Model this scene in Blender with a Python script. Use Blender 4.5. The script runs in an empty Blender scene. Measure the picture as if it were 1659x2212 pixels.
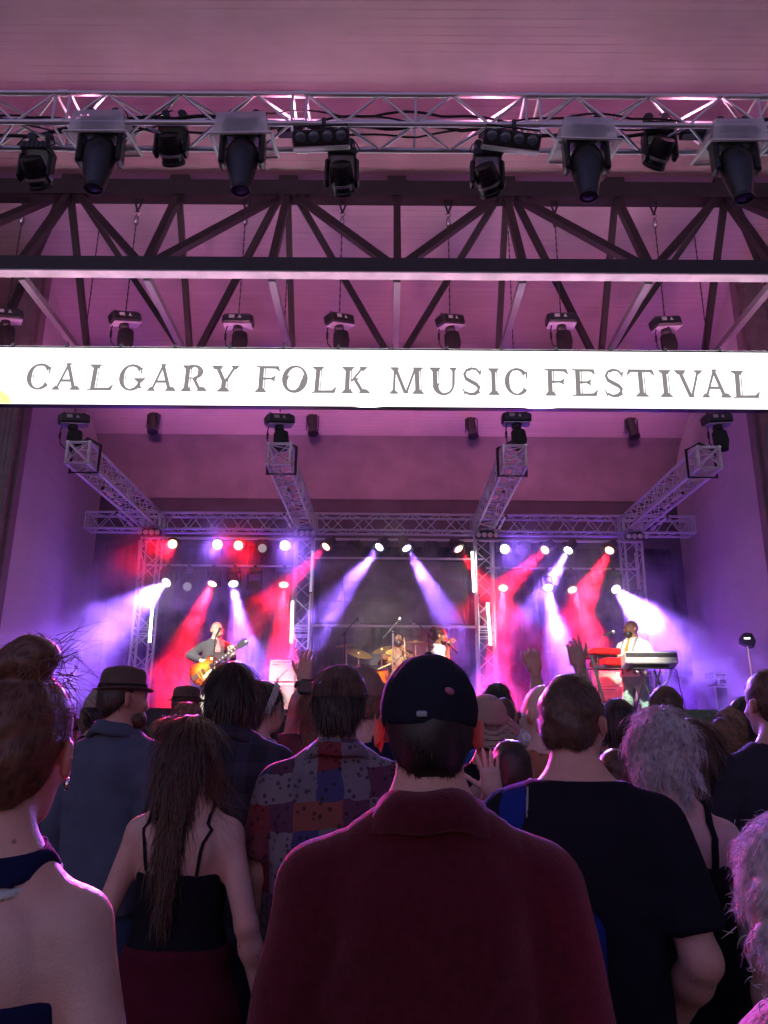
import bpy, math, random
import numpy as np
from mathutils import Vector, Matrix, Quaternion, noise as mnoise

SC = bpy.context.scene
COL = SC.collection
random.seed(7)
RNG = np.random.default_rng(7)
PI = math.pi
R = math.radians

# ------------------------------------------------------------------ camera
FPX, CXP, CYP = 1661.0, 829.5, 1106.0          # photo measured at 1659 x 2212
CAM = Vector((0.0, 0.0, 1.55))
CAMROT = (Matrix.Rotation(R(0.3), 3, 'Z') @ Matrix.Rotation(R(90 + 16.2), 3, 'X') @ Matrix.Rotation(R(0.55), 3, 'Z'))
cam_data = bpy.data.cameras.new('camera')
cam_data.sensor_fit = 'HORIZONTAL'
cam_data.sensor_width = 36.0
cam_data.lens = 36.0 * FPX / 1659.0
cam_data.clip_start = 0.05
cam_data.clip_end = 2000.0
cam_obj = bpy.data.objects.new('camera', cam_data)
COL.objects.link(cam_obj)
cam_obj.matrix_world = Matrix.Translation(CAM) @ CAMROT.to_4x4()
SC.camera = cam_obj

# ------------------------------------------------------------------ dusk sky and last light
world = bpy.data.worlds.new('World')
SC.world = world
world.use_nodes = True
wn = world.node_tree.nodes
wl = world.node_tree.links
for n_ in list(wn):
    wn.remove(n_)
sky_tex = wn.new('ShaderNodeTexSky')
sky_tex.sky_type = 'NISHITA'
sky_tex.sun_disc = False
sky_tex.sun_elevation = R(-3.0)
sky_tex.sun_rotation = R(200.0)
bgn = wn.new('ShaderNodeBackground')
bgn.inputs["Strength"].default_value = 3.2
wo = wn.new('ShaderNodeOutputWorld')
tint = wn.new('ShaderNodeMix'); tint.data_type = 'RGBA'; tint.blend_type = 'MULTIPLY'; tint.inputs[0].default_value = 1.0
tint.inputs[7].default_value = (0.85, 0.68, 1.25, 1)          # city glow in the dusk
wl.new(sky_tex.outputs[0], tint.inputs[6])
wl.new(tint.outputs[2], bgn.inputs['Color'])
wl.new(bgn.outputs[0], wo.inputs['Surface'])
sun_data = bpy.data.lights.new('sun', 'SUN')
sun_data.energy = 0.012
sun_data.angle = R(20)
sun_data.color = (0.75, 0.7, 1.0)
sun_obj = bpy.data.objects.new('sun', sun_data)
COL.objects.link(sun_obj)
sun_obj.rotation_euler = (R(62), 0, R(-20))

# ------------------------------------------------------------------ view and sampling
SC.view_settings.view_transform = 'Standard'
SC.view_settings.look = 'None'
SC.view_settings.exposure = 0.0
SC.view_settings.gamma = 1.0
SC.view_settings.use_curve_mapping = False
cy = SC.cycles
cy.use_denoising = True
cy.max_bounces = 5
cy.diffuse_bounces = 3
cy.glossy_bounces = 2
cy.transmission_bounces = 3
cy.volume_bounces = 2
cy.transparent_max_bounces = 8
cy.sample_clamp_indirect = 4.0
cy.sample_clamp_direct = 0.0
cy.caustics_reflective = False
cy.caustics_refractive = False
cy.use_light_tree = True
cy.volume_step_rate = 1.0
cy.volume_max_steps = 64

# ------------------------------------------------------------------ photo pixel -> place
def ray(x, y):
    return CAMROT @ Vector(((x - CXP) / FPX, -(y - CYP) / FPX, -1.0))
def atY(x, y, Y):
    d = ray(x, y)
    return CAM + d * ((Y - CAM.y) / d.y)
def atZ(x, y, Z):
    d = ray(x, y)
    return CAM + d * ((Z - CAM.z) / d.z)

# ------------------------------------------------------------------ materials
MATS = {}
def newmat(name):
    m = bpy.data.materials.new(name)
    m.use_nodes = True
    MATS[name] = m
    return m, m.node_tree.nodes, m.node_tree.links, m.node_tree.nodes['Principled BSDF']
def mat(name, col, rough=0.6, metal=0.0, var=0.12, nscale=6.0, bump=0.15, bscale=80.0, spec=0.5, sheen=0.0, sss=0.0, coords='Object'):
    """colour broken up by two scales of noise, fine relief in bump and roughness"""
    if name in MATS:
        return MATS[name]
    m, n, l, b = newmat(name)
    tc = n.new('ShaderNodeTexCoord')
    no = n.new('ShaderNodeTexNoise'); no.inputs['Scale'].default_value = nscale; no.inputs['Detail'].default_value = 5
    l.new(tc.outputs[coords], no.inputs['Vector'])
    mr = n.new('ShaderNodeMapRange'); mr.inputs[1].default_value = 0.3; mr.inputs[2].default_value = 0.7
    mr.inputs[3].default_value = 1 - var; mr.inputs[4].default_value = 1 + var
    l.new(no.outputs[0], mr.inputs[0])
    mx = n.new('ShaderNodeVectorMath'); mx.operation = 'SCALE'; mx.inputs[0].default_value = col[:3]
    l.new(mr.outputs[0], mx.inputs['Scale'])
    l.new(mx.outputs[0], b.inputs['Base Color'])
    b.inputs['Roughness'].default_value = rough
    b.inputs['Metallic'].default_value = metal
    b.inputs['Specular IOR Level'].default_value = spec
    if sheen:
        b.inputs['Sheen Weight'].default_value = sheen
        b.inputs['Sheen Roughness'].default_value = 0.4
        b.inputs['Sheen Tint'].default_value = (min(1, col[0] * 3 + .2), min(1, col[1] * 3 + .2), min(1, col[2] * 3 + .2), 1)
    if sss:
        b.inputs['Subsurface Weight'].default_value = sss
        b.inputs['Subsurface Radius'].default_value = (0.02, 0.007, 0.004)
        b.inputs['Subsurface Scale'].default_value = 1.0
    if bump:
        n2 = n.new('ShaderNodeTexNoise'); n2.inputs['Scale'].default_value = bscale; n2.inputs['Detail'].default_value = 3
        l.new(tc.outputs[coords], n2.inputs['Vector'])
        bp = n.new('ShaderNodeBump'); bp.inputs['Strength'].default_value = bump; bp.inputs['Distance'].default_value = 0.01
        l.new(n2.outputs[0], bp.inputs['Height']); l.new(bp.outputs[0], b.inputs['Normal'])
    return m
def emit(name, col, strength):
    if name in MATS:
        return MATS[name]
    m, n, l, b = newmat(name)
    b.inputs['Base Color'].default_value = (0.6, 0.6, 0.6, 1)
    b.inputs['Roughness'].default_value = 0.3
    b.inputs['Emission Color'].default_value = (*col, 1)
    b.inputs['Emission Strength'].default_value = strength
    return m

ALU = mat('aluminium', (0.72, 0.71, 0.74), 0.36, 0.45, 0.1, 9, 0.06, 120)
STEEL = mat('dark_painted_steel', (0.018, 0.015, 0.019), 0.5, 0.0, 0.3, 5, 0.1, 60)
LITSTEEL = mat('banner_lit_steel', (0.42, 0.41, 0.42), 0.55, 0.0, 0.2, 4, 0.12, 50)  # pale tone: banner light on the chord's lower face put into the colour
BLACK = mat('black_plastic', (0.018, 0.018, 0.02), 0.38, 0.0, 0.3, 12, 0.05, 150)
RUBBER = mat('black_rubber', (0.012, 0.012, 0.013), 0.7, 0.0, 0.3, 12, 0.1, 150)
CHROME = mat('chrome', (0.75, 0.75, 0.77), 0.18, 1.0, 0.05, 9, 0.0)
WHITEP = mat('white_plastic', (0.75, 0.75, 0.74), 0.4, 0.0, 0.08, 9, 0.05, 90)
GLASSD = mat('dark_lens_glass', (0.10, 0.13, 0.16), 0.12, 0.0, 0.3, 30, 0.2, 60)

# ------------------------------------------------------------------ objects
def link(o, parent=None):
    COL.objects.link(o)
    if parent is not None:
        o.parent = parent
    return o
def tag(o, label, cat, group=None):
    o['label'] = label
    o['category'] = cat
    if group:
        o['group'] = group
    return o
def thing(name, label, cat, loc=(0, 0, 0), rz=0.0, group=None):
    o = bpy.data.objects.new(name, None)
    o.empty_display_size = 0.1
    link(o)
    o.location = loc
    o.rotation_euler = (0, 0, rz)
    return tag(o, label, cat, group)
def structure(o, kind='structure'):
    o['kind'] = kind
    return o
def wl_of(o):
    v = Vector((0, 0, 0))
    while o is not None:
        v = v + Vector(o.location)
        o = o.parent
    return v

class MB:
    """collects faces of ONE mesh"""
    def __init__(s):
        s.v = []; s.f = []; s.mi = []; s.m = 0
    def add(s, vs, fs):
        k = len(s.v)
        s.v += [tuple(v) for v in vs]
        s.f += [tuple(i + k for i in f) for f in fs]
        s.mi += [s.m] * len(fs)
        return s
    def box(s, c, size, rot=None):
        c = Vector(c); hx, hy, hz = size[0] / 2, size[1] / 2, size[2] / 2
        pts = [Vector((x, y, z)) for z in (-hz, hz) for y in (-hy, hy) for x in (-hx, hx)]
        if rot is not None:
            pts = [rot @ p for p in pts]
        return s.add([p + c for p in pts], [(0, 2, 3, 1), (4, 5, 7, 6), (0, 1, 5, 4), (2, 6, 7, 3), (0, 4, 6, 2), (1, 3, 7, 5)])
    def cbox(s, c, size, b=0.01, rot=None):
        """box with chamfered vertical and horizontal edges"""
        c = Vector(c); hx, hy, hz = size[0] / 2, size[1] / 2, size[2] / 2
        b = min(b, hx * .9, hy * .9, hz * .9)
        rings = []
        for z, k in ((-hz, b), (-hz + b, 0), (hz - b, 0), (hz, b)):
            x, y = hx - k, hy - k
            rings.append([(x - b, -y, z), (x, -y + b, z), (x, y - b, z), (x - b, y, z), (-x + b, y, z), (-x, y - b, z), (-x, -y + b, z), (-x + b, -y, z)])
        pts = [Vector(p) for r in rings for p in r]
        if rot is not None:
            pts = [rot @ p for p in pts]
        fs = [tuple(range(7, -1, -1)), tuple(range(24, 32))]
        for i in range(3):
            for j in range(8):
                a = i * 8 + j; b2 = i * 8 + (j + 1) % 8
                fs.append((a, b2, b2 + 8, a + 8))
        return s.add([p + c for p in pts], fs)
    def tube(s, pts, r, n=8, closed=False, caps=True):
        pts = [Vector(p) for p in pts]
        rs = r if isinstance(r, (list, tuple)) else [r] * len(pts)
        vs = []; fs = []
        up = None
        for i, p in enumerate(pts):
            a = pts[max(0, i - 1)] if not closed else pts[i - 1]
            b = pts[min(len(pts) - 1, i + 1)] if not closed else pts[(i + 1) % len(pts)]
            t = (b - a)
            t = t.normalized() if t.length > 1e-9 else Vector((0, 0, 1))
            if up is None:
                up = Vector((0, 0, 1)) if abs(t.z) < 0.9 else Vector((1, 0, 0))
            u = (up - t * up.dot(t))
            u = u.normalized() if u.length > 1e-6 else t.orthogonal().normalized()
            w = t.cross(u)
            up = u
            for k in range(n):
                a_ = 2 * PI * k / n
                vs.append(p + (u * math.cos(a_) + w * math.sin(a_)) * rs[i])
        m = len(pts)
        for i in range(m if closed else m - 1):
            for k in range(n):
                a = i * n + k; b = i * n + (k + 1) % n
                c = ((i + 1) % m) * n + (k + 1) % n; d = ((i + 1) % m) * n + k
                fs.append((a, b, c, d))
        if caps and not closed:
            fs.append(tuple(range(n - 1, -1, -1)))
            fs.append(tuple((m - 1) * n + k for k in range(n)))
        return s.add(vs, fs)
    def lathe(s, prof, c=(0, 0, 0), rot=None, n=20, sx=1.0, sy=1.0):
        """prof: list of (radius, z); axis along local z"""
        c = Vector(c); vs = []; fs = []
        for r, z in prof:
            for k in range(n):
                a = 2 * PI * k / n
                p = Vector((r * math.cos(a) * sx, r * math.sin(a) * sy, z))
                vs.append((rot @ p if rot is not None else p) + c)
        for i in range(len(prof) - 1):
            for k in range(n):
                a = i * n + k; b = i * n + (k + 1) % n
                fs.append((a, b, b + n, a + n))
        fs.append(tuple(range(n - 1, -1, -1)))
        fs.append(tuple((len(prof) - 1) * n + k for k in range(n)))
        return s.add(vs, fs)
    def poly_prism(s, outline, z0, z1, xf=None):
        n = len(outline)
        vs = [Vector((x, y, z)) for z in (z0, z1) for x, y in outline]
        if xf is not None:
            vs = [xf @ v for v in vs]
        fs = [tuple(range(n - 1, -1, -1)), tuple(range(n, 2 * n))] + [(i, (i + 1) % n, n + (i + 1) % n, n + i) for i in range(n)]
        return s.add(vs, fs)
    def build(s, name, m, parent=None, smooth=False, local=False, origin=None):
        """points are world points unless local; a lone thing gets its origin at its base"""
        if parent is not None:
            off = Vector((0, 0, 0)) if local else wl_of(parent)
            loc = Vector((0, 0, 0))
        else:
            a = np.array(s.v)
            off = Vector(origin) if origin is not None else Vector((float(a[:, 0].mean()), float(a[:, 1].mean()), float(a[:, 2].min())))
            loc = off
        me = bpy.data.meshes.new(name)
        me.from_pydata([(v[0] - off.x, v[1] - off.y, v[2] - off.z) for v in s.v], [], s.f)
        for mm in (m if isinstance(m, (list, tuple)) else [m]):
            me.materials.append(mm)
        if any(s.mi):
            me.polygons.foreach_set('material_index', s.mi)
        if smooth:
            me.shade_smooth()
            try:
                me.set_sharp_from_angle(angle=R(38))
            except Exception:
                pass
        me.update()
        o = bpy.data.objects.new(name, me)
        o.location = loc
        return link(o, parent)

_unit = {}
def _unit_mesh(kind, m):
    k = (kind, m.name)
    if k in _unit:
        return _unit[k]
    b = MB()
    if kind == 'rod':
        b.tube([(0, 0, -.5), (0, 0, .5)], 1.0, 8)
    else:
        b.box((0, 0, 0), (1, 1, 1))
    me = bpy.data.meshes.new(kind)
    me.from_pydata(b.v, [], b.f)
    me.materials.append(m)
    if kind == 'rod':
        me.shade_smooth(); me.set_sharp_from_angle(angle=R(50))
    _unit[k] = me
    return me
def rod(name, p0, p1, r, m, parent, kind='rod', w=None):
    """one straight member; alike members share mesh data"""
    p0 = Vector(p0); p1 = Vector(p1); d = p1 - p0
    o = bpy.data.objects.new(name, _unit_mesh(kind, m))
    o.rotation_mode = 'QUATERNION'
    z = d.normalized()
    if kind == 'rod':
        o.rotation_quaternion = z.to_track_quat('Z', 'Y')
        o.scale = (r, r, d.length)
    else:
        x = Vector((0, -z.z, z.y)) if abs(z.x) > 1e-6 or True else None
        ref = Vector((0, 1, 0)) if abs(z.y) < 0.95 else Vector((1, 0, 0))
        x = z.cross(ref).normalized(); y = z.cross(x)
        o.rotation_quaternion = Matrix((x, y, z)).transposed().to_quaternion()
        o.scale = (r, w if w else r, d.length)
    o.location = (p0 + p1) / 2 - (wl_of(parent) if parent is not None else Vector((0, 0, 0)))
    return link(o, parent)
def lamp(kind, name, loc, target, energy, col, parent, size=0.06, cone=20, blend=0.4):
    L = bpy.data.lights.new(name, kind)
    L.energy = energy; L.color = col
    if kind == 'SPOT':
        L.spot_size = R(cone); L.spot_blend = blend; L.shadow_soft_size = size
    elif kind == 'AREA':
        L.shape = 'DISK'; L.size = size
    else:
        L.shadow_soft_size = size
    o = bpy.data.objects.new(name, L)
    o.rotation_mode = 'QUATERNION'
    o.rotation_quaternion = (Vector(target) - Vector(loc)).to_track_quat('-Z', 'Y')
    o.location = Vector(loc) - (wl_of(parent) if parent is not None else Vector((0, 0, 0)))
    return link(o, parent)
def copy_tree(o, parent=None):
    c = o.copy()
    COL.objects.link(c)
    c.parent = parent
    for ch in list(o.children):
        copy_tree(ch, c)
    return c
# =================================================================== SETTING
STAGE_Z = 1.42
# ---- ground: dark trodden grass and path, to the horizon
def ground_mat():
    m, n, l, b = newmat('trodden_ground')
    tc = n.new('ShaderNodeTexCoord')
    a = n.new('ShaderNodeTexNoise'); a.inputs['Scale'].default_value = 0.7; a.inputs['Detail'].default_value = 8
    c = n.new('ShaderNodeTexNoise'); c.inputs['Scale'].default_value = 40; c.inputs['Detail'].default_value = 4
    cr = n.new('ShaderNodeValToRGB')
    cr.color_ramp.elements[0].color = (0.035, 0.05, 0.02, 1); cr.color_ramp.elements[0].position = 0.4
    cr.color_ramp.elements[1].color = (0.07, 0.06, 0.045, 1); cr.color_ramp.elements[1].position = 0.62
    l.new(tc.outputs['Object'], a.inputs['Vector']); l.new(tc.outputs['Object'], c.inputs['Vector'])
    l.new(a.outputs[0], cr.inputs[0]); l.new(cr.outputs[0], b.inputs['Base Color'])
    b.inputs['Roughness'].default_value = 0.9
    bp = n.new('ShaderNodeBump'); bp.inputs['Strength'].default_value = 0.5; bp.inputs['Distance'].default_value = 0.03
    l.new(c.outputs[0], bp.inputs['Height']); l.new(bp.outputs[0], b.inputs['Normal'])
    return m
g = MB(); S_ = 900
g.add([(-S_, -S_, 0), (S_, -S_, 0), (S_, S_, 0), (-S_, S_, 0)], [(0, 1, 2, 3)])
structure(g.build('ground', ground_mat(), origin=(0, 0, 0)))

# ---- painted boards of the shell: seams run along x
def board_mat(name, col, axis, width, seam=0.45, var=0.1, streak=3.0):
    m, n, l, b = newmat(name)
    tc = n.new('ShaderNodeTexCoord')
    sp = n.new('ShaderNodeSeparateXYZ'); l.new(tc.outputs['Object'], sp.inputs[0])
    dv = n.new('ShaderNodeMath'); dv.operation = 'DIVIDE'; dv.inputs[1].default_value = width
    l.new(sp.outputs[axis], dv.inputs[0])
    fr = n.new('ShaderNodeMath'); fr.operation = 'FRACT'; l.new(dv.outputs[0], fr.inputs[0])
    ln = n.new('ShaderNodeMapRange'); ln.inputs[1].default_value = 0.0; ln.inputs[2].default_value = 0.16
    ln.inputs[3].default_value = 1.0; ln.inputs[4].default_value = 0.0
    l.new(fr.outputs[0], ln.inputs[0])
    mp = n.new('ShaderNodeMapping')
    sc = [0.55, 0.55, 0.55]; sc[axis] = 1.0 / width * 0.5
    mp.inputs['Scale'].default_value = sc
    l.new(tc.outputs['Object'], mp.inputs[0])
    no = n.new('ShaderNodeTexNoise'); no.inputs['Scale'].default_value = 1.0; no.inputs['Detail'].default_value = 3
    l.new(mp.outputs[0], no.inputs['Vector'])
    gate = n.new('ShaderNodeMapRange'); gate.inputs[1].default_value = 0.42; gate.inputs[2].default_value = 0.68
    l.new(no.outputs[0], gate.inputs[0])
    mul = n.new('ShaderNodeMath'); mul.operation = 'MULTIPLY'; l.new(ln.outputs[0], mul.inputs[0]); l.new(gate.outputs[0], mul.inputs[1])
    n3 = n.new('ShaderNodeTexNoise'); n3.inputs['Scale'].default_value = 0.6; n3.inputs['Detail'].default_value = 7; n3.inputs['Roughness'].default_value = 0.65
    l.new(tc.outputs['Object'], n3.inputs['Vector'])
    mr = n.new('ShaderNodeMapRange'); mr.inputs[1].default_value = 0.3; mr.inputs[2].default_value = 0.7; mr.inputs[3].default_value = 1 - var; mr.inputs[4].default_value = 1 + var
    l.new(n3.outputs[0], mr.inputs[0])
    per = n.new('ShaderNodeMapRange'); per.inputs[1].default_value = 0.3; per.inputs[2].default_value = 0.7; per.inputs[3].default_value = 0.92; per.inputs[4].default_value = 1.06
    l.new(no.outputs[0], per.inputs[0])
    m1 = n.new('ShaderNodeMath'); m1.operation = 'MULTIPLY'; l.new(mr.outputs[0], m1.inputs[0]); l.new(per.outputs[0], m1.inputs[1])
    sm = n.new('ShaderNodeMath'); sm.operation = 'MULTIPLY_ADD'; sm.inputs[1].default_value = -seam; l.new(mul.outputs[0], sm.inputs[0]); l.new(m1.outputs[0], sm.inputs[2])
    vs = n.new('ShaderNodeVectorMath'); vs.operation = 'SCALE'; vs.inputs[0].default_value = col; l.new(sm.outputs[0], vs.inputs['Scale'])
    l.new(vs.outputs[0], b.inputs['Base Color'])
    b.inputs['Roughness'].default_value = 0.65
    bp = n.new('ShaderNodeBump'); bp.inputs['Strength'].default_value = 0.6; bp.inputs['Distance'].default_value = 0.01; bp.invert = True
    l.new(mul.outputs[0], bp.inputs['Height']); l.new(bp.outputs[0], b.inputs['Normal'])
    return m
CEIL = board_mat('painted_ceiling_boards', (0.47, 0.37, 0.41), 1, 0.085, 0.45, 0.14)
WALL = board_mat('painted_wall_boards', (0.62, 0.54, 0.58), 2, 0.55, 0.16, 0.1)
COLM = mat('column_cladding', (0.20, 0.15, 0.17), 0.6, 0, 0.15, 8, 0.3, 30)
CURT = mat('black_drape', (0.008, 0.008, 0.012), 0.95, 0, 0.3, 3, 0.2, 120, 0.05)

def ceil_z(Y):
    return 9.12 - 0.42 * (Y - 9.04)
YB = 14.6
shell = thing('bandshell', 'pale boarded bandshell roofing the stage, with sloping ceiling and side walls', 'bandshell', (0, 11.5, 0))
b = MB()
W_ = 13.0
y0, y1 = 2.6, YB
b.add([(-W_, y0, ceil_z(y0)), (W_, y0, ceil_z(y0)), (W_, y1, ceil_z(y1)), (-W_, y1, ceil_z(y1)),
       (-W_, y0, ceil_z(y0) + .3), (W_, y0, ceil_z(y0) + .3), (W_, y1, ceil_z(y1) + .3), (-W_, y1, ceil_z(y1) + .3)],
      [(0, 3, 2, 1), (4, 5, 6, 7), (0, 1, 5, 4), (1, 2, 6, 5), (2, 3, 7, 6), (3, 0, 4, 7)])
b.build('ceiling', CEIL, shell)
XF, XB, YF = 5.36, 5.72, 10.6          # side walls
for s in (-1, 1):
    w = MB()
    x0a, x1a = s * XF, s * XB
    t = 0.22 * s
    bot = 0.0
    w.add([(x0a, YF, bot), (x1a, YB, bot), (x1a + t, YB, bot), (x0a + t, YF, bot),
           (x0a, YF, ceil_z(YF) - .01), (x1a, YB, ceil_z(YB) - .01), (x1a + t, YB, ceil_z(YB) - .01), (x0a + t, YF, ceil_z(YF) - .01)],
          [(0, 3, 2, 1), (4, 5, 6, 7), (0, 1, 5, 4), (1, 2, 6, 5), (2, 3, 7, 6), (3, 0, 4, 7)])
    w.build('side_wall', WALL, shell)
    c = MB()                                            # ribbed column in front of the wall edge
    cx = s * (XF + 0.155)
    c.box((cx, YF - 0.16, 4.3), (0.30, 0.31, 8.6))
    for k in range(4):
        c.box((cx - 0.105 + k * 0.07, YF - 0.318, 4.3), (0.045, 0.008, 8.6))
    c.box((cx - s * 0.17, YF - 0.1, 4.3), (0.05, 0.18, 8.6))
    c.build('column', COLM, shell)
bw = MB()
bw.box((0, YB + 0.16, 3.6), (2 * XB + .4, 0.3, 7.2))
BACKW = mat('back_wall_shade_tone', (0.075, 0.057, 0.072), 0.8, 0, 0.2, 2, 0.2, 20)  # darker than the ceiling boards: the fading light is put into the colour
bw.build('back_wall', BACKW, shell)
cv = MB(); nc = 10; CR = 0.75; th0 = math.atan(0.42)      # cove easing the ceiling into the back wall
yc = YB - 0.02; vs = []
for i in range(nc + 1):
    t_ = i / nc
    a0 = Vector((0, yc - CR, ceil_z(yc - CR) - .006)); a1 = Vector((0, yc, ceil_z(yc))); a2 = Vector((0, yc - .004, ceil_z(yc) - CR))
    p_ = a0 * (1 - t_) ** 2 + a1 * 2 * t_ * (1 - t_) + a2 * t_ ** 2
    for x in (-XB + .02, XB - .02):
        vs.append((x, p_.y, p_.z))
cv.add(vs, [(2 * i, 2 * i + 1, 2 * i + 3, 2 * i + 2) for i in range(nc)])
cv.build('cove', mat('cove_half_shade', (0.23, 0.18, 0.205), 0.8, 0, 0.15, 2, 0.2, 20), shell, True)  # middle tone: a painted step in the light's fall-off

# ---- black drape over the back wall, hung in folds
d = MB(); nx = 260; zt, zb_ = 5.05, STAGE_Z + 0.02
vs = []
for j in range(9):
    z = zt + (zb_ - zt) * j / 8
    for i in range(nx + 1):
        x = -5.45 + 10.9 * i / nx
        k = 0.05 * math.sin(x * 17 + 0.6 * math.sin(z * .7 + x * 3)) + 0.03 * math.sin(x * 41 + z * .4)
        vs.append((x, YB - 0.14 + k * (0.45 + 0.55 * j / 8), z))
fs = [(j * (nx + 1) + i, j * (nx + 1) + i + 1, (j + 1) * (nx + 1) + i + 1, (j + 1) * (nx + 1) + i) for j in range(8) for i in range(nx)]
d.add(vs, fs)
dr = d.build('stage_drape', CURT, None, smooth=True)
tag(dr, 'black drape hung in folds across the back of the stage', 'drape')

# ---- stage platform
STG = mat('black_stage_deck', (0.03, 0.028, 0.03), 0.45, 0, 0.3, 3, 0.25, 40)
st = thing('stage', 'raised black stage deck inside the bandshell', 'stage', (0, 12, 0))
SY0 = 8.9
sf = MB(); sf.box((0, (SY0 + YB - .3) / 2, 0.63), (2 * XF - .1, YB - .3 - SY0 - .1, 1.26)); sf.build('stage_front', STG, st)
npx, npy = 9, 4
for i in range(npx):
    for j in range(npy):
        xw = (2 * XF - .12) / npx; yw = (YB - .32 - SY0) / npy
        p = MB(); p.cbox((-XF + .06 + xw * (i + .5), SY0 + yw * (j + .5), STAGE_Z - 0.075 + 0.0012 * ((i * 3 + j * 5) % 3)), (xw - .006, yw - .006, 0.15), 0.004)
        p.build('deck_panel', STG, st)

# ---- the steel roof truss: M front chord, T top chord, B rear chord, nodes 1.5 m apart
rt = thing('roof_truss', 'dark steel triangular roof truss crossing above the lit banner', 'truss', (0.09, 9.0, 6.8))
NS, X0 = 1.517, 0.09
Mn = lambda k: Vector((X0 + NS * k, 8.03, 6.90))
Tn = lambda k: Vector((X0 + NS * k, 9.04, 8.76))
Bn = lambda k: Vector((X0 + NS * k, 10.35, 6.80))
K = 6
HALFLIT = mat('half_lit_steel', (.17, .165, .18), .5, 0, .2, 5, .1, 60)  # paler than the webs: light on the lower bars put into the colour
def bar(name, p, q, w, m=STEEL, h=None):
    return rod(name, p, q, w, m, rt, 'bar', h)
ch = MB(); ch.box((X0, 8.03, 6.93), (2 * K * NS, 0.13, 0.19)); ch.build('front_chord', STEEL, rt)
ch = MB(); ch.box((X0, 8.03, 6.824), (2 * K * NS, 0.15, 0.018)); ch.build('chord_lit_face', LITSTEEL, rt)
ch = MB(); ch.box((X0, 9.04, 8.80), (2 * K * NS, 0.22, 0.24)); ch.build('top_chord', STEEL, rt)
ch = MB(); ch.box((X0, 10.35, 6.80), (2 * K * NS, 0.2, 0.2)); ch.build('rear_chord', STEEL, rt)
for k in range(-K, K + 1):
    if k % 2:                                            # odd nodes: fans of three
        for q in (k - 1, k, k + 1):
            if abs(q) <= K:
                a, c2 = Tn(k), Mn(q); bar('web_bar', a + (c2 - a) * .03 + Vector(((q - k) * .10, 0, 0)), c2, 0.095)
                a, c2 = Tn(k), Bn(q); bar('web_bar', a + (c2 - a) * .03 + Vector(((q - k) * .10, 0, 0)), c2, 0.082)
    else:
        bar('web_bar', Tn(k), Mn(k), 0.095)
        bar('web_bar', Tn(k), Bn(k), 0.082)
    bar('lower_bar', Mn(k) + Vector((0, .12, -.05)), Bn(k), 0.085, HALFLIT)
    pl = MB(); pl.box((X0 + NS * k, 9.14, 8.985), (0.26, 0.3, 0.13)); pl.build('bracket', STEEL, rt)

# ---- haze machine smoke drifting over the stage
def smoke_mat():
    m = bpy.data.materials.new('stage_smoke'); m.use_nodes = True
    n = m.node_tree.nodes; l = m.node_tree.links
    for q in list(n): n.remove(q)
    out = n.new('ShaderNodeOutputMaterial'); pv = n.new('ShaderNodeVolumePrincipled')
    pv.inputs['Color'].default_value = (0.92, 0.9, 0.95, 1); pv.inputs['Anisotropy'].default_value = 0.25
    tc = n.new('ShaderNodeTexCoord')
    a = n.new('ShaderNodeTexNoise'); a.inputs['Scale'].default_value = 1.15; a.inputs['Detail'].default_value = 4; a.inputs['Roughness'].default_value = 0.62
    a.inputs['Distortion'].default_value = 0.6
    l.new(tc.outputs['Object'], a.inputs['Vector'])
    mr = n.new('ShaderNodeMapRange'); mr.inputs[1].default_value = 0.50; mr.inputs[2].default_value = 0.64; mr.inputs[3].default_value = 0.045; mr.inputs[4].default_value = 1.15
    sp = n.new('ShaderNodeSeparateXYZ'); l.new(tc.outputs['Object'], sp.inputs[0])
    hg = n.new('ShaderNodeMapRange'); hg.interpolation_type = 'SMOOTHSTEP'; hg.inputs[1].default_value = 1.9; hg.inputs[2].default_value = 3.5; hg.inputs[3].default_value = 1.0; hg.inputs[4].default_value = 0.10
    l.new(sp.outputs[2], hg.inputs[0])
    ml = n.new('ShaderNodeMath'); ml.operation = 'MULTIPLY'
    l.new(a.outputs[0], mr.inputs[0]); l.new(mr.outputs[0], ml.inputs[0]); l.new(hg.outputs[0], ml.inputs[1])
    yg = n.new('ShaderNodeMapRange'); yg.interpolation_type = 'SMOOTHSTEP'; yg.inputs[1].default_value = -0.5; yg.inputs[2].default_value = 0.8; yg.inputs[3].default_value = 0.09; yg.inputs[4].default_value = 1.0
    l.new(sp.outputs[1], yg.inputs[0])
    m2 = n.new('ShaderNodeMath'); m2.operation = 'MULTIPLY'; l.new(ml.outputs[0], m2.inputs[0]); l.new(yg.outputs[0], m2.inputs[1]); l.new(m2.outputs[0], pv.inputs['Density']); l.new(pv.outputs[0], out.inputs['Volume'])
    return m
sm = MB(); sm.box((0, 11.85, 3.32), (10.5, 4.9, 3.75))
so = sm.build('stage_smoke', smoke_mat(), origin=(0, 11.85, 1.5)); structure(so, 'stuff')
so['label'] = 'drifting stage smoke catching the coloured light beams'; so['category'] = 'smoke'

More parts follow.
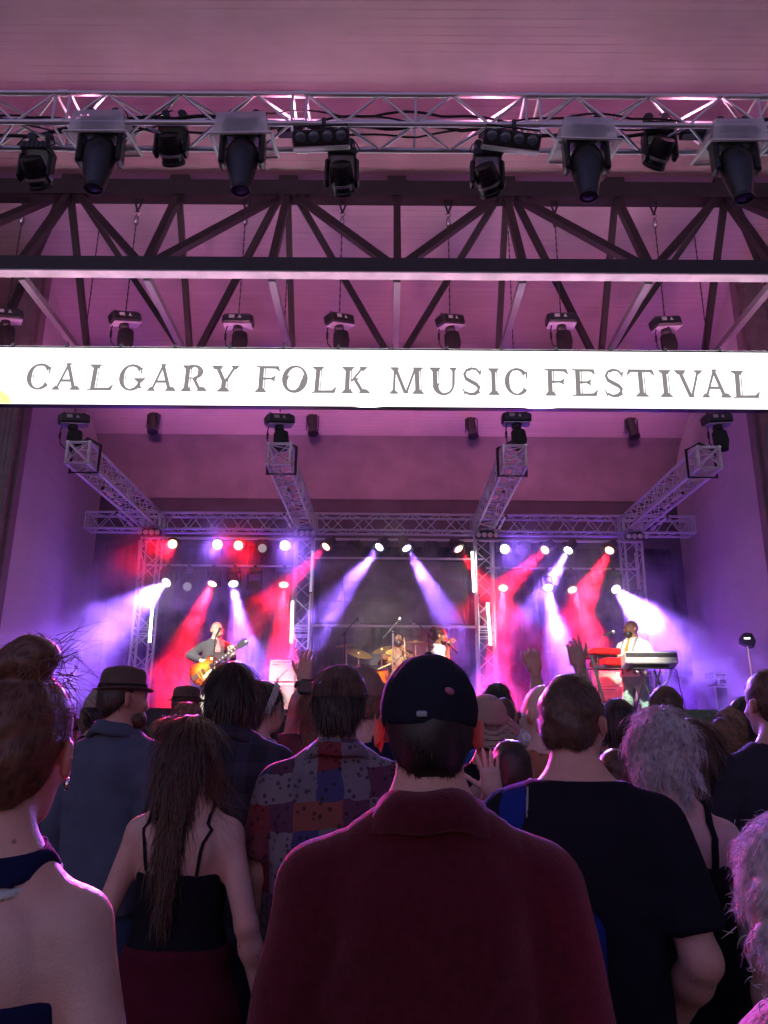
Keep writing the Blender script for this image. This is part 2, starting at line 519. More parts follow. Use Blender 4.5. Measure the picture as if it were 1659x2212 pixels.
# ---- trees outside, past the left and right columns
LEAF = mat('night_leaves', (0.05, 0.085, 0.03), 0.6, 0, 0.4, 3, 0.0)
BARK = mat('bark', (0.07, 0.055, 0.045), 0.9, 0, 0.3, 8, 0.5, 20)
def tree(x, y, h, rad, label, seed):
    rg = np.random.default_rng(seed)
    t = thing('tree', label, 'tree', (x, y, 0), group='trees beside the bandshell')
    b = MB(); b.tube([(x, y, 0), (x + .1, y, h * .3), (x - .1, y + .1, h * .6), (x, y, h * .85)], [.28, .22, .13, .05], 8)
    for k in range(9):
        a = k * 2.4; z = h * (.3 + .05 * k)
        b.tube([(x, y, z), (x + rad * .5 * math.cos(a), y + rad * .5 * math.sin(a), z + .9), (x + rad * .85 * math.cos(a), y + rad * .85 * math.sin(a), z + 1.5)], [.09, .05, .02], 6)
    b.build('trunk', BARK, t)
    c = MB(); cl = []
    for k in range(60):
        a = rg.uniform(0, 6.28); u = rg.uniform(-1, 1); rr = rg.uniform(.45, 1)
        cl.append((x + rad * rr * math.cos(a) * math.sqrt(1 - u * u), y + rad * rr * math.sin(a) * math.sqrt(1 - u * u), h * .62 + h * .36 * u * rr))
    for cx_, cy_, cz_ in cl:
        for _ in range(60):
            p = Vector((cx_, cy_, cz_)) + Vector(rg.normal(0, .33, 3)); q = Quaternion(Vector(rg.normal(0, 1, 3)).normalized(), rg.uniform(0, 6)); s_ = rg.uniform(.07, .13)
            c.add([p + q @ Vector(v) * s_ for v in ((-.5, 0, 0), (0, .9, .1), (.5, 0, 0), (0, -.9, .1))], [(0, 1, 2, 3)])
    c.build('crown', LEAF, t)
tree(-9.2, 13.5, 9.5, 2.6, 'dark leafy tree beyond the left column of the bandshell', 3)
tree(9.6, 14.5, 10.0, 2.7, 'dark leafy tree beyond the right column of the bandshell', 5)
# =================================================================== RIGGING
def perp_frame(d):
    d = d.normalized()
    ref = Vector((0, 0, 1)) if abs(d.z) < 0.9 else Vector((0, 1, 0))
    s = d.cross(ref).normalized()
    u = s.cross(d).normalized()
    return d, s, u
def box_truss(root, a, b, size, nseg, r=0.024, rb=0.010, m=ALU, flip=0, peaks=3, xends=False):
    """four chords and zigzag braces in nseg modules between a and b (centre line)"""
    a = Vector(a); b = Vector(b)
    d, s, u = perp_frame(b - a)
    L = (b - a).length; h = size / 2
    cor = [s * h + u * h, s * -h + u * h, s * -h - u * h, s * h - u * h]
    for c in cor:
        rod('chord', a + c, b + c, r, m, root)
    for k in range(nseg):
        t0 = L * k / nseg + 0.05; t1 = L * (k + 1) / nseg - 0.05
        for i in range(4):
            p, q = cor[i], cor[(i + 1) % 4]
            for t in (t0, t1):
                rod('brace', a + d * t + p, a + d * t + q, rb, m, root)
            st_ = (t1 - t0) / (2 * peaks)
            for j in range(2 * peaks):
                e0, e1 = (p, q) if (j + i + flip) % 2 == 0 else (q, p)
                rod('brace', a + d * (t0 + st_ * j) + e0, a + d * (t0 + st_ * (j + 1)) + e1, rb, m, root)
    if xends:
        for e in ((a,) if xends == 1 else (a, b)):
            rod('brace', e + cor[0], e + cor[2], rb, m, root); rod('brace', e + cor[1], e + cor[3], rb, m, root)
            for i in range(4):
                rod('brace', e + cor[i], e + cor[(i + 1) % 4], rb * 1.2, m, root)
    return cor

# ---- front lighting truss
FTY = 5.25
ft = thing('lighting_truss', 'long aluminium box truss carrying moving heads high above the crowd', 'truss', (0, 5.4, 6.4))
pz = atY(830, 205, FTY).z; qz = atY(830, 268, FTY).z
TS = pz - qz
xs = [atY(u_, 240, FTY).x for u_ in (-375, 131, 646, 1152, 1657, 2160)]
for i in range(5):
    box_truss(ft, (xs[i] + .01, FTY + TS / 2, (pz + qz) / 2), (xs[i + 1] - .01, FTY + TS / 2, (pz + qz) / 2), TS, 1, 0.0235, 0.0115, ALU, i % 2)
for i in range(1, 5):
    for dz in (0, TS):
        for dy in (0, TS):
            rod('coupler', (xs[i] - .045, FTY + dy, qz + dz), (xs[i] + .045, FTY + dy, qz + dz), 0.031, ALU, ft)
xm = atY(898, 240, FTY).x
for dy in (0, TS):
    rod('brace', (xm, FTY + dy, qz), (xm, FTY + dy, pz), 0.012, ALU, ft)
# cables lying in the truss
for k, (lab, ph, rr) in enumerate((('thick black cable lying along the front lighting truss', 0.0, .016), ('thin black cable sagging between the front truss braces', 2.1, .009), ('black cable looping over the rear side of the front truss', 4.0, .011), ('slack thin cable bunched in the middle of the front truss', 5.2, .008))):
    pts = []
    for i in range(90):
        x = -4.2 + 8.4 * i / 89
        pts.append((x, FTY + .07 + .17 * (0.5 + .5 * math.sin(x * 1.3 + ph)), qz + .035 + .05 * (1 + math.sin(x * 2.3 + ph * 2)) + .04 * abs(math.sin(x * 5.1 + ph)) + .018 * k))
    c = MB(); c.tube(pts, rr, 6); tag(c.build('cable', RUBBER, None, True), lab, 'cable')

COVER = None
def cover_mat():
    m, n, l, b = newmat('clear_tote_plastic')
    tr = n.new('ShaderNodeBsdfTransparent'); tr.inputs[0].default_value = (0.93, 0.93, 0.96, 1)
    b.inputs['Base Color'].default_value = (0.95, 0.94, 1.0, 1); b.inputs['Roughness'].default_value = 0.25
    tl = n.new('ShaderNodeBsdfTranslucent'); tl.inputs[0].default_value = (0.95, 0.95, 1.0, 1)
    m1 = n.new('ShaderNodeMixShader'); m1.inputs[0].default_value = 0.5; l.new(b.outputs[0], m1.inputs[1]); l.new(tl.outputs[0], m1.inputs[2])
    no = n.new('ShaderNodeTexNoise'); no.inputs['Scale'].default_value = 5
    mr = n.new('ShaderNodeMapRange'); mr.inputs[3].default_value = 0.48; mr.inputs[4].default_value = 0.68; l.new(no.outputs[0], mr.inputs[0])
    m2 = n.new('ShaderNodeMixShader'); l.new(mr.outputs[0], m2.inputs[0]); l.new(tr.outputs[0], m2.inputs[1]); l.new(m1.outputs[0], m2.inputs[2])
    l.new(m2.outputs[0], n['Material Output'].inputs['Surface'])
    return m
COVER = cover_mat()
HEADM = mat('moving_head_shell', (0.02, 0.02, 0.022), 0.3, 0, 0.25, 10, 0.08, 90)

def frame_from(zdir, xhint):
    z = zdir.normalized(); x = (xhint - z * xhint.dot(z)).normalized(); y = z.cross(x)
    return Matrix((x, y, z)).transposed()

def big_head(ux, uy_top, tilt, label):
    """profile moving head under a clear storage tote used as rain cover"""
    p = atY(ux, uy_top, FTY + .08)
    t = thing('moving_head_light', label, 'stage light', p, group='large moving heads under clear rain covers')
    # tote, open side down, hung under the lower chord
    w0, w1, d0, d1, h = .40, .47, .30, .36, .20
    c = MB()
    def ring(w, d_, z): return [(-w / 2, -d_ / 2, z), (w / 2, -d_ / 2, z), (w / 2, d_ / 2, z), (-w / 2, d_ / 2, z)]
    vs = ring(w0, d0, 0) + ring(w1, d1, -h) + ring(w1 + .05, d1 + .05, -h) + ring(w1 + .05, d1 + .05, -h - .022)
    fs = [(0, 1, 2, 3)]
    for r_ in range(3):
        for i in range(4):
            fs.append((r_ * 4 + i, r_ * 4 + (i + 1) % 4, r_ * 4 + 4 + (i + 1) % 4, r_ * 4 + 4 + i))
    rot = Matrix.Rotation(R(14), 3, 'X') @ Matrix.Rotation(R(-4 * tilt), 3, 'Y')
    c.add([rot @ Vector(v) for v in vs], fs)
    c.build('rain_cover', COVER, t, local=True)
    rim = MB()
    for a_, c_ in ((0, 1), (1, 2), (2, 3), (3, 0)):
        q0 = ring(w1 + .05, d1 + .05, -h - .011)
        rim.tube([rot @ Vector(q0[a_]), rot @ Vector(q0[c_])], .012, 6)
    rim.build('cover_rim', WHITEP, t, True, local=True)
    bs = MB(); bs.cbox(rot @ Vector((0, 0, -.09)), (.33, .25, .12), .02, rot); bs.build('base', BLACK, t, local=True)
    for s in (-1, 1):
        cl = MB(); cl.box((s * .1, 0, .02), (.035, .05, .09)); cl.tube([(s * .1, -.04, .055), (s * .1, .04, .055)], .035, 8); cl.build('clamp', BLACK, t, local=True)
    Y_ = MB()
    for s in (-1, 1):
        Y_.cbox((s * .165, .015, -.30), (.05, .13, .30), .022)
    Y_.cbox((0, .01, -.165), (.34, .16, .06), .025)
    Y_.build('yoke', HEADM, t, local=True)
    ax = Vector((tilt * .14, -.12, -1)).normalized()
    rm = frame_from(ax, Vector((1, 0, 0)))
    hd = MB()
    prof = [(.05, -.13), (.10, -.115), (.128, -.06), (.135, .02), (.130, .10), (.112, .2), (.092, .3), (.078, .36), (.082, .365), (.080, .395), (.066, .397), (.06, .38)]
    hd.lathe(prof, (0, .015, -.34), rm, 28, 1.0, 0.86)
    ho = hd.build('head', HEADM, t, True, local=True)
    for s in (-1, 1):
        r2 = MB(); pts = []
        for k in range(9):
            z = -.06 + .05 * k; rr = .13 - .0011 * max(0, z * 100) ** 1.15 * .9
            pts.append(Vector((0, .015, -.34)) + rm @ Vector((s * .045, -.86 * math.sqrt(max(.0004, (rr + .006) ** 2 - .045 ** 2)) if True else 0, z)))
        r2.tube(pts, .004, 5); r2.build('seam', CHROME if s > 0 else HEADM, ho, True, local=True)
    cb = MB(); cb.tube([(.12, .1, .2), (.17, .06, .1), (.20, .02, -.02), (.21, -.04, -.10), (.16, -.08, -.08), (.13, -.05, -.03)], .007, 6); cb.build('power_cable', RUBBER, t, True, local=True)
    ln = MB(); ln.lathe([(.062, 0), (.05, .012), (.02, .018)], Vector((0, .015, -.34)) + rm @ Vector((0, 0, .375)), rm, 20); ln.build('lens', GLASSD, t, True, local=True)
    return t
big_head(225, 258, 0.10, 'big black moving head under clear tote, leftmost on the front truss')
big_head(528, 262, 0.28, 'big black moving head under clear tote, second from left on the front truss')
big_head(1262, 274, -0.35, 'big black moving head under clear tote, tilted left, third on the front truss')
big_head(1580, 277, 0.05, 'big black moving head under clear tote, rightmost on the front truss')

def small_head(ux, uy, label, aim, energy, cone=7.5):
    """wash moving head; the lens looks down to the stage"""
    p = atY(ux, uy, FTY + .2)
    t = thing('wash_light', label, 'stage light', p, group='small moving heads on the front truss')
    bs = MB(); bs.cbox((0, 0, -.055), (.24, .2, .09), .015)
    for k in range(5): bs.box((-.08 + .04 * k, -.102, -.055), (.012, .01, .06))
    bs.build('base', BLACK, t, local=True)
    for s in (-1, 1):
        cl = MB(); cl.box((s * .07, 0, .03), (.03, .05, .10)); cl.tube([(s * .07, -.035, .09), (s * .07, .035, .09)], .034, 8); cl.build('clamp', BLACK, t, local=True)
        y_ = MB(); y_.cbox((s * .125, 0, -.21), (.04, .10, .24), .016); y_.build('yoke_arm', HEADM, t, local=True)
        sc_ = MB(); sc_.tube([(s * .146, 0, -.30), (s * .152, 0, -.30)], .016, 8); sc_.build('pivot', CHROME, t, local=True)
    aim = Vector(aim)
    ax = (aim - (p + Vector((0, 0, -.27)))).normalized()
    rm = frame_from(ax, Vector((1, 0, 0)))
    hd = MB(); hd.lathe([(.05, -.12), (.085, -.11), (.098, -.05), (.1, .03), (.094, .05), (.094, .1), (.1, .105), (.1, .13), (.085, .132)], (0, 0, -.25), rm, 24); hd.build('head', HEADM, t, True, local=True)
    cb = MB(); cb.tube([(-.05, .08, .22), (-.09, .02, .14), (-.13, -.04, .05), (-.15, -.07, -.04), (-.11, -.09, -.06)], .006, 6); cb.tube([(.06, .06, .2), (.10, .0, .12), (.15, -.04, .0), (.12, -.08, -.07)], .006, 6); cb.build('power_cable', RUBBER, t, True, local=True)
    bd = MB(); bd.lathe([(.101, .035), (.104, .037), (.104, .055), (.101, .057)], (0, 0, -.25), rm, 24); bd.build('band', mat('grey_plastic', (.3, .3, .31), .4), t, True, local=True)
    ln = MB(); ln.lathe([(.082, .125), (.06, .138), (.02, .145)], (0, 0, -.25), rm, 24); ln.build('lens', emit('wash_lens', (1, .93, .82), 6.0), t, True, local=True)
    lamp('SPOT', 'beam', p + Vector((0, 0, -.25)) + ax * .16, aim, energy, (1.0, .90, .76), t, .06, cone, .7)

FW = 8000
small_head(85, 318, 'small moving head at the far left end of the front truss', (-2.5, 11.3, 2.4), FW * 1.1, 12)
small_head(375, 268, 'small moving head between the two left big heads', (-1.75, 12.0, 2.2), FW * .8)
small_head(740, 330, 'small moving head hanging just right of the left blinder', (.1, 12.3, 2.5), FW * 1.3, 11)
small_head(1051, 333, 'small moving head hanging just left of the right blinder', (3.45, 11.2, 2.38), FW * 1.05, 12)
small_head(1420, 275, 'small moving head between the two right big heads', (.72, 11.6, 2.75), FW * .7)

def blinder(ux, uy, roll, label):
    p = atY(ux, uy, FTY - .05)
    t = thing('blinder_light', label, 'stage light', p, group='four-lamp blinders on the front truss')
    rot = Matrix.Rotation(R(roll), 3, 'Y') @ Matrix.Rotation(R(30), 3, 'X')
    b = MB(); b.cbox((0, 0, -.05), (.47, .13, .125), .012, None); b.v = [tuple(rot @ Vector(v)) for v in b.v]; b.build('housing', BLACK, t, local=True)
    b = MB(); b.box((0, 0.0, -.122), (.47, .13, .012)); b.v = [tuple(rot @ Vector(v)) for v in b.v]; b.build('lip', ALU, t, local=True)
    for k in range(4):
        l_ = MB(); l_.lathe([(.043, 0), (.043, .006), (.03, .012), (.01, .014)], rot @ Vector((-.165 + .11 * k, -.066, -.045)), rot @ Matrix.Rotation(R(90), 3, 'X'), 20); l_.build('lens', GLASSD, t, True, local=True)
    y_ = MB(); y_.tube([rot @ Vector((-.22, 0, -.02)), rot @ Vector((-.22, 0, .05)), rot @ Vector((.22, 0, .05)), rot @ Vector((.22, 0, -.02))], .009, 6); y_.build('yoke', BLACK, t, local=True)
    c_ = MB(); c_.box((0.02, .02, .09), (.03, .04, .12)); c_.build('clamp', BLACK, t, local=True)
blinder(693, 286, -3.5, 'four-lamp blinder bar tilted up to the right, left of centre on the front truss')
blinder(1107, 290, 8, 'four-lamp blinder bar tilted down to the right, right of centre on the front truss')

# ---- lit banner
BY = 7.9
bzt = atY(829, 756.5, BY).z; bzb = atY(829, 878.5, BY).z
bn = thing('festival_banner', 'long glowing white banner reading CALGARY FOLK MUSIC FESTIVAL', 'banner', (0, BY, bzb))
BANW = emit('banner_fabric', (1.0, .985, .95), 1.9)
BANG = emit('banner_letter', (.26, .24, .235), 1.0); BANG.node_tree.nodes['Principled BSDF'].inputs['Base Color'].default_value = (.05, .05, .05, 1)
BANY = emit('banner_yellow', (1.0, .95, .25), 1.1)
zm = (bzt + bzb) / 2; hz = (bzt - bzb) / 2
bb = MB(); bb.box((0, BY + .055, zm), (11.4, .09, 2 * hz)); bb.build('box_frame', BLACK, bn)
bb = MB(); bb.add([(-5.7, BY, zm - hz), (5.7, BY, zm - hz), (5.7, BY, zm + hz), (-5.7, BY, zm + hz)], [(0, 1, 2, 3)]); bb.build('panel', BANW, bn)
bb = MB(); bb.box((0, BY + .055, bzt + .018), (11.3, .07, .004)); bb.build('added_top_glow', emit('added_glow_strip', (1.0, .98, .98), 24.0), bn)  # glowing strip added to whiten the chord above it
for z in (bzb - .008, bzt + .008):
    e = MB(); e.box((0, BY + .003, z), (11.4, .02, .014)); e.build('edge_trim', BLACK, bn)
yp = MB(); ycs = [atY(u_, v_, BY - .004) for u_, v_ in ((-40, 872), (24, 873), (20, 856), (2, 843), (-40, 842))]
yp.add([(p_.x, BY - .004, p_.z if i > 1 else bzb + .004) for i, p_ in enumerate(ycs)], [(0, 1, 2, 3, 4)]); yp.build('yellow_corner_mark', BANY, bn)

# --- serif capitals with a white inline, drawn as flat shapes. Units: cap height 1
class Glyph:
    def __init__(s): s.p = []
    def quad(s, a, b, c, d): s.p.append([a, b, c, d]); return s
    def poly(s, pts): s.p.append(list(pts)); return s
    def stem(s, x0, x1, w, y0=0.0, y1=1.0, inline=True):
        """slanting stem of horizontal width w from (x0,y0) to (x1,y1), left edges"""
        if inline:
            g = [(0, .73), (.87, 1.03)]
        else:
            g = [(0, 1)]
        for a, b in g:
            s.quad((x0 + a * w, y0), (x0 + b * w, y0), (x1 + b * w, y1), (x1 + a * w, y1))
        if inline:
            e = .07 * (1 if y1 > y0 else -1)
            for yy0, yy1, t0, t1 in ((y0, y0 + e, 0, e / (y1 - y0)), (y1 - e, y1, 1 - e / (y1 - y0), 1)):
                xa, xb = x0 + (x1 - x0) * t0, x0 + (x1 - x0) * t1
                s.quad((xa + .5 * w, yy0), (xa + .9 * w, yy0), (xb + .9 * w, yy1), (xb + .5 * w, yy1))
        return s
    def serif(s, xl, xr, xa, xb, y, up):
        """bracketed slab serif from xl to xr at y joined to a stem spanning xa..xb"""
        k = .10 if up else -.10
        s.poly([(xl, y), (xr, y), (xr, y + k * .35), (xb, y + k * 1.6), (xa, y + k * 1.6), (xl, y + k * .35)])
        return s
    def arc(s, cx, cy, rx, ry, a0, a1, wf, n=26, inline=None):
        """crescent: outer ellipse, thickness wf(angle) inwards in x units"""
        P = []; Q = []; I0 = []; I1 = []
        for i in range(n + 1):
            a = R(a0 + (a1 - a0) * i / n); w = wf(math.degrees(a))
            c_, s_ = math.cos(a), math.sin(a)
            def pt(t): return (cx + (rx - t) * c_, cy + (ry - t) * s_)
            P.append(pt(0)); Q.append(pt(w)); I0.append(pt(w * .72)); I1.append(pt(w * .85))
        for i in range(n):
            if inline and inline[0] <= i / n <= inline[1]:
                s.quad(P[i], P[i + 1], I0[i + 1], I0[i]); s.quad(I1[i], I1[i + 1], Q[i + 1], Q[i])
            else:
                s.quad(P[i], P[i + 1], Q[i + 1], Q[i])
        return s
cth = lambda thick, thin, a_c, p=2: (lambda a: thin + (thick - thin) * abs(math.cos(R(a - a_c))) ** p)
def glyph(ch):
    G = Glyph(); W = .26
    if ch == 'C':
        G.arc(.52, .5, .52, .52, 40, 320, cth(.29, .10, 180, 2.2), inline=(.22, .82)); G.poly([(.86, .62), (.93, .62), (.95, .88), (.88, .86)]); w = .98
    elif ch == 'G':
        G.arc(.52, .5, .52, .52, 42, 312, cth(.29, .10, 180, 2.2), inline=(.22, .82)); G.poly([(.86, .64), (.92, .64), (.94, .9), (.88, .87)])
        G.stem(.76, .78, .19, .08, .45); G.serif(.62, 1.08, .78, .95, .47, False); w = 1.08
    elif ch == 'A':
        G.stem(.10, .50, .10, 0, 1.0, False); G.stem(.80, .44, .20, 0, 1.04); G.quad((.26, .31), (.82, .31), (.80, .41), (.28, .41))
        G.serif(-.02, .30, .10, .18, 0, True); G.serif(.70, 1.12, .81, 1.0, 0, True); w = 1.1
    elif ch == 'L':
        G.stem(.10, .16, W); G.serif(0, .50, .17, .36, 1.0, False); G.poly([(-.02, 0), (.98, 0), (1.06, .24), (1.0, .22), (.86, .11), (.30, .10), (-.02, .04)]); w = 1.06
    elif ch == 'R':
        G.stem(.10, .13, W); G.serif(0, .42, .10, .32, 0, True); G.serif(.0, .5, .13, .35, 1, False)
        G.arc(.48, .74, .40, .27, -90, 90, cth(.25, .09, 0, 2)); G.quad((.3, .47), (.5, .47), (.5, .52), (.3, .52)); G.quad((.3, .96), (.5, .96), (.5, 1.01), (.3, 1.01))
        G.stem(.74, .42, .20, 0, .50); G.serif(.66, 1.08, .76, .94, 0, True); w = 1.08
    elif ch == 'Y':
        G.stem(.38, .40, W, 0, .45); G.stem(.40, .10, .22, .42, 1.0); G.stem(.52, .86, .11, .42, 1.0, False)
        G.serif(.24, .74, .38, .6, 0, True); G.serif(0, .42, .1, .32, 1, False); G.serif(.74, 1.06, .86, .95, 1, False); w = 1.05
    elif ch == 'F':
        G.stem(.12, .14, W); G.serif(0, .46, .12, .33, 0, True); G.poly([(0, 1), (.92, 1), (1.0, .78), (.94, .80), (.80, .89), (.3, .90), (0, .96)])
        G.poly([(.3, .47), (.62, .48), (.8, .40), (.78, .52), (.84, .66), (.64, .56), (.3, .56)]); w = 1.0
    elif ch == 'O':
        G.arc(.52, .5, .53, .53, 0, 360, cth(.27, .10, 160, 2), 44, inline=(.05, .42)); w = 1.05
    elif ch == 'K':
        G.stem(.12, .14, W); G.serif(0, .46, .12, .33, 0, True); G.serif(0, .5, .14, .35, 1, False)
        G.stem(.34, .80, .11, .45, 1.0, False); G.stem(.80, .42, .21, 0, .58); G.serif(.70, 1.15, .81, 1.0, 0, True); G.serif(.70, 1.02, .80, .88, 1, False); w = 1.12
    elif ch == 'M':
        G.stem(.10, .14, .10, 0, 1, False); G.stem(.55, .12, .20, .02, 1); G.stem(.60, .98, .10, .02, 1, False); G.stem(1.02, .98, W)
        G.serif(-.02, .34, .10, .18, 0, True); G.serif(.90, 1.38, 1.02, 1.23, 0, True); G.serif(0, .34, .14, .3, 1, False); G.serif(.92, 1.34, .98, 1.19, 1, False); w = 1.36
    elif ch == 'U':
        G.stem(.14, .12, W, .34, 1); G.stem(.90, .92, .11, .34, 1, False); G.arc(.56, .36, .43, .40, 180, 360, lambda a: .09 + .15 * max(0, math.cos(R(a - 180))) ** 1.2)
        G.serif(0, .46, .12, .33, 1, False); G.serif(.80, 1.10, .92, 1.0, 1, False); w = 1.08
    elif ch == 'S':
        P = [(.74, .80), (.60, .955), (.40, .985), (.22, .91), (.14, .76), (.20, .63), (.40, .53), (.60, .43), (.72, .30), (.68, .14), (.50, .03), (.30, .02), (.12, .10)]
        Wd = [.09, .09, .10, .14, .19, .23, .25, .25, .23, .18, .13, .10, .09]
        for i in range(len(P) - 1):
            def edge(k, sg):
                a_ = Vector(P[max(0, k - 1)]); c_ = Vector(P[min(len(P) - 1, k + 1)]); t_ = (c_ - a_).normalized(); nn = Vector((-t_.y, t_.x))
                return tuple(Vector(P[k]) + nn * Wd[k] * sg)
            if 3 <= i <= 8:
                G.quad(edge(i, -.5), edge(i, .12), edge(i + 1, .12), edge(i + 1, -.5)); G.quad(edge(i, .36), edge(i, .5), edge(i + 1, .5), edge(i + 1, .36))
            else:
                G.quad(edge(i, -.5), edge(i, .5), edge(i + 1, .5), edge(i + 1, -.5))
        G.poly([(.70, .70), (.76, .70), (.80, .90), (.74, .93)]); G.poly([(.05, .24), (.0, .26), (.08, .0), (.16, .04)]); w = .82
    elif ch == 'I':
        G.stem(.14, .14, W); G.serif(0, .5, .14, .35, 0, True); G.serif(0, .5, .14, .35, 1, False); w = .5
    elif ch == 'E':
        G.stem(.12, .14, W); G.poly([(0, 1), (.88, 1), (.92, .80), (.87, .80), (.74, .90), (.3, .90), (0, .96)]); G.poly([(.3, .46), (.56, .47), (.74, .38), (.72, .51), (.78, .64), (.58, .55), (.3, .55)])
        G.poly([(-.02, 0), (.92, 0), (1.0, .24), (.94, .22), (.80, .11), (.3, .10), (-.02, .04)]); w = 1.0
    elif ch == 'T':
        G.stem(.44, .44, W); G.serif(.28, .82, .44, .65, 0, True); G.poly([(.06, 1.01), (1.04, 1.01), (1.12, .76), (1.06, .78), (.92, .90), (.16, .90), (.04, .80), (-.02, .78)]); w = 1.1
    elif ch == 'V':
        G.stem(.50, .12, .22, .0, 1); G.stem(.56, .90, .10, .0, 1, False); G.serif(0, .46, .12, .34, 1, False); G.serif(.78, 1.12, .90, .98, 1, False); w = 1.1
    return G.p, w
# left / right edges of each letter as measured on the photograph
_c1 = lambda q: q * .6028 * .54861
_c2 = lambda q: (900 + q * .6028) * .54861
_c3 = lambda q: (1800 + q * .7378) * .54861
LET = [(c_, _c1(a), _c1(b_)) for c_, a, b_ in (('C', 165, 325), ('A', 340, 520), ('L', 570, 738), ('G', 770, 945), ('A', 963, 1145), ('R', 1182, 1352), ('Y', 1375, 1553))]
LET += [(c_, _c2(a), _c2(b_)) for c_, a, b_ in (('F', 172, 333), ('O', 347, 515), ('L', 543, 705), ('K', 738, 920), ('M', 1055, 1275), ('U', 1312, 1490))]
LET += [(c_, _c3(a), _c3(b_)) for c_, a, b_ in (('S', 27, 135), ('I', 168, 228), ('C', 255, 383), ('F', 470, 602), ('E', 618, 755), ('S', 788, 898), ('T', 915, 1062), ('I', 1085, 1152), ('V', 1170, 1320), ('A', 1310, 1462), ('L', 1475, 1620))]
for c_, ua, ub in LET:
    base_u = 842.5 + (ua - 100) * .0120; top_u = 786.5 + (ua - 100) * .0098
    A_ = atY(ua, base_u, BY); B_ = atY(ub, base_u, BY); T_ = atY(ua, top_u, BY)
    polys, w = glyph(c_)
    sx = (B_.x - A_.x) / w; sz = T_.z - A_.z
    L_ = MB(); rgz = 0
    for k, pp in enumerate(polys):
        L_.add([(A_.x + x * sx, BY - .006 - .00025 * k, A_.z + y * sz) for x, y in pp], [tuple(range(len(pp)))])
    L_.build('letter', BANG, bn)

# ---- pipe along the top of the banner with clamps
pp = thing('banner_pipe', 'aluminium pipe with black clamps running along the top of the banner', 'pipe', (0, BY + .1, bzt))
PZ = bzt + .075
for dy, dz in ((.14, 0), (.30, -.04)):
    for k in range(4):
        rod('tube', (-6 + k * 3 + .01, BY + dy, PZ + dz), (-3 + k * 3 - .01, BY + dy, PZ + dz), .024, ALU, pp)
for k in range(16):
    x = -5.0 + k * .63
    c_ = MB(); c_.box((x, BY + .14, PZ), (.035, .07, .075)); c_.box((x, BY + .14, PZ + .05), (.015, .03, .04)); c_.build('clamp', BLACK, pp)

# ---- chain hoists
BAG = mat('chain_bag_cloth', (.014, .014, .016), .85, 0, .3, 8, .4, 60)
CHN = mat('hoist_chain', (.06, .05, .05), .5, .6, .2, 20, .1)
STK = mat('grey_sticker', (.45, .45, .45), .5)
UNDERLIT = mat('hoist_underlight', (.5, .46, .55), .5)  # violet light from below put into the plate colour
def hoist(ux, uy, Y, ztop, yaw, roll, label, hook=True):
    p = atY(ux, uy, Y)
    t = thing('chain_hoist', label, 'chain hoist', p, group='chain hoists of the stage roof')
    rot = Matrix.Rotation(R(yaw), 3, 'Z') @ Matrix.Rotation(R(roll), 3, 'Y')
    b = MB(); b.cbox((0, 0, 0), (.40, .20, .15), .03, rot); b.build('motor_housing', BLACK, t, local=True)
    b = MB(); b.box(rot @ Vector((0, 0, -.078)), (.36, .18, .012), rot); b.build('lit_underside', UNDERLIT, t, local=True)
    b = MB(); b.box(rot @ Vector((-.07, -.1015, .02)), (.07, .004, .045), rot); b.build('sticker', STK, t, local=True)
    b = MB(); a_ = rot @ Vector((.03, -.1015, -.01)); b.add([rot @ Vector(q) for q in ((.01, -.1035, -.005), (.06, -.1035, -.005), (.035, -.1035, .045))], [(0, 1, 2)]); b.build('warning_triangle', STK, t, local=True)
    for s in (-1, 1):
        b = MB(); b.tube([rot @ Vector((s * .13, 0, .07)), rot @ Vector((s * .13, 0, .10)), rot @ Vector((s * .13 + .02, 0, .105))], .01, 6); b.build('handle', BLACK, t, local=True)
    b = MB(); b.lathe([(.05, -.17), (.07, -.14), (.06, -.07)], (0.0, 0, 0), None, 12); b.build('load_block', BLACK, t, True, local=True)
    b = MB(); n_ = 14; vs = []; prof = [(.085, -.16), (.10, -.19), (.105, -.30), (.10, -.40), (.085, -.44), (.03, -.45)]
    b.lathe(prof, (.03, .02, 0), None, 14, 1.0, .8)
    b.v = [(x + .006 * math.sin(40 * z + 7 * x), y + .006 * math.cos(33 * z), z) for x, y, z in b.v]
    b.build('chain_bag', BAG, t, True, local=True)
    b = MB(); pts = [(-.13, -.02, -.06), (-.15, -.03, -.16), (-.15, -.03, -.26), (-.14, -.02, -.36), (-.08, 0, -.42), (0, .03, -.38)]
    b.tube(pts, .008, 6); b.tube([(-.15, -.03, -.2), (-.15, -.03, -.29)], .016, 6); b.build('control_cable', RUBBER, t, True, local=True)
    # chain with alternating links
    L_ = ztop - p.z - .08
    b = MB(); nl = max(2, int(L_ / .05))
    for k in range(nl):
        z = .08 + L_ * (k + .5) / nl; hl = L_ / nl * .62
        b.box((0, 0, z), ((.016, .007) if k % 2 else (.007, .016)) + (hl * 2,))
    b.build('chain', CHN, t, local=True)
    if hook:
        z = ztop - p.z
        b = MB(); b.lathe([(.02, -.16), (.034, -.13), (.034, -.06), (.018, -.02)], (0, 0, z), None, 10); b.tube([(0, 0, z - .02), (.035, 0, z + .03), (.02, 0, z + .075), (-.02, 0, z + .07), (-.03, 0, z + .04)], .01, 6)
        b.build('hook', CHROME, t, True, local=True)
        b = MB(); b.tube([(0, 0, z + .05), (.05, 0, z + .2), (.05, 0, z + .3)], .014, 6); b.tube([(0, 0, z + .05), (-.04, 0, z + .2), (-.04, 0, z + .3)], .014, 6); b.build('sling', RUBBER, t, True, local=True)
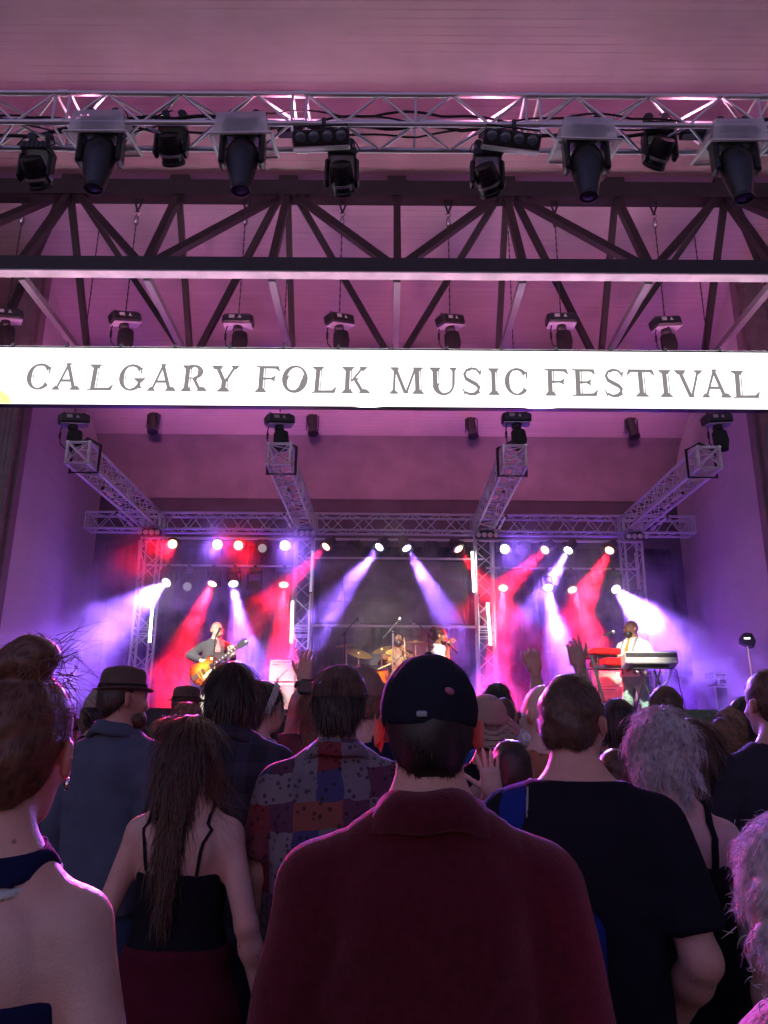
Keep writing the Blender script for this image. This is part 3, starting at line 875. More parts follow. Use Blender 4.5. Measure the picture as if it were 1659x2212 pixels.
HN = ['at the far left above the banner', 'above the word CALGARY, second from the left', 'above the gap after CALGARY, its square front facing out', 'above the letters L and K of FOLK', 'above the letters U and S of MUSIC', 'above the letters F and E of FESTIVAL, its square front facing out', 'above the letters V and A at the right']
for (u_, v_, yw, rl), lb in zip(((14, 682, 30, -12), (270, 688, 38, -16), (515, 694, 0, 0), (733, 692, 40, -14), (972, 694, 35, -16), (1212, 692, 0, 0), (1437, 699, 12, -10)), HN):
    hoist(u_, v_, 9.04, 8.42, yw, rl, 'black chain hoist ' + lb)

# ---- four arms of truss running back, the rear truss and its towers
RY, AY, AZ, TS2 = 13.0, 9.5, 5.10, .29
AX = [-4.10, -1.44, (atY(1117, 972, 9.5).x + atY(1040, 1137, 13).x) / 2, 4.22]
rear = thing('rear_truss', 'aluminium box truss spanning the back of the stage above the coloured lamps', 'truss', (0, RY, AZ))
xe = [-5.26] + AX + [5.32]
for i in range(5):
    a_, c_ = xe[i] + (0 if i == 0 else TS2 / 2), xe[i + 1] - (0 if i == 4 else TS2 / 2)
    box_truss(rear, (a_, RY, AZ), (c_, RY, AZ), TS2, 1, .022, .009, ALU, i % 2, 5 if 0 < i < 4 else 2, 2 if i in (0, 4) else False)
for k, x in enumerate(AX):
    cb = MB()
    for s in (-1, 1):
        for q in (-1, 1):
            cb.box((x + s * TS2 / 2, RY + q * TS2 / 2, AZ), (.045, .045, TS2 + .05)); cb.box((x, RY + s * TS2 / 2, AZ + q * TS2 / 2), (TS2, .043, .043)); cb.box((x + s * TS2 / 2, RY, AZ + q * TS2 / 2), (.043, TS2, .043))
    cb.build('corner_block', ALU, rear)
SIDE = ['far left', 'left of centre', 'right of centre', 'far right']
for k, x in enumerate(AX):
    ar = thing('overhead_truss', 'aluminium truss arm reaching from the rear truss to the audience, ' + SIDE[k], 'truss', (x, AY, AZ), group='truss arms over the stage')
    box_truss(ar, (x, AY, AZ), (x, RY - TS2 / 2 - .03, AZ), TS2, 2, .022, .009, ALU, k % 2, 4, 1)
    sl = MB(); sl.tube([(x - .19, AY + .28, AZ + .2), (x - .19, AY + .28, AZ - .19), (x + .19, AY + .28, AZ - .19), (x + .19, AY + .28, AZ + .2), (x, AY + .28, AZ + .30)], .022, 6, True); sl.build('lifting_sling', RUBBER, ar, True)
    tw = thing('truss_tower', 'upright aluminium truss tower on the stage, ' + SIDE[k], 'truss', (x, RY, STAGE_Z), group='truss towers at the back of the stage')
    box_truss(tw, (x, RY, STAGE_Z + .05), (x, RY, AZ - TS2 / 2 - .04), TS2, 2, .022, .009, ALU, k % 2, 3)
    bp_ = MB(); bp_.box((x, RY, STAGE_Z + .021), (.6, .6, .03)); bp_.build('base_plate', ALU, tw)
    # four-lamp strip on top of the tower
    p = Vector((x + (.02 if k < 2 else .03), RY - .26, AZ - .255))
    s4 = thing('lamp_strip', 'strip of four unlit round lamps on top of the truss tower, ' + SIDE[k], 'stage light', p, group='four-lamp strips on the towers')
    q = MB(); q.cbox((0, 0, 0), (.40, .10, .10), .015); q.build('housing', BLACK, s4, local=True)
    for j in range(4):
        q = MB(); q.lathe([(.042, 0), (.044, .012), (.03, .022), (.01, .025)], (-.15 + .10 * j, -.05, 0), Matrix.Rotation(R(90), 3, 'X'), 18); q.build('lens', WHITEP, s4, True, local=True)
    q = MB(); q.box((0, .05, .08), (.25, .03, .08)); q.build('bracket', BLACK, s4, local=True)
hl = [(160, 907, 30, -10), (604, 908, 25, -8), (1115, 905, 0, 0), (1548, 907, 8, -6)]
for k, (u_, v_, yw, rl) in enumerate(hl):
    hoist(u_, v_, AY + .3, ceil_z(AY + .3) - .05, yw, rl, 'black chain hoist holding up the truss arm ' + SIDE[k], False)

# ---- LED tubes
LED_ON = emit('led_tube_lit', (.97, 1.0, .98), 9.0)
LED_DIM = emit('led_tube_dim', (.80, .72, 1.0), .55)
LED_OFF = mat('led_tube_off', (.62, .55, .62), .35)
def tube_light(a, b_, m, label):
    t = thing('led_tube', label, 'led tube', a, group='led tubes on the truss')
    a = Vector(a); b_ = Vector(b_); d = (b_ - a)
    rod('diffuser', a + d * .02, a + d * .98, .021, m, t)
    for e in (0, .98):
        rod('end_cap', a + d * e, a + d * (e + .02), .024, BLACK, t)
    mid = a + d * .5
    c_ = MB(); c_.box(mid + Vector((0, .05, 0)), (.03, .06, .06)); c_.build('clip', BLACK, t)
for (ua, va, ub, vb, m, lb) in ((330, 1297, 323, 1390, LED_ON, 'glowing white led tube low on the far left tower'), (632, 1297, 629, 1391, LED_ON, 'glowing white led tube low on the tower left of centre'),
        (1020, 1190, 1024, 1281, LED_ON, 'glowing white led tube high on the tower right of centre'), (1053, 1301, 1060, 1396, LED_ON, 'glowing white led tube low on the tower right of centre'),
        (302, 1165, 298, 1256, LED_OFF, 'unlit led tube high on the far left tower'), (675, 1187, 671, 1281, LED_DIM, 'faintly lit led tube high on the tower left of centre'), (1372, 1192, 1380, 1277, LED_OFF, 'unlit led tube high on the far right tower')):
    tube_light(atY(ua, va, RY - .20), atY(ub, vb, RY - .20), m, lb)
for k, x in enumerate(AX):
    z = AZ - TS2 / 2 - .05; s = -1 if k < 2 else 1
    tube_light((x + s * -.02, AY + .95, z), (x + s * -.02, AY + 1.75, z), LED_OFF, 'unlit led tube under the front of the truss arm ' + SIDE[k])
    tube_light((x + s * .2, AY + 2.2, z), (x + s * .2, AY + 3.0, z), LED_OFF, 'unlit led tube beside the rear of the truss arm ' + SIDE[k])

# ---- pipes for the lamps, video screen
def pipe(name, a, b_, label, r=.024):
    o = MB().tube([a, b_], r, 10)
    return tag(o.build(name, ALU, None, True), label, 'pipe', 'lamp pipes on the stage')
P1 = atY(830, 1166, RY - .25).z; P2 = atY(830, 1224, RY - .25).z
pipe('lamp_pipe', (AX[0] - .1, RY - .25, P1), (AX[1] + .1, RY - .25, P1), 'upper lamp pipe between the two left towers')
pipe('lamp_pipe', (AX[1] + .2, RY - .25, P1), (AX[2] - .2, RY - .25, P1), 'upper lamp pipe between the two middle towers')
pipe('lamp_pipe', (AX[2] - .1, RY - .25, P1), (AX[3] + .1, RY - .25, P1), 'upper lamp pipe between the two right towers')
pipe('lamp_pipe', (AX[0], RY - .22, P2), (AX[1], RY - .22, P2), 'lower lamp pipe between the two left towers', .018)
pipe('lamp_pipe', (AX[2], RY - .22, P2), (AX[3], RY - .22, P2), 'lower lamp pipe between the two right towers', .018)
pz1 = atY(845, 1206, RY + .1).z; pz2 = atY(845, 1353, RY + .1).z
pipe('screen_pipe', (AX[1], RY + .1, pz1), (AX[2], RY + .1, pz1), 'pipe along the top edge of the dark screen', .02)
pipe('screen_pipe', (AX[1] - .1, RY + .1, pz2), (AX[2] + .1, RY + .1, pz2), 'bright pipe under the dark screen', .024)
sa, sb = atY(692, 1212, RY + .35), atY(1003, 1346, RY + .35)
scn = thing('video_screen', 'large dark video screen behind the drums', 'screen', ((sa.x + sb.x) / 2, RY + .35, sb.z))
SCR = mat('dark_screen', (.085, .075, .09), .42, 0, .12, 2, .02, 200)
ncx, ncz = 6, 3
for i in range(ncx):
    for j in range(ncz):
        w_ = (sb.x - sa.x) / ncx; h_ = (sa.z - sb.z) / ncz
        q = MB(); q.box((sa.x + w_ * (i + .5), RY + .38, sb.z + h_ * (j + .5)), (w_ - .004, .06, h_ - .004)); q.build('screen_panel', SCR, scn)
q = MB()
for x in (sa.x - .035, sb.x + .035): q.box((x, RY + .4, (sa.z + sb.z) / 2), (.06, .1, sa.z - sb.z + .1))
for z in (sa.z + .035, sb.z - .035): q.box(((sa.x + sb.x) / 2, RY + .4, z), (sb.x - sa.x, .1, .06))
q.build('frame', BLACK, scn)

# ---- coloured beam lamps on the two pipes
LENS = {'r': emit('lens_red', (1.0, .42, .20), 7.0), 'w': emit('lens_violet_white', (.86, .84, 1.0), 9.0), 'o': mat('lens_off', (.04, .045, .05), .1, 0, .2, 30, 0), 'd': emit('lens_faint', (.5, .75, .65), .35)}
COLS = {'r': (1.0, .006, .016), 'w': (.30, .13, 1.0)}
BE = {'r': 13000.0, 'w': 12500.0}
def beam_lamp(ux, uy, kind, tgt, Y, zpipe, label, cone=11, gain=1.0):
    L0 = atY(ux, uy, Y)
    t = thing('beam_light', label, 'stage light', (L0.x, Y + .06, zpipe), group='beam lamps at the back of the stage')
    tg = (Vector(tgt[1:]) if tgt[0] == 'w' else atY(*tgt)) if tgt else L0 + Vector((0, -1, -.35))
    ax = (tg - L0).normalized()
    rm = frame_from(ax, Vector((1, 0, 0)))
    b = MB(); b.cbox((L0.x, Y + .07, zpipe - .06), (.20, .17, .075), .012); b.build('base', BLACK, t)
    b = MB(); b.box((L0.x, Y + .06, zpipe), (.05, .08, .07)); b.build('clamp', BLACK, t)
    for s in (-1, 1):
        b = MB(); b.cbox((L0.x + s * .115, Y + .05, (zpipe + L0.z) / 2 - .05), (.028, .075, max(.12, zpipe - L0.z)), .008); b.build('yoke_arm', BLACK, t)
    b = MB(); b.lathe([(.05, -.22), (.09, -.21), (.105, -.12), (.104, -.02), (.112, -.015), (.112, .012), (.100, .014)], L0, rm, 22); b.build('head', HEADM, t, True)
    b = MB(); b.lathe([(.099, .002), (.07, .016), (.02, .023)], L0, rm, 22); b.build('lens', LENS[kind], t, True)
    if kind in COLS:
        lamp('SPOT', 'beam', L0 + ax * .05, tg, BE[kind] * gain, COLS[kind], t, .05, cone, 1.0)
LY = RY - .28
R1 = [(373, 1175, 'r', ('w', -2.2, 3.0, 1.7), .9), (470, 1176, 'w', ('w', -1.0, 2, 1.6), .7), (515, 1178, 'r', ('w', -.2, 1.8, 1.5), .9), (567, 1184, 'd', None, 0), (615, 1178, 'w', ('w', .3, 1.6, 1.5), .7),
      (705, 1180, 'r', (560, 1320, 11.9), 1.3), (765, 1184, 'o', None, 0), (820, 1181, 'w', (720, 1300, 12.0), 1.2), (878, 1183, 'w', (975, 1350, 12.0), 1.5), (932, 1186, 'o', None, 0),
      (990, 1185, 'r', (1120, 1360, 11.9), 1.3), (1090, 1186, 'w', ('w', 1.3, 2.2, 1.6), .7), (1134, 1188, 'o', None, 0), (1178, 1187, 'r', (1060, 1300, 11.9), 1.1), (1228, 1188, 'w', (1140, 1340, 11.9), 1.1), (1317, 1188, 'r', (1235, 1340, 11.8), 1.9)]
NM = {'r': 'red', 'w': 'violet-white', 'o': 'dark', 'd': 'dim'}
ORD = ['first', 'second', 'third', 'fourth', 'fifth', 'sixth', 'seventh', 'eighth', 'ninth', 'tenth', 'eleventh', 'twelfth', 'thirteenth', 'fourteenth', 'fifteenth', 'sixteenth']
for i, (x, y, k, tg, gn) in enumerate(R1):
    beam_lamp(x, y, k, tg, LY, P1, '%s stage lamp, %s from the left in the upper row' % (NM[k], ORD[i]), 20, gn)
R2 = [(360, 1258, 'w', (150, 1420, 10.75), 2.2), (405, 1267, 'd', None, 0), (459, 1260, 'r', (345, 1500, 11.7), 2.2), (504, 1260, 'w', (530, 1440, 11.8), 1.7), (548, 1268, 'o', None, 0), (613, 1262, 'r', (608, 1430, 11.9), 1.2),
      (1087, 1269, 'r', (1080, 1430, 11.8), 1.9), (1136, 1272, 'o', None, 0), (1184, 1268, 'w', (1210, 1430, 11.7), 1.9), (1236, 1273, 'r', (1310, 1440, 11.7), 1.6), (1290, 1276, 'o', None, 0), (1330, 1272, 'w', (1500, 1440, 10.75), 2.2)]
for i, (x, y, k, tg, gn) in enumerate(R2):
    beam_lamp(x, y, k, tg, LY, P2 - .03, '%s stage lamp, %s from the left in the lower row' % (NM[k], ORD[i]), 34 if i in (0, 11) else 24, gn)

# ---- four spot cans hung from the ceiling inside
for (u_, v_), lb in zip(((333, 892), (676, 896), (1018, 902), (1363, 903)), ('far left', 'left of centre', 'right of centre', 'far right')):
    d_ = ray(u_, v_)
    # where that direction meets the ceiling slope
    k_ = (9.12 + .42 * 9.04 - CAM.z) / (d_.z + .42 * d_.y)
    p = CAM + d_ * k_
    t = thing('ceiling_spot', 'black spotlight can hung under the ceiling behind the banner, ' + lb, 'stage light', p, group='spot cans under the ceiling')
    b = MB(); b.box((0, 0, -.02), (.16, .05, .03)); b.build('clamp', BLACK, t, local=True)
    for s in (-1, 1):
        b = MB(); b.box((s * .11, 0, -.17), (.012, .05, .28)); b.build('yoke_arm', BLACK, t, local=True)
    rm = frame_from(Vector((.12, -.3, -1)).normalized(), Vector((1, 0, 0)))
    b = MB(); b.lathe([(.07, -.2), (.09, -.18), (.09, .03), (.075, .05), (.075, .16), (.10, .165), (.10, .22), (.09, .222)], (0, 0, -.2), rm, 20); b.build('can', BLACK, t, True, local=True)
    b = MB(); b.lathe([(.085, .2), (.05, .21), (.01, .215)], (0, 0, -.2), rm, 20); b.build('lens', GLASSD, t, True, local=True)

# ---- uplights standing on the rear chord of the roof truss, washing the ceiling pink
UPE = 75
for k in range(9):
    x = -5.0 + 10.0 * k / 8
    p = Vector((x, 10.56, 6.32))
    t = thing('ceiling_wash_light', 'pink uplight hung under the rear chord of the roof truss, %s from the left' % ORD[k], 'stage light', p, group='uplights on the roof truss')
    b = MB(); b.cbox((0, 0, 0), (.3, .12, .1), .015); b.build('housing', BLACK, t, local=True)
    b = MB(); b.box((0, 0, .052), (.26, .09, .006)); b.build('lens', emit('uplight_lens', (1, .3, .6), 2.0), t, local=True)
    b = MB(); b.box((0, -.09, .2), (.03, .03, .42)); b.box((0, -.05, 0), (.03, .1, .03)); b.build('bracket', BLACK, t, local=True)
    if k % 2:
        lamp('SPOT', 'wash', p + Vector((0, 0, .07)), p + Vector((0, 3, .85)), UPE * 6.5, (1.0, .29, .62), t, .15, 78, .9)
    else:
        lamp('SPOT', 'wash', p + Vector((0, 0, .07)), p + Vector((0, -.3, 3)), UPE * .25, (1.0, .27, .58), t, .15, 172, .3)
for k in range(8):  # unseen uplights added to even out the pink on the ceiling
    x = -4.9 + 9.8 * k / 7
    p = Vector((x, BY + .52, bzt - .30))
    t = thing('added_banner_uplight', 'added pink uplight, unseen behind the banner, %s from the left' % ORD[k], 'stage light', p, group='added uplights behind the banner')
    b = MB(); b.cbox((0, 0, 0), (.24, .12, .08), .012); b.build('housing', BLACK, t, local=True)
    b = MB(); b.box((0, 0, .042), (.2, .09, .006)); b.build('lens', emit('uplight_lens', (1, .3, .6), 2.0), t, local=True)
    b = MB(); b.box((0, -.11, .1), (.025, .025, .26)); b.box((0, -.06, 0), (.025, .12, .025)); b.build('bracket', BLACK, t, local=True)
    lamp('SPOT', 'wash', p + Vector((0, 0, .06)), p + Vector((0, .1, 3)), 55, (1.0, .28, .60), t, .15, 160, .4)
for k in range(6):  # uplights added to lift the front part of the ceiling
    x = -4.3 + 8.6 * k / 5
    p = Vector((x, FTY + .16, qz + .06))
    t = thing('added_truss_uplight', 'small black uplight added inside the front lighting truss, %s from the left' % ORD[k], 'stage light', p, group='added uplights inside the front truss')
    b = MB(); b.cbox((0, 0, 0), (.22, .10, .06), .012); b.build('housing', BLACK, t, local=True)
    b = MB(); b.box((0, 0, .032), (.18, .07, .006)); b.build('lens', emit('uplight_lens', (1, .3, .6), 2.0), t, local=True)
    lamp('SPOT', 'wash', p + Vector((0, 0, .05)), p + Vector((0, .4, 3)), 68, (1.0, .30, .58), t, .12, 150, .5)
# ---- unseen violet lamps added along the drape as fill for the smoke
for k, x in enumerate((-4.7, -2.7, 2.85, 4.75)):
    p = Vector((x, 13.75, STAGE_Z + .12))
    t = thing('added_violet_fill', 'unseen violet fill lamp added at the foot of the drape, ' + SIDE[k], 'stage light', p, group='added fill lamps at the drape')
    b = MB(); b.cbox((0, 0, 0), (.3, .16, .14), .02); b.build('housing', BLACK, t, local=True)
    b = MB(); b.box((0, -.03, .072), (.26, .1, .006)); b.build('lens', emit('added_violet_lens', (.4, .15, 1), 4.0), t, local=True)
    b = MB(); b.box((-.13, 0, -.09), (.03, .2, .03)); b.box((.13, 0, -.09), (.03, .2, .03)); b.build('foot', BLACK, t, local=True)
    lamp('SPOT', 'wash', p + Vector((0, -.03, .1)), p + Vector((.3 if x < 0 else -.3, -1.6, 2)), 310, (.22, .04, 1.0), t, .1, 110, .8)
# =================================================================== PEOPLE: smooth implicit bodies turned into meshes
A3 = lambda *v: np.array(v, dtype=np.float64)
def rcone(P, a, b, ra, rb):
    a = np.asarray(a, float); b = np.asarray(b, float)
    ba = b - a; d = P - a
    t = np.clip(d @ ba / max(1e-9, ba @ ba), 0, 1)
    return np.linalg.norm(d - t[:, None] * ba, axis=1) - (ra + (rb - ra) * t)
def ellip(P, c, r, rot=None):
    d = P - np.asarray(c, float)
    if rot is not None:
        d = d @ rot
    r = np.asarray(r, float)
    k0 = np.linalg.norm(d / r, axis=1); k1 = np.linalg.norm(d / (r * r), axis=1)
    return k0 * (k0 - 1) / np.maximum(k1, 1e-6)
def rbox(P, c, h, r, rot=None):
    d = P - np.asarray(c, float)
    if rot is not None:
        d = d @ rot
    q = np.abs(d) - (np.asarray(h, float) - r)
    return np.linalg.norm(np.maximum(q, 0), axis=1) + np.minimum(q.max(axis=1), 0) - r
def smin(a, b, k):
    h = np.clip(.5 + .5 * (b - a) / k, 0, 1)
    return b * (1 - h) + a * h - k * h * (1 - h)
def loftz(P, rings, pw=2.3, infl=0.0):
    rg_ = np.array(rings, float)
    z = P[:, 2]
    a = np.interp(z, rg_[:, 0], rg_[:, 1]) + infl; b = np.interp(z, rg_[:, 0], rg_[:, 2]) + infl; c = np.interp(z, rg_[:, 0], rg_[:, 3])
    q = (np.abs(P[:, 0] / a) ** pw + np.abs((P[:, 1] - c) / b) ** pw) ** (1 / pw)
    d = (q - 1) * np.minimum(a, b)
    e = np.maximum(rg_[0, 0] - z, z - rg_[-1, 0])
    return np.where(e > 0, np.sqrt(np.maximum(d, 0) ** 2 + e * e), d)
def rotm(yaw=0, pitch=0, roll=0):
    return np.array(Matrix.Rotation(R(yaw), 3, 'Z') @ Matrix.Rotation(R(-pitch), 3, 'X') @ Matrix.Rotation(R(roll), 3, 'Y'))
def folds(P, seed, amp, fz=9.0, fx=16.0):
    ph = seed * 1.7
    x, y, z = P[:, 0], P[:, 1], P[:, 2]
    w = np.sin(fx * x + 3.1 * np.sin(fz * .45 * z + ph) + ph) * np.sin(fz * z * .5 + 2.2 * x + ph * 2)
    v = np.sin(fx * 1.9 * (x + .6 * z) + 2 * np.sin(fz * z + ph) + 2.1 * ph + 8 * y)
    u = np.sin(fx * .8 * (x - .9 * z) + 9 * y + 1.3 * ph)
    return amp * (.5 * w + .32 * v * np.clip(.5 + .5 * u, 0, 1) + .3 * u)

_E = [((0, 0, 0), (1, 0, 0)), ((0, 1, 0), (1, 1, 0)), ((0, 0, 1), (1, 0, 1)), ((0, 1, 1), (1, 1, 1)), ((0, 0, 0), (0, 1, 0)), ((1, 0, 0), (1, 1, 0)), ((0, 0, 1), (0, 1, 1)), ((1, 0, 1), (1, 1, 1)), ((0, 0, 0), (0, 0, 1)), ((1, 0, 0), (1, 0, 1)), ((0, 1, 0), (0, 1, 1)), ((1, 1, 0), (1, 1, 1))]
def polygonize(f, lo, hi, h):
    """naive surface nets, evaluated only near the surface"""
    lo = np.array(lo, float) - 2 * h; hi = np.array(hi, float) + 2 * h
    B = 4
    n = (np.ceil((hi - lo) / h / B).astype(int) + 1) * B
    nb = n // B
    ax = [lo[i] + (np.arange(nb[i]) * B + (B - 1) / 2) * h for i in range(3)]
    G = np.stack(np.meshgrid(*ax, indexing='ij'), -1).reshape(-1, 3)
    D = f(G).reshape(nb)
    near = np.abs(D) < B * h * 1.15 + 0.03
    Vv = np.repeat(np.repeat(np.repeat(D, B, 0), B, 1), B, 2)
    mk = np.repeat(np.repeat(np.repeat(near, B, 0), B, 1), B, 2)
    idx = np.argwhere(mk)
    Vv[mk] = f(lo + idx * h)
    ins = Vv < 0
    cn = n - 1
    cs = [slice(0, -1), slice(1, None)]
    cnt = np.zeros(cn, int)
    for i in (0, 1):
        for j in (0, 1):
            for k in (0, 1):
                cnt += ins[cs[i], cs[j], cs[k]]
    act = (cnt > 0) & (cnt < 8)
    ci = np.argwhere(act)
    if len(ci) == 0:
        return np.zeros((0, 3)), np.zeros((0, 4), int)
    acc = np.zeros((len(ci), 3)); num = np.zeros(len(ci))
    for e0, e1 in _E:
        v0 = Vv[ci[:, 0] + e0[0], ci[:, 1] + e0[1], ci[:, 2] + e0[2]]; v1 = Vv[ci[:, 0] + e1[0], ci[:, 1] + e1[1], ci[:, 2] + e1[2]]
        m = (v0 < 0) != (v1 < 0)
        t = np.where(m, v0 / np.where(np.abs(v0 - v1) < 1e-12, 1, v0 - v1), 0)
        acc += np.where(m[:, None], np.array(e0) + t[:, None] * (np.array(e1) - np.array(e0)), 0); num += m
    V = lo + (ci + acc / num[:, None]) * h
    ID = -np.ones(cn, int); ID[act] = np.arange(len(ci))
    F = []
    for d in range(3):
        e1, e2 = (d + 1) % 3, (d + 2) % 3
        sl0 = [slice(1, -1)] * 3; sl1 = [slice(1, -1)] * 3
        sl0[d] = slice(0, -1); sl1[d] = slice(1, None)
        a = ins[tuple(sl0)]; b = ins[tuple(sl1)]
        q = np.argwhere(a != b)
        if not len(q):
            continue
        q[:, e1] += 1; q[:, e2] += 1
        fl = ins[q[:, 0], q[:, 1], q[:, 2]]
        def at(o1, o2):
            w = q.copy(); w[:, e1] += o1; w[:, e2] += o2
            return ID[w[:, 0], w[:, 1], w[:, 2]]
        qd = np.stack([at(-1, -1), at(0, -1), at(0, 0), at(-1, 0)], 1)
        qd[~fl] = qd[~fl][:, ::-1]
        F.append(qd)
    F = np.concatenate(F)
    F = F[(F >= 0).all(1)]
    return V, F
def mesh_np(name, V, F, mats, parent=None, smooth=True, mi=None):
    me = bpy.data.meshes.new(name)
    V = np.ascontiguousarray(V, dtype=np.float32); F = np.ascontiguousarray(F, dtype=np.int32)
    k = F.shape[1]
    me.vertices.add(len(V)); me.vertices.foreach_set('co', V.ravel())
    me.loops.add(F.size); me.loops.foreach_set('vertex_index', F.ravel())
    me.polygons.add(len(F)); me.polygons.foreach_set('loop_start', np.arange(0, F.size, k, dtype=np.int32))
    if mi is not None:
        me.polygons.foreach_set('material_index', np.ascontiguousarray(mi, dtype=np.int32))
    me.update(calc_edges=True)
    me.validate()
    for m in (mats if isinstance(mats, (list, tuple)) else [mats]):
        me.materials.append(m)
    if smooth:
        me.shade_smooth()
    o = bpy.data.objects.new(name, me)
    return link(o, parent)

# ------------------------------------------------------------------ strands of hair
def strands(V, F, n, length, flow, seed, width=.0022, seg=4, lift=.15, wave=.0, droop=1.0, jit=.25, mask=None):
    """ribbons rooted on a hair shell, combed along flow(p) and pulled down"""
    rg_ = np.random.default_rng(seed)
    T = V[F]
    nrm = np.cross(T[:, 2] - T[:, 0], T[:, 3] - T[:, 1]); ar = np.linalg.norm(nrm, axis=1)
    nrm = nrm / np.maximum(ar, 1e-9)[:, None]
    if mask is not None:
        ar = ar * mask(T.mean(1))
    if ar.sum() <= 0:
        return np.zeros((0, 3)), np.zeros((0, 4), int)
    fi = rg_.choice(len(F), n, p=ar / ar.sum())
    u = rg_.random((n, 4)); u /= u.sum(1, keepdims=True)
    p = (T[fi] * u[:, :, None]).sum(1); nn = nrm[fi]
    L = length * rg_.uniform(.5, 1.25, n); st = L / seg
    d = flow(p); d = d - (d * nn).sum(1, keepdims=True) * nn
    d = d / np.maximum(np.linalg.norm(d, axis=1, keepdims=True), 1e-6) + nn * lift * rg_.uniform(.2, 1.6, (n, 1)) + rg_.normal(0, jit, (n, 3)) * .5
    d /= np.linalg.norm(d, axis=1, keepdims=True)
    pts = []; wd = np.cross(d, nn); wd /= np.maximum(np.linalg.norm(wd, axis=1, keepdims=True), 1e-6)
    wd = wd + .5 * rg_.normal(0, 1, (n, 1)) * nn; wd /= np.linalg.norm(wd, axis=1, keepdims=True)
    cur = p - nn * .002; ph = (3 * np.sin(33 * p[:, 0] + seed) + 3 * np.sin(29 * p[:, 2] + 1) + 2 * np.sin(31 * p[:, 1]))[:, None] + rg_.normal(0, .35, (n, 1))
    for k in range(seg + 1):
        w = width * rg_.uniform(.7, 1.2, (n, 1)) * (1 - .75 * (k / seg) ** 2)
        off = wave * wd * np.sin(ph + k * 1.9) + wave * nn * np.cos(ph + k * 1.9) * .6
        pts.append((cur + off - wd * w * .5, cur + off + wd * w * .5))
        cur = cur + d * st[:, None]
        d = d + np.array([0, 0, -.12 * droop]); d /= np.linalg.norm(d, axis=1, keepdims=True)
    Vs = np.stack([q for pr in pts for q in pr], 1).reshape(-1, 3)
    m = 2 * (seg + 1); base = np.arange(n)[:, None] * m
    Fs = np.concatenate([base + np.array([2 * k, 2 * k + 1, 2 * k + 3, 2 * k + 2]) for k in range(seg)])
    return Vs, Fs

# ------------------------------------------------------------------ cloth, skin, hair colours
def skin(name, col, sss=.12):
    m = mat('skin_' + name, col, .47, 0, .16, 9, .2, 220, .45, sss=sss)
    n = m.node_tree.nodes; l = m.node_tree.links; b = n['Principled BSDF']
    src = b.inputs['Base Color'].links[0].from_socket
    tc = n.new('ShaderNodeTexCoord')
    a = n.new('ShaderNodeTexNoise'); a.inputs['Scale'].default_value = 4.5; a.inputs['Detail'].default_value = 4; l.new(tc.outputs['Object'], a.inputs['Vector'])
    r = n.new('ShaderNodeValToRGB'); r.color_ramp.elements[0].position = .38; r.color_ramp.elements[0].color = (1.08, .92, .88, 1); r.color_ramp.elements[1].position = .64; r.color_ramp.elements[1].color = (.88, .95, .98, 1)
    l.new(a.outputs[0], r.inputs[0])
    v = n.new('ShaderNodeTexVoronoi'); v.inputs['Scale'].default_value = 17; l.new(tc.outputs['Object'], v.inputs['Vector'])
    q = n.new('ShaderNodeMapRange'); q.inputs[1].default_value = .045; q.inputs[2].default_value = .075; q.inputs[3].default_value = .45; q.inputs[4].default_value = 1.0; l.new(v.outputs['Distance'], q.inputs[0])
    x = n.new('ShaderNodeVectorMath'); x.operation = 'MULTIPLY'; l.new(src, x.inputs[0]); l.new(r.outputs[0], x.inputs[1])
    y = n.new('ShaderNodeVectorMath'); y.operation = 'SCALE'; l.new(x.outputs[0], y.inputs[0]); l.new(q.outputs[0], y.inputs['Scale'])
    l.new(y.outputs[0], b.inputs['Base Color'])
    return m
SK_PALE = skin('pale', (.62, .40, .32)); SK_TAN = skin('tan', (.50, .30, .22)); SK_BROWN = skin('brown', (.22, .105, .055)); SK_DARK = skin('dark', (.15, .07, .04)); SK_OLIVE = skin('olive', (.42, .25, .17))
def ear_mat():
    m, n, l, b = newmat('skin_ear')
    b.inputs['Base Color'].default_value = (.60, .28, .22, 1); b.inputs['Roughness'].default_value = .5
    t = n.new('ShaderNodeBsdfTranslucent'); t.inputs[0].default_value = (.9, .10, .06, 1)
    x = n.new('ShaderNodeMixShader'); x.inputs[0].default_value = .4
    l.new(b.outputs[0], x.inputs[1]); l.new(t.outputs[0], x.inputs[2]); l.new(x.outputs[0], n['Material Output'].inputs['Surface'])
    return m
SK_EAR = ear_mat(); SK_EAR_SOFT = SK_EAR.copy(); SK_EAR_SOFT.name = 'skin_ear_soft'
for _n in SK_EAR_SOFT.node_tree.nodes:
    if _n.type == 'MIX_SHADER': _n.inputs[0].default_value = .15
def hairm(name, col, rough=.42):
    return mat('hair_' + name, col, rough if col[0] < .15 else .65, 0, .45, 60, 0, 80, .5 if col[0] < .15 else .2)
H_BLACK = hairm('black', (.010, .008, .008)); H_DARK = hairm('dark_brown', (.030, .018, .012)); H_BROWN = hairm('brown', (.075, .040, .022)); H_AUB = hairm('auburn', (.13, .055, .03)); H_GREY = hairm('grey', (.36, .34, .33)); H_LGREY = hairm('light_grey', (.52, .50, .50)); H_SAND = hairm('sandy', (.19, .12, .07))
def cloth(name, col, sheen=.0, bump=.3, bs=220, var=.15, rough=.85):
    return mat('cloth_' + name, col, .95, 0, var, 7, bump, bs, .08, sheen=sheen)
DENIM = cloth('denim', (.035, .055, .11), .1); BLKCL = cloth('black', (.012, .012, .016)); NAVY = cloth('navy', (.014, .017, .04))

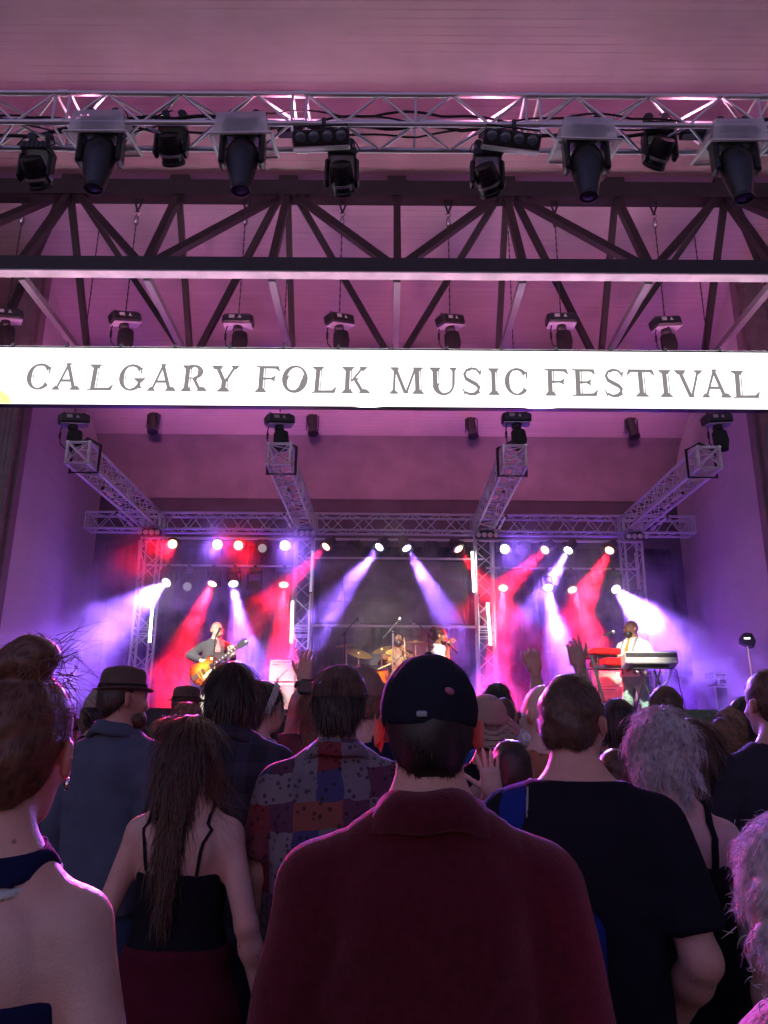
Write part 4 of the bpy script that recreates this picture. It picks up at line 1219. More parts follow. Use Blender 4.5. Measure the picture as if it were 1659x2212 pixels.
# ------------------------------------------------------------------ hand
def hand_mesh(wrist, dirv, palm_n, side, curl, voxel=.0042, spread=.08, thumb=.5, scale=1.0):
    """wrist point, pointing direction, palm normal (the palm looks this way), side +1 right, -1 left"""
    z = np.array(dirv, float); z /= np.linalg.norm(z)
    y = np.array(palm_n, float); y = y - (y @ z) * z; y /= np.linalg.norm(y)
    x = np.cross(y, z)
    B = np.stack([x, y, z], 1)
    cur = list(curl) if isinstance(curl, (list, tuple)) else [curl] * 4
    seg = []
    s = side
    for i, (bx, ln, r0) in enumerate(((.030, .070, .0090), (.010, .079, .0094), (-.011, .073, .0090), (-.030, .056, .0080))):
        p = A3(s * bx, 0, .092 if i in (1, 2) else .086); a = 0.0; sp = spread * (1.2 - .8 * i)
        for j, fr in enumerate((.46, .30, .24)):
            a += cur[i] * (.8, 1.0, .7)[j]
            dv = A3(s * sp * math.cos(a), math.sin(a), math.cos(a)); dv /= np.linalg.norm(dv)
            q = p + dv * ln * fr
            seg.append((p, q, r0 - .001 * j, r0 - .001 * (j + 1))); p = q
    p = A3(s * .028, .004, .022)
    for j, (ln, r0) in enumerate(((.045, .0125), (.033, .0105), (.026, .009))):
        dv = A3(s * (1.0 - thumb * .9 - .25 * j * thumb), thumb * (.5 + .3 * j), .75 + .1 * j); dv /= np.linalg.norm(dv)
        q = p + dv * ln; seg.append((p, q, r0, r0 - .0015)); p = q
    def f(P):
        d = rbox(P, (0, 0, .048), (.041, .0135, .048), .013)
        d = smin(d, rcone(P, (s * .026, .008, .018), (s * .030, .006, .05), .015, .012), .012)
        d = smin(d, rcone(P, (0, 0, -.03), (0, 0, .02), .026, .026), .02)
        for p0, q0, r0, r1 in seg:
            d = smin(d, rcone(P, p0, q0, r0, r1), .005)
        return d
    V, F = polygonize(f, (-.11, -.10, -.06), (.11, .11, .20), voxel)
    if np.linalg.det(B) < 0:
        F = F[:, ::-1]
    return (V * scale) @ B.T + np.array(wrist, float), F

TORSO_M = [(.80, .125, .10, 0), (.90, .165, .118, 0), (1.0, .160, .112, .0), (1.10, .150, .104, .0), (1.22, .160, .112, .0), (1.32, .172, .116, .0), (1.38, .158, .102, -.006), (1.43, .112, .080, -.012), (1.485, .064, .06, -.016)]
TORSO_F = [(.80, .13, .105, 0), (.90, .178, .124, 0), (1.0, .158, .108, .0), (1.10, .128, .092, .0), (1.22, .138, .102, .008), (1.32, .150, .108, .01), (1.38, .138, .092, -.004), (1.43, .096, .070, -.01), (1.485, .054, .052, -.014)]
def eul(v): return np.array(v, float)

class Person:
    def __init__(s, label, top, Y=None, yaw=0.0, ground=0.0, H=None, sex='m', girth=1.0, voxel=.016, head=(0, 0, 0), arms=None, extra=0.0, group='people in the crowd', hs=1.0, lean=0.0, seed=0, sink=0.0):
        """top = pixel of the head top (u, v); the distance Y and the ground give the height"""
        p = atY(top[0], top[1], Y)
        H = p.z - ground - extra if H is None else H
        s.s = H / 1.752; s.sex = sex; s.g = girth; s.vx = voxel; s.seed = seed; s.hs = hs
        s.root = thing('person', label, 'person', (p.x, p.y, ground), R(yaw), group)
        s.M = Matrix.Translation((p.x, p.y, ground)) @ Matrix.Rotation(R(yaw), 4, 'Z') @ Matrix.Scale(s.s, 4)
        s.Mi = s.M.inverted()
        s.hc = A3(0, .0 + lean * .0, 1.63); s.hr = rotm(*head)
        k = 1.0 if sex == 'm' else .87
        s.k = k
        s.sh = [A3(-.180 * k, -.012, 1.370), A3(.180 * k, -.012, 1.370)]
        dflt = [(A3(-.235 * k - .01, -.03, 1.11), A3(-.25 * k, .06, .88)), (A3(.235 * k + .01, -.03, 1.11), A3(.25 * k, .06, .88))]
        s.arm = [eul_pair(arms[i]) if arms and arms[i] is not None else dflt[i] for i in (0, 1)]
        s.tor = [(z, a * (1 + (girth - 1) * (1 if z < 1.38 else .45)), b * (1 + (girth - 1) * (1.2 if z < 1.38 else .5)), c) for z, a, b, c in (TORSO_M if sex == 'm' else TORSO_F)]
        s.red_ears = False
    def loc(s, w):
        v = s.Mi @ Vector(w); return A3(v.x, v.y, v.z)
    def locdir(s, w):
        v = s.Mi.to_3x3() @ Vector(w); v = A3(v.x, v.y, v.z); return v / np.linalg.norm(v)
    # ---- implicit pieces
    def hd(s, P): return (P - s.hc) @ s.hr / s.hs
    def f_head(s, P, ears=True):
        q = s.hd(P); w = .94 if s.sex == 'f' else 1.0
        d = ellip(q, (0, -.014, .028), (.076, .097, .094))
        d = smin(d, ellip(q, (0, .028, -.030), (.060 * w, .068, .084)), .03)
        d = smin(d, ellip(q, (0, .052, -.088), (.036 * w, .032, .027)), .03)
        d = smin(d, rcone(q, (0, .090, .006), (0, .112, -.034), .008, .0125), .012)
        d = smin(d, ellip(q, (0, .078, .024), (.050, .022, .013)), .015)
        d = smin(d, ellip(q, (0, .086, -.066), (.024, .014, .011)), .008)
        for e in (-1, 1):
            d = -smin(-d, ellip(q, (e * .031, .101, .002), (.017, .014, .010)), .008)
            d = smin(d, ellip(q, (e * .037, .070, -.028), (.024, .022, .02)), .012)
            if ears:
                er = np.array(Matrix.Rotation(R(e * 38), 3, 'Z'))
                ee = ellip(q, (e * .088, -.014, -.010), (.0085, .021, .034), er)
                ee = -smin(-ee, ellip(q, (e * .094, -.002, -.010), (.008, .012, .021), er), .004)
                d = smin(d, ee, .008)
        return d * s.hs
    def f_neck(s, P):
        k = 1.0 if s.sex == 'm' else .84
        a = s.hc + s.hr @ A3(0, -.022, -.055)
        return smin(rcone(P, a, (0, -.03, 1.46), .057 * k, .064 * k), smin(rcone(P, (-.035, -.03, 1.50), (-.125 * s.k, -.022, 1.402), .036 * k, .040 * k), rcone(P, (.035, -.03, 1.50), (.125 * s.k, -.022, 1.402), .036 * k, .040 * k), .03), .035)
    def f_arm(s, P, i, infl=0.0, upto=1.0):
        k = (1.0 if s.sex == 'm' else .82) * (1 + (s.g - 1) * .7)
        e, w = s.arm[i]; sh = s.sh[i]
        if upto >= 1.0:
            d = smin(rcone(P, sh, e, .056 * k + infl, .043 * k + infl), rcone(P, e, w, .044 * k + infl, .028 * k + infl * .8), .02)
            m = e + (w - e) * .3
            return smin(d, ellip(P, m, A3(1, 1, 1) * (.043 * k + infl)), .03)
        L1 = np.linalg.norm(e - sh); L2 = np.linalg.norm(w - e); t = upto * (L1 + L2)
        if t <= L1:
            q = sh + (e - sh) * t / L1
            d = rcone(P, sh, q + (e - sh) / L1 * .03, .056 * k + infl, (.056 - .013 * t / L1) * k + infl * 1.15); ax = (e - sh) / L1
        else:
            q = e + (w - e) * (t - L1) / L2; ax = (w - e) / L2
            d = smin(rcone(P, sh, e, .056 * k + infl, .044 * k + infl), rcone(P, e, q + ax * .02, .044 * k + infl, .036 * k + infl * .7), .025)
        return np.maximum(d, (P - q) @ ax)
    def f_trunk(s, P, infl=0.0):
        d = loftz(P, s.tor, 2.3, infl)
        for e in (-1, 1):
            d = smin(d, rcone(P, (e * .085 * s.k, -.012, 1.395), (e * .168 * s.k, -.012, 1.368), .058 * s.k + infl, .060 * s.k + infl), .035)
        return d
    def bounds(s, pts, pad):
        a = np.array(pts); return a.min(0) - pad, a.max(0) + pad
    # ---- meshes
    def body(s, skinm, hands=(), low=.84, bk=1.22):
        pts = [s.hc + A3(.12, .14, .14), s.hc - A3(.12, .13, .13), A3(.22, .15, 1.4), A3(-.22, -.15, low)] + [q for pr in s.arm for q in pr]
        lo, hi = s.bounds(pts, .06)
        def f(P):
            d = s.f_trunk(P)
            d = smin(d, s.f_neck(P), .03)
            for i in (0, 1):
                d = smin(d, s.f_arm(P, i), .03)
            d = smin(d, s.f_head(P), .018)
            if s.sex == 'f':
                for e in (-1, 1):
                    d = smin(d, ellip(P, (e * .07, .085, 1.27), (.062, .055, .062)), .03)
                    d = smin(d, ellip(P, (e * .07, -.085, 1.33), (.05, .025, .075)), .03)
            else:
                for e in (-1, 1):
                    d = smin(d, ellip(P, (e * .075, -.088, 1.34), (.055, .03, .085)), .03)
            d = d + .007 * np.exp(-(P[:, 0] / .016) ** 2) * np.exp(-((P[:, 2] - 1.2) / .17) ** 2) * (P[:, 1] < -.03) + .004 * np.exp(-((np.abs(P[:, 0]) - .035 - .25 * np.maximum(1.36 - P[:, 2], 0)) / .012) ** 2) * np.exp(-((P[:, 2] - 1.30) / .09) ** 2) * (P[:, 1] < -.03)
            return np.maximum(d, low - P[:, 2])
        V, F = polygonize(f, lo, hi, s.vx * bk)
        c = V[F].mean(1); q = s.hd(c)
        mi = ((np.abs(q[:, 0]) > .080) & (np.abs(q[:, 1] + .01) < .05) & (np.abs(q[:, 2]) < .05)).astype(int)
        for hv, hf in hands:
            F = np.concatenate([F, hf + len(V)]); V = np.concatenate([V, hv]); mi = np.concatenate([mi, np.zeros(len(hf), int)])
        return mesh_np('body', V * s.s, F, [skinm, SK_EAR if s.red_ears else SK_EAR_SOFT], s.root, True, mi)
    def hand(s, i, dirv=None, palm=None, curl=.35, **kw):
        e, w = s.arm[i]
        d = (w - e) / np.linalg.norm(w - e) if dirv is None else np.array(dirv, float)
        if palm is None:
            palm = A3(1 if i == 0 else -1, .25, 0)
        return hand_mesh(w + d * .012, d, palm, 1 if i == 1 else -1, curl, **kw)
    def top(s, m, infl=.014, sleeve=.36, hem=.86, neck=.075, fold=.004, name='shirt', slack=.0, collar=None, boxy=0.0, nz=1.50, cut=None, armk=.014):
        pts = [A3(.24, .17, 1.53), A3(-.24, -.17, hem)] + ([q for pr in s.arm for q in pr] if sleeve > 0 else [])
        lo, hi = s.bounds(pts, .07)
        tor = [(z, a + slack * (1 if z < 1.3 else .4) + boxy * max(0, .178 * s.k * s.g - a) * (1 if z < 1.36 else 0), b + slack * (1 if z < 1.3 else .4) + boxy * max(0, .115 * s.g - b) * (1 if z < 1.36 else 0), c) for z, a, b, c in s.tor]
        tor = [(hem - .06, tor[1][1], tor[1][2], tor[1][3])] + [t for t in tor if t[0] > hem - .05]
        def f(P):
            d = loftz(P, tor, 2.4, infl)
            for e in (-1, 1):
                d = smin(d, rcone(P, (e * .085 * s.k, -.012, 1.395), (e * .168 * s.k, -.012, 1.368), .058 * s.k + infl, .060 * s.k + infl), .035)
                d = smin(d, rcone(P, (e * .02, -.025, 1.475), (e * .13 * s.k, -.02, 1.398), .040 * s.k + infl, .046 * s.k + infl), .03)
            if s.sex == 'm':
                for e in (-1, 1):
                    d = smin(d, ellip(P, (e * .075, -.09, 1.34), (.06, .03 + infl, .09)), .03)
            if sleeve > 0:
                for i in (0, 1):
                    d = smin(d, s.f_arm(P, i, infl + .006, sleeve), armk)
                ax_ = np.abs(P[:, 0]) - .160 * s.k
                d = d + .004 * np.exp(-((ax_ + .25 * (P[:, 2] - 1.40)) / .006) ** 2) * (P[:, 2] > 1.18)
            if sleeve > 0:
                cr_ = np.abs(P[:, 0]) - (.172 * s.k * (1 + (s.g - 1) * .8) + infl * .6 + .03 * np.maximum(1.25 - P[:, 2], 0))
                d = d + .011 * np.exp(-(cr_ / .011) ** 2) * np.clip((1.30 - P[:, 2]) * 8, 0, 1) * (P[:, 1] < .02)
                d = d + .35 * fold * np.sin(60 * (np.abs(P[:, 0]) * .7 + P[:, 2]) + 3 * np.sin(25 * P[:, 0] + s.seed)) * np.exp(-((P[:, 2] - 1.22) / .10) ** 2 - ((np.abs(P[:, 0]) - .15) / .07) ** 2)
            d = d + folds(P, s.seed, fold) * np.clip((1.52 - P[:, 2]) * 6, .25, 1)
            d = np.maximum(d, hem - P[:, 2])
            nd = np.sqrt(P[:, 0] ** 2 + (P[:, 1] + .02) ** 2 * 1.1) - neck
            d = np.maximum(d, np.minimum(P[:, 2] - nz, 1e3) * .8 + 0 * nd)
            d = np.maximum(d, -np.maximum(nd, 1.455 - P[:, 2]))
            if cut is not None:
                d = np.maximum(d, cut(P))
            return d
        V, F = polygonize(f, lo, hi, s.vx * 1.1)
        return mesh_np(name, V * s.s, F, m, s.root)
    def collar(s, m, r=.075, z=1.475, h=.05, th=.008, flare=.02, name='collar', tilt=.25, ry=1.0):
        n = 40; vs = []; fs = []
        prof = [(0, 0), (flare * .2, h), (flare * .6 + th, h + .004), (flare + th * 1.5, h * .45), (flare * 1.9 + th, -.02), (flare * 1.7 - th * .3, -.024), (flare * .7, -.015)]
        for k in range(n):
            a = 2 * PI * k / n
            for dr, dz in prof:
                x = (r + dr) * math.cos(a); y = (r + dr) * math.sin(a) * ry
                vs.append((x, y - .022, z + dz - tilt * y + .004 * math.sin(5 * a + s.seed)))
        m_ = len(prof)
        for k in range(n):
            for j in range(m_):
                fs.append((k * m_ + j, ((k + 1) % n) * m_ + j, ((k + 1) % n) * m_ + (j + 1) % m_, k * m_ + (j + 1) % m_))
        return mesh_np(name, np.array(vs) * s.s, np.array(fs), m, s.root)
    def trousers(s, m, infl=.016, legs=None, waist=1.0, name='trousers', ankle=.07):
        L = legs or [(A3(-.09, 0, .90), A3(-.105, .01, .48), A3(-.11, -.01, .07)), (A3(.09, 0, .90), A3(.105, .01, .48), A3(.11, -.01, .07))]
        lo, hi = s.bounds([A3(.2, .15, waist), A3(-.2, -.15, ankle)] + [q for l_ in L for q in l_], .09)
        g = s.g
        def f(P):
            d = loftz(P, [(.84, .13 * g, .105 * g, 0)] + [t for t in s.tor if .85 < t[0] < waist + .08], 2.3, infl * .6)
            for h_, k_, a_ in L:
                d = smin(d, smin(rcone(P, h_, k_, .088 * g + infl * .3, .060 + infl * .7), rcone(P, k_, a_, .060 + infl * .7, .048 + infl * .6), .02), .025)
            d = d + folds(P, s.seed + 3, .003, 14, 20)
            return np.maximum(np.maximum(d, P[:, 2] - waist), (ankle - P[:, 2]))
        V, F = polygonize(f, lo, hi, max(s.vx, .019))
        o = mesh_np(name, V * s.s, F, m, s.root)
        for h_, k_, a_ in L:
            s.shoe(a_)
        return o
    def shoe(s, a_, m=None):
        def f(P):
            d = smin(ellip(P, (a_[0], a_[1] + .05, .035), (.046, .135, .045)), ellip(P, (a_[0], a_[1] - .01, .06), (.042, .06, .055)), .03)
            return np.maximum(d, -P[:, 2] + .001)
        V, F = polygonize(f, (a_[0] - .06, a_[1] - .1, 0), (a_[0] + .06, a_[1] + .2, .12), .014)
        return mesh_np('shoe', V * s.s, F, m or RUBBER, s.root)
    def hair(s, m, kind='short', t=.012, n=2500, length=.03, flow=None, seed=1, width=.0022, front=.045, nape=-.08, bulge=None, long=0.0, lw=.09, noise_=.004, wave=0, lift=.2, jit=.25, name='hair', droop=1.0, voxel=None, ly=-.055, extra=None, seg=4, hl=.8):
        hv = voxel or min(s.vx, .010)
        t *= .62; lift *= .6; lw *= .87; noise_ *= .8
        def f(P):
            q = s.hd(P)
            d = ellip(q, (0, -.014, .028), (.076 + t, .097 + t, .094 + t))
            d = smin(d, ellip(q, (0, -.055, -.03), (.060 + t, .052 + t, .06 + t * .5)), .03)
            keep = np.maximum(q[:, 1] - front - hl * q[:, 2], nape - q[:, 2])
            ear = np.maximum(q[:, 1] + .02 - .2 * q[:, 2], -q[:, 2] + .0)     # behind or above the ear
            d = np.maximum(d, keep)
            d = np.maximum(d, np.minimum(np.maximum(q[:, 1] + .018, -1), -q[:, 2] + .006) * .9)
            if long > 0:
                up = s.hr.T @ A3(0, 0, 1)
                body_ = loftz(q, [(-long, lw * .42, .014, ly - .012), (-long * .8, lw * .75, .024, ly - .008), (-long * .45, lw * .95, .035, ly), (-.06, lw, .052, ly), (.03, .084, .075, -.03)], 2.2, 0)
                d = smin(d, body_, .025)
            if extra is not None:
                d = smin(d, extra(q), .012)
            if noise_:
                d = d + noise_ * (np.sin(60 * q[:, 0] + 5 * np.sin(22 * q[:, 2] + seed)) * .6 + np.sin(95 * q[:, 1] + 40 * q[:, 0] + 30 * q[:, 2]) * .4)
            return d * s.hs
        R_ = .16 + t
        lo = s.hc - A3(R_, R_, max(.14, long + .03) + .02); hi = s.hc + A3(R_, R_, .16 + t)
        if extra is not None:
            lo = lo - .08; hi = hi + .10
        V, F = polygonize(f, lo, hi, hv)
        if flow is None:
            crown = s.hc + s.hr @ A3(0, -.045, .10)
            def flow(p):
                d = p - crown; d[:, 2] -= .02
                return d / np.maximum(np.linalg.norm(d, axis=1, keepdims=True), 1e-6)
        if n and len(F):
            n = n if s.vx < .0115 else int(n * .7)
            Vs, Fs = strands(V, F, n, length, flow, seed, width, seg, lift, wave, droop, jit)
            F = np.concatenate([F, Fs + len(V)]); V = np.concatenate([V, Vs])
        return mesh_np(name, V * s.s, F, m, s.root)
    def put(s, name, V, F, m, smooth=True, head=True, parent=None):
        """points in head space (or body space)"""
        V = np.asarray(V, float)
        if head:
            V = (V * s.hs) @ s.hr.T + s.hc
        return mesh_np(name, V * s.s, np.asarray(F), m, parent or s.root, smooth)
    def sdf(s, name, f, lo, hi, m, vx=.008, head=True):
        V, F = polygonize(f, lo, hi, vx)
        return s.put(name, V, F, m, True, head)
    # ---- headgear
    def cap(s, m, back=False, t=.014, low=.012, visor=True, strap=False, panel=None):
        sg = -1 if back else 1
        def f(q):
            d = ellip(q, (0, -.010, .030), (.079 + t, .101 + t, .094 + t))
            base = low - .10 * q[:, 1] * sg * .4
            d = np.maximum(d, base - q[:, 2])
            if not back:
                arch = np.sqrt((q[:, 0] / .045) ** 2 + ((q[:, 2] - low) / .042) ** 2) - 1
                d = np.maximum(d, -np.maximum(arch * .04, q[:, 1] + .05)) if strap else d
            seam = np.minimum(np.abs(q[:, 0]), np.abs(q[:, 0] * .5 + (q[:, 1] + .01) * .866))
            seam = np.minimum(seam, np.abs(q[:, 0] * .5 - (q[:, 1] + .01) * .866))
            return d + .0032 * np.exp(-(seam / .0038) ** 2) + .0012 * np.sin(70 * q[:, 0] + 4 * np.sin(40 * q[:, 2])) * np.sin(55 * q[:, 2])
        s.sdf('cap', f, (-.12, -.14, -.03), (.12, .14, .16), m, .0065)
        if visor:
            def g(q):
                y = q[:, 1] * sg
                zz = low + .012 - .35 * (y - .10) - 2.2 * q[:, 0] ** 2
                d = np.maximum(np.abs(q[:, 2] - zz) - .0035, np.sqrt((q[:, 0] / .088) ** 2 + ((y - .085) / .095) ** 2) * .09 - .09)
                return np.maximum(d, .07 - y)
            s.sdf('visor', g, (-.11, (.05 if sg > 0 else -.20), -.10), (.11, (.20 if sg > 0 else -.05), .06), m, .005)
        b = ellip
        s.sdf('cap_button', lambda q: ellip(q, (0, -.01, .123 + t), (.009, .009, .0045)), (-.02, -.03, .10), (.02, .02, .15), m, .004)
    def fedora(s, m, band, t=.012, tilt=0.0, brim=.128, z0=.035, h=.112):
        def f(q):
            z = q[:, 2] - z0
            a = .0785 + t - .13 * z; b = .099 + t - .10 * z
            d = (np.sqrt((q[:, 0] / a) ** 2 + ((q[:, 1] + .01) / b) ** 2) - 1) * .09
            topz = h - .028 * np.exp(-(q[:, 0] / .03) ** 2) * np.clip(1 - (q[:, 1] + .05) * 4, .3, 1.2) - .9 * q[:, 0] ** 2
            pinch = .016 * np.exp(-(((np.abs(q[:, 0]) - .062) / .03) ** 2)) * np.exp(-((q[:, 1] - .06) / .04) ** 2) * np.clip(z / h, 0, 1)
            d = -smin(-d, -(z - topz), .03) + pinch
            return np.maximum(d, -z)
        s.sdf('hat_crown', f, (-.13, -.15, z0 - .01), (.13, .15, z0 + h + .03), m, .0065)
        def fb(q):
            z = q[:, 2] - z0
            a = .079 + t - .12 * z; b = .0995 + t - .095 * z
            d = (np.sqrt((q[:, 0] / a) ** 2 + ((q[:, 1] + .01) / b) ** 2) - 1) * .09
            return np.maximum(np.maximum(d - .003, -d - .006), np.abs(z - .016) - .015)
        s.sdf('hat_band', fb, (-.13, -.15, z0 - .01), (.13, .15, z0 + .05), band, .0065)
        def g(q):
            r = np.sqrt((q[:, 0] / (brim)) ** 2 + ((q[:, 1] + .005) / (brim * 1.12)) ** 2)
            zz = z0 + .004 + .035 * np.clip(r - .62, 0, 1) ** 1.3 * (np.abs(q[:, 0]) * 9) - .05 * np.clip(q[:, 1] - .04, 0, 1)
            return np.maximum(np.abs(q[:, 2] - zz) - .0035, (r - 1) * brim)
        s.sdf('hat_brim', g, (-brim - .02, -brim * 1.2, z0 - .04), (brim + .02, brim * 1.2, z0 + .07), m, .005)
    def strap(s, name, pts, w, m, th=.004):
        """flat band along body points, lifted just off the skin"""
        pts = [np.array(p, float) for p in pts]; V = []; F = []
        fx = s.f_trunk
        for i, p in enumerate(pts):
            a = pts[max(0, i - 1)]; b = pts[min(len(pts) - 1, i + 1)]; t_ = (b - a) / np.linalg.norm(b - a)
            for _ in range(5):
                e = 1e-3; P = np.array([p, p + [e, 0, 0], p + [0, e, 0], p + [0, 0, e]]); d = s.f_all(P); nrm = (d[1:] - d[0]); nrm /= np.linalg.norm(nrm)
                p = p - nrm * (d[0] - .003)
            sd = np.cross(t_, nrm); sd /= np.linalg.norm(sd)
            V += [p - sd * w / 2, p + sd * w / 2, p + sd * w / 2 + nrm * th, p - sd * w / 2 + nrm * th]
        for i in range(len(pts) - 1):
            for j in range(4):
                F.append((i * 4 + j, i * 4 + (j + 1) % 4, i * 4 + 4 + (j + 1) % 4, i * 4 + 4 + j))
        return s.put(name, V, F, m, False, False)
    def f_all(s, P):
        d = s.f_trunk(P); d = smin(d, s.f_neck(P), .03)
        for i in (0, 1): d = smin(d, s.f_arm(P, i), .03)
        if s.sex == 'f':
            for e in (-1, 1): d = smin(d, ellip(P, (e * .07, -.085, 1.33), (.05, .025, .075)), .03)
        else:
            for e in (-1, 1): d = smin(d, ellip(P, (e * .075, -.088, 1.34), (.055, .03, .085)), .03)
        return d
def eul_pair(p):
    return (np.array(p[0], float), np.array(p[1], float))
def line(a, b, n=8, bow=(0, 0, 0)):
    a = np.array(a, float); b = np.array(b, float); w = np.array(bow, float)
    return [a + (b - a) * i / (n - 1) + w * math.sin(PI * i / (n - 1)) for i in range(n)]

def patch_mat(name='cloth_patchwork'):
    """patchwork cotton: squares of red, navy, grey print"""
    m, n, l, b = newmat(name)
    tc = n.new('ShaderNodeTexCoord')
    mp = n.new('ShaderNodeMapping'); mp.inputs['Scale'].default_value = (12.5, 0.3, 11.5); mp.inputs['Location'].default_value = (.3, 0, .2); mp.inputs['Rotation'].default_value = (0, R(4), 0)
    l.new(tc.outputs['Object'], mp.inputs[0])
    wb = n.new('ShaderNodeTexNoise'); wb.inputs['Scale'].default_value = 1.1
    l.new(mp.outputs[0], wb.inputs['Vector'])
    ad = n.new('ShaderNodeVectorMath'); ad.operation = 'MULTIPLY_ADD'; ad.inputs[1].default_value = (.5, .5, .5); l.new(wb.outputs['Color'], ad.inputs[0]); l.new(mp.outputs[0], ad.inputs[2])
    fl = n.new('ShaderNodeVectorMath'); fl.operation = 'FLOOR'; l.new(ad.outputs[0], fl.inputs[0])
    wn_ = n.new('ShaderNodeTexWhiteNoise'); wn_.noise_dimensions = '3D'; l.new(fl.outputs[0], wn_.inputs['Vector'])
    cr = n.new('ShaderNodeValToRGB'); cr.color_ramp.interpolation = 'CONSTANT'
    cols = [(0, (.13, .014, .02, 1)), (.2, (.03, .03, .10, 1)), (.36, (.15, .14, .15, 1)), (.52, (.17, .05, .035, 1)), (.66, (.07, .02, .05, 1)), (.8, (.12, .11, .13, 1)), (.9, (.10, .02, .03, 1))]
    e = cr.color_ramp.elements
    e[0].position, e[0].color = cols[0]; e[1].position, e[1].color = cols[1]
    for p_, c_ in cols[2:]:
        q = e.new(p_); q.color = c_
    l.new(wn_.outputs['Value'], cr.inputs[0])
    vo = n.new('ShaderNodeTexVoronoi'); vo.inputs['Scale'].default_value = 42; l.new(tc.outputs['Object'], vo.inputs['Vector'])
    th = n.new('ShaderNodeMapRange'); th.inputs[1].default_value = .25; th.inputs[2].default_value = .32; l.new(vo.outputs['Distance'], th.inputs[0])
    mx = n.new('ShaderNodeMix'); mx.data_type = 'RGBA'; mx.blend_type = 'MULTIPLY'; mx.inputs[0].default_value = .75
    l.new(cr.outputs[0], mx.inputs[6]); l.new(th.outputs[0], mx.inputs[7])
    l.new(mx.outputs[2], b.inputs['Base Color']); b.inputs['Roughness'].default_value = .85
    return m
def plaid_mat(name, c0, c1, sc=9):
    m, n, l, b = newmat(name)
    tc = n.new('ShaderNodeTexCoord'); sp = n.new('ShaderNodeSeparateXYZ'); l.new(tc.outputs['Object'], sp.inputs[0])
    outs = []
    for ax in (0, 2):
        w = n.new('ShaderNodeMath'); w.operation = 'MULTIPLY'; w.inputs[1].default_value = sc; l.new(sp.outputs[ax], w.inputs[0])
        f_ = n.new('ShaderNodeMath'); f_.operation = 'FRACT'; l.new(w.outputs[0], f_.inputs[0])
        g_ = n.new('ShaderNodeMath'); g_.operation = 'GREATER_THAN'; g_.inputs[1].default_value = .6; l.new(f_.outputs[0], g_.inputs[0]); outs.append(g_)
    ad = n.new('ShaderNodeMath'); ad.operation = 'ADD'; l.new(outs[0].outputs[0], ad.inputs[0]); l.new(outs[1].outputs[0], ad.inputs[1])
    hf = n.new('ShaderNodeMath'); hf.operation = 'MULTIPLY'; hf.inputs[1].default_value = .5; l.new(ad.outputs[0], hf.inputs[0])
    mx = n.new('ShaderNodeMix'); mx.data_type = 'RGBA'; mx.inputs[6].default_value = (*c0, 1); mx.inputs[7].default_value = (*c1, 1); l.new(hf.outputs[0], mx.inputs[0])
    l.new(mx.outputs[2], b.inputs['Base Color']); b.inputs['Roughness'].default_value = .85
    return m
def print_mat(name):
    """black tee with a faded picture and a column of small pale marks on its back"""
    m, n, l, b = newmat(name)
    tc = n.new('ShaderNodeTexCoord'); sp = n.new('ShaderNodeSeparateXYZ'); l.new(tc.outputs['Object'], sp.inputs[0])
    def band(src, lo, hi):
        a = n.new('ShaderNodeMath'); a.operation = 'GREATER_THAN'; a.inputs[1].default_value = lo; l.new(src, a.inputs[0])
        c = n.new('ShaderNodeMath'); c.operation = 'LESS_THAN'; c.inputs[1].default_value = hi; l.new(src, c.inputs[0])
        q = n.new('ShaderNodeMath'); q.operation = 'MULTIPLY'; l.new(a.outputs[0], q.inputs[0]); l.new(c.outputs[0], q.inputs[1]); return q.outputs[0]
    def mul(a, c):
        q = n.new('ShaderNodeMath'); q.operation = 'MULTIPLY'; l.new(a, q.inputs[0]); l.new(c, q.inputs[1]); return q.outputs[0]
    back = band(sp.outputs[1], -1, -.05)
    pic = mul(mul(band(sp.outputs[0], -.075, .13), band(sp.outputs[2], 1.05, 1.28)), back)
    txt = mul(mul(band(sp.outputs[0], -.10, -.086), band(sp.outputs[2], 1.06, 1.24)), back)
    nk = mul(mul(band(sp.outputs[0], -.025, .03), band(sp.outputs[2], 1.385, 1.393)), back)
    no = n.new('ShaderNodeTexNoise'); no.inputs['Scale'].default_value = 14; l.new(tc.outputs['Object'], no.inputs['Vector'])
    cr = n.new('ShaderNodeValToRGB'); cr.color_ramp.elements[0].color = (.012, .02, .06, 1); cr.color_ramp.elements[1].color = (.08, .10, .12, 1); cr.color_ramp.elements[0].position = .4; cr.color_ramp.elements[1].position = .7
    l.new(no.outputs[0], cr.inputs[0])
    n2 = n.new('ShaderNodeTexNoise'); n2.inputs['Scale'].default_value = 130; l.new(tc.outputs['Object'], n2.inputs['Vector'])
    g2 = n.new('ShaderNodeMath'); g2.operation = 'GREATER_THAN'; g2.inputs[1].default_value = .5; l.new(n2.outputs[0], g2.inputs[0])
    mx = n.new('ShaderNodeMix'); mx.data_type = 'RGBA'; mx.inputs[6].default_value = (.012, .012, .018, 1); l.new(pic, mx.inputs[0]); l.new(cr.outputs[0], mx.inputs[7])
    tt = n.new('ShaderNodeMath'); tt.operation = 'MAXIMUM'; l.new(mul(txt, g2.outputs[0]), tt.inputs[0]); l.new(nk, tt.inputs[1])
    m2 = n.new('ShaderNodeMix'); m2.data_type = 'RGBA'; m2.inputs[7].default_value = (.5, .5, .5, 1); l.new(tt.outputs[0], m2.inputs[0]); l.new(mx.outputs[2], m2.inputs[6])
    l.new(m2.outputs[2], b.inputs['Base Color']); b.inputs['Roughness'].default_value = .85
    return m

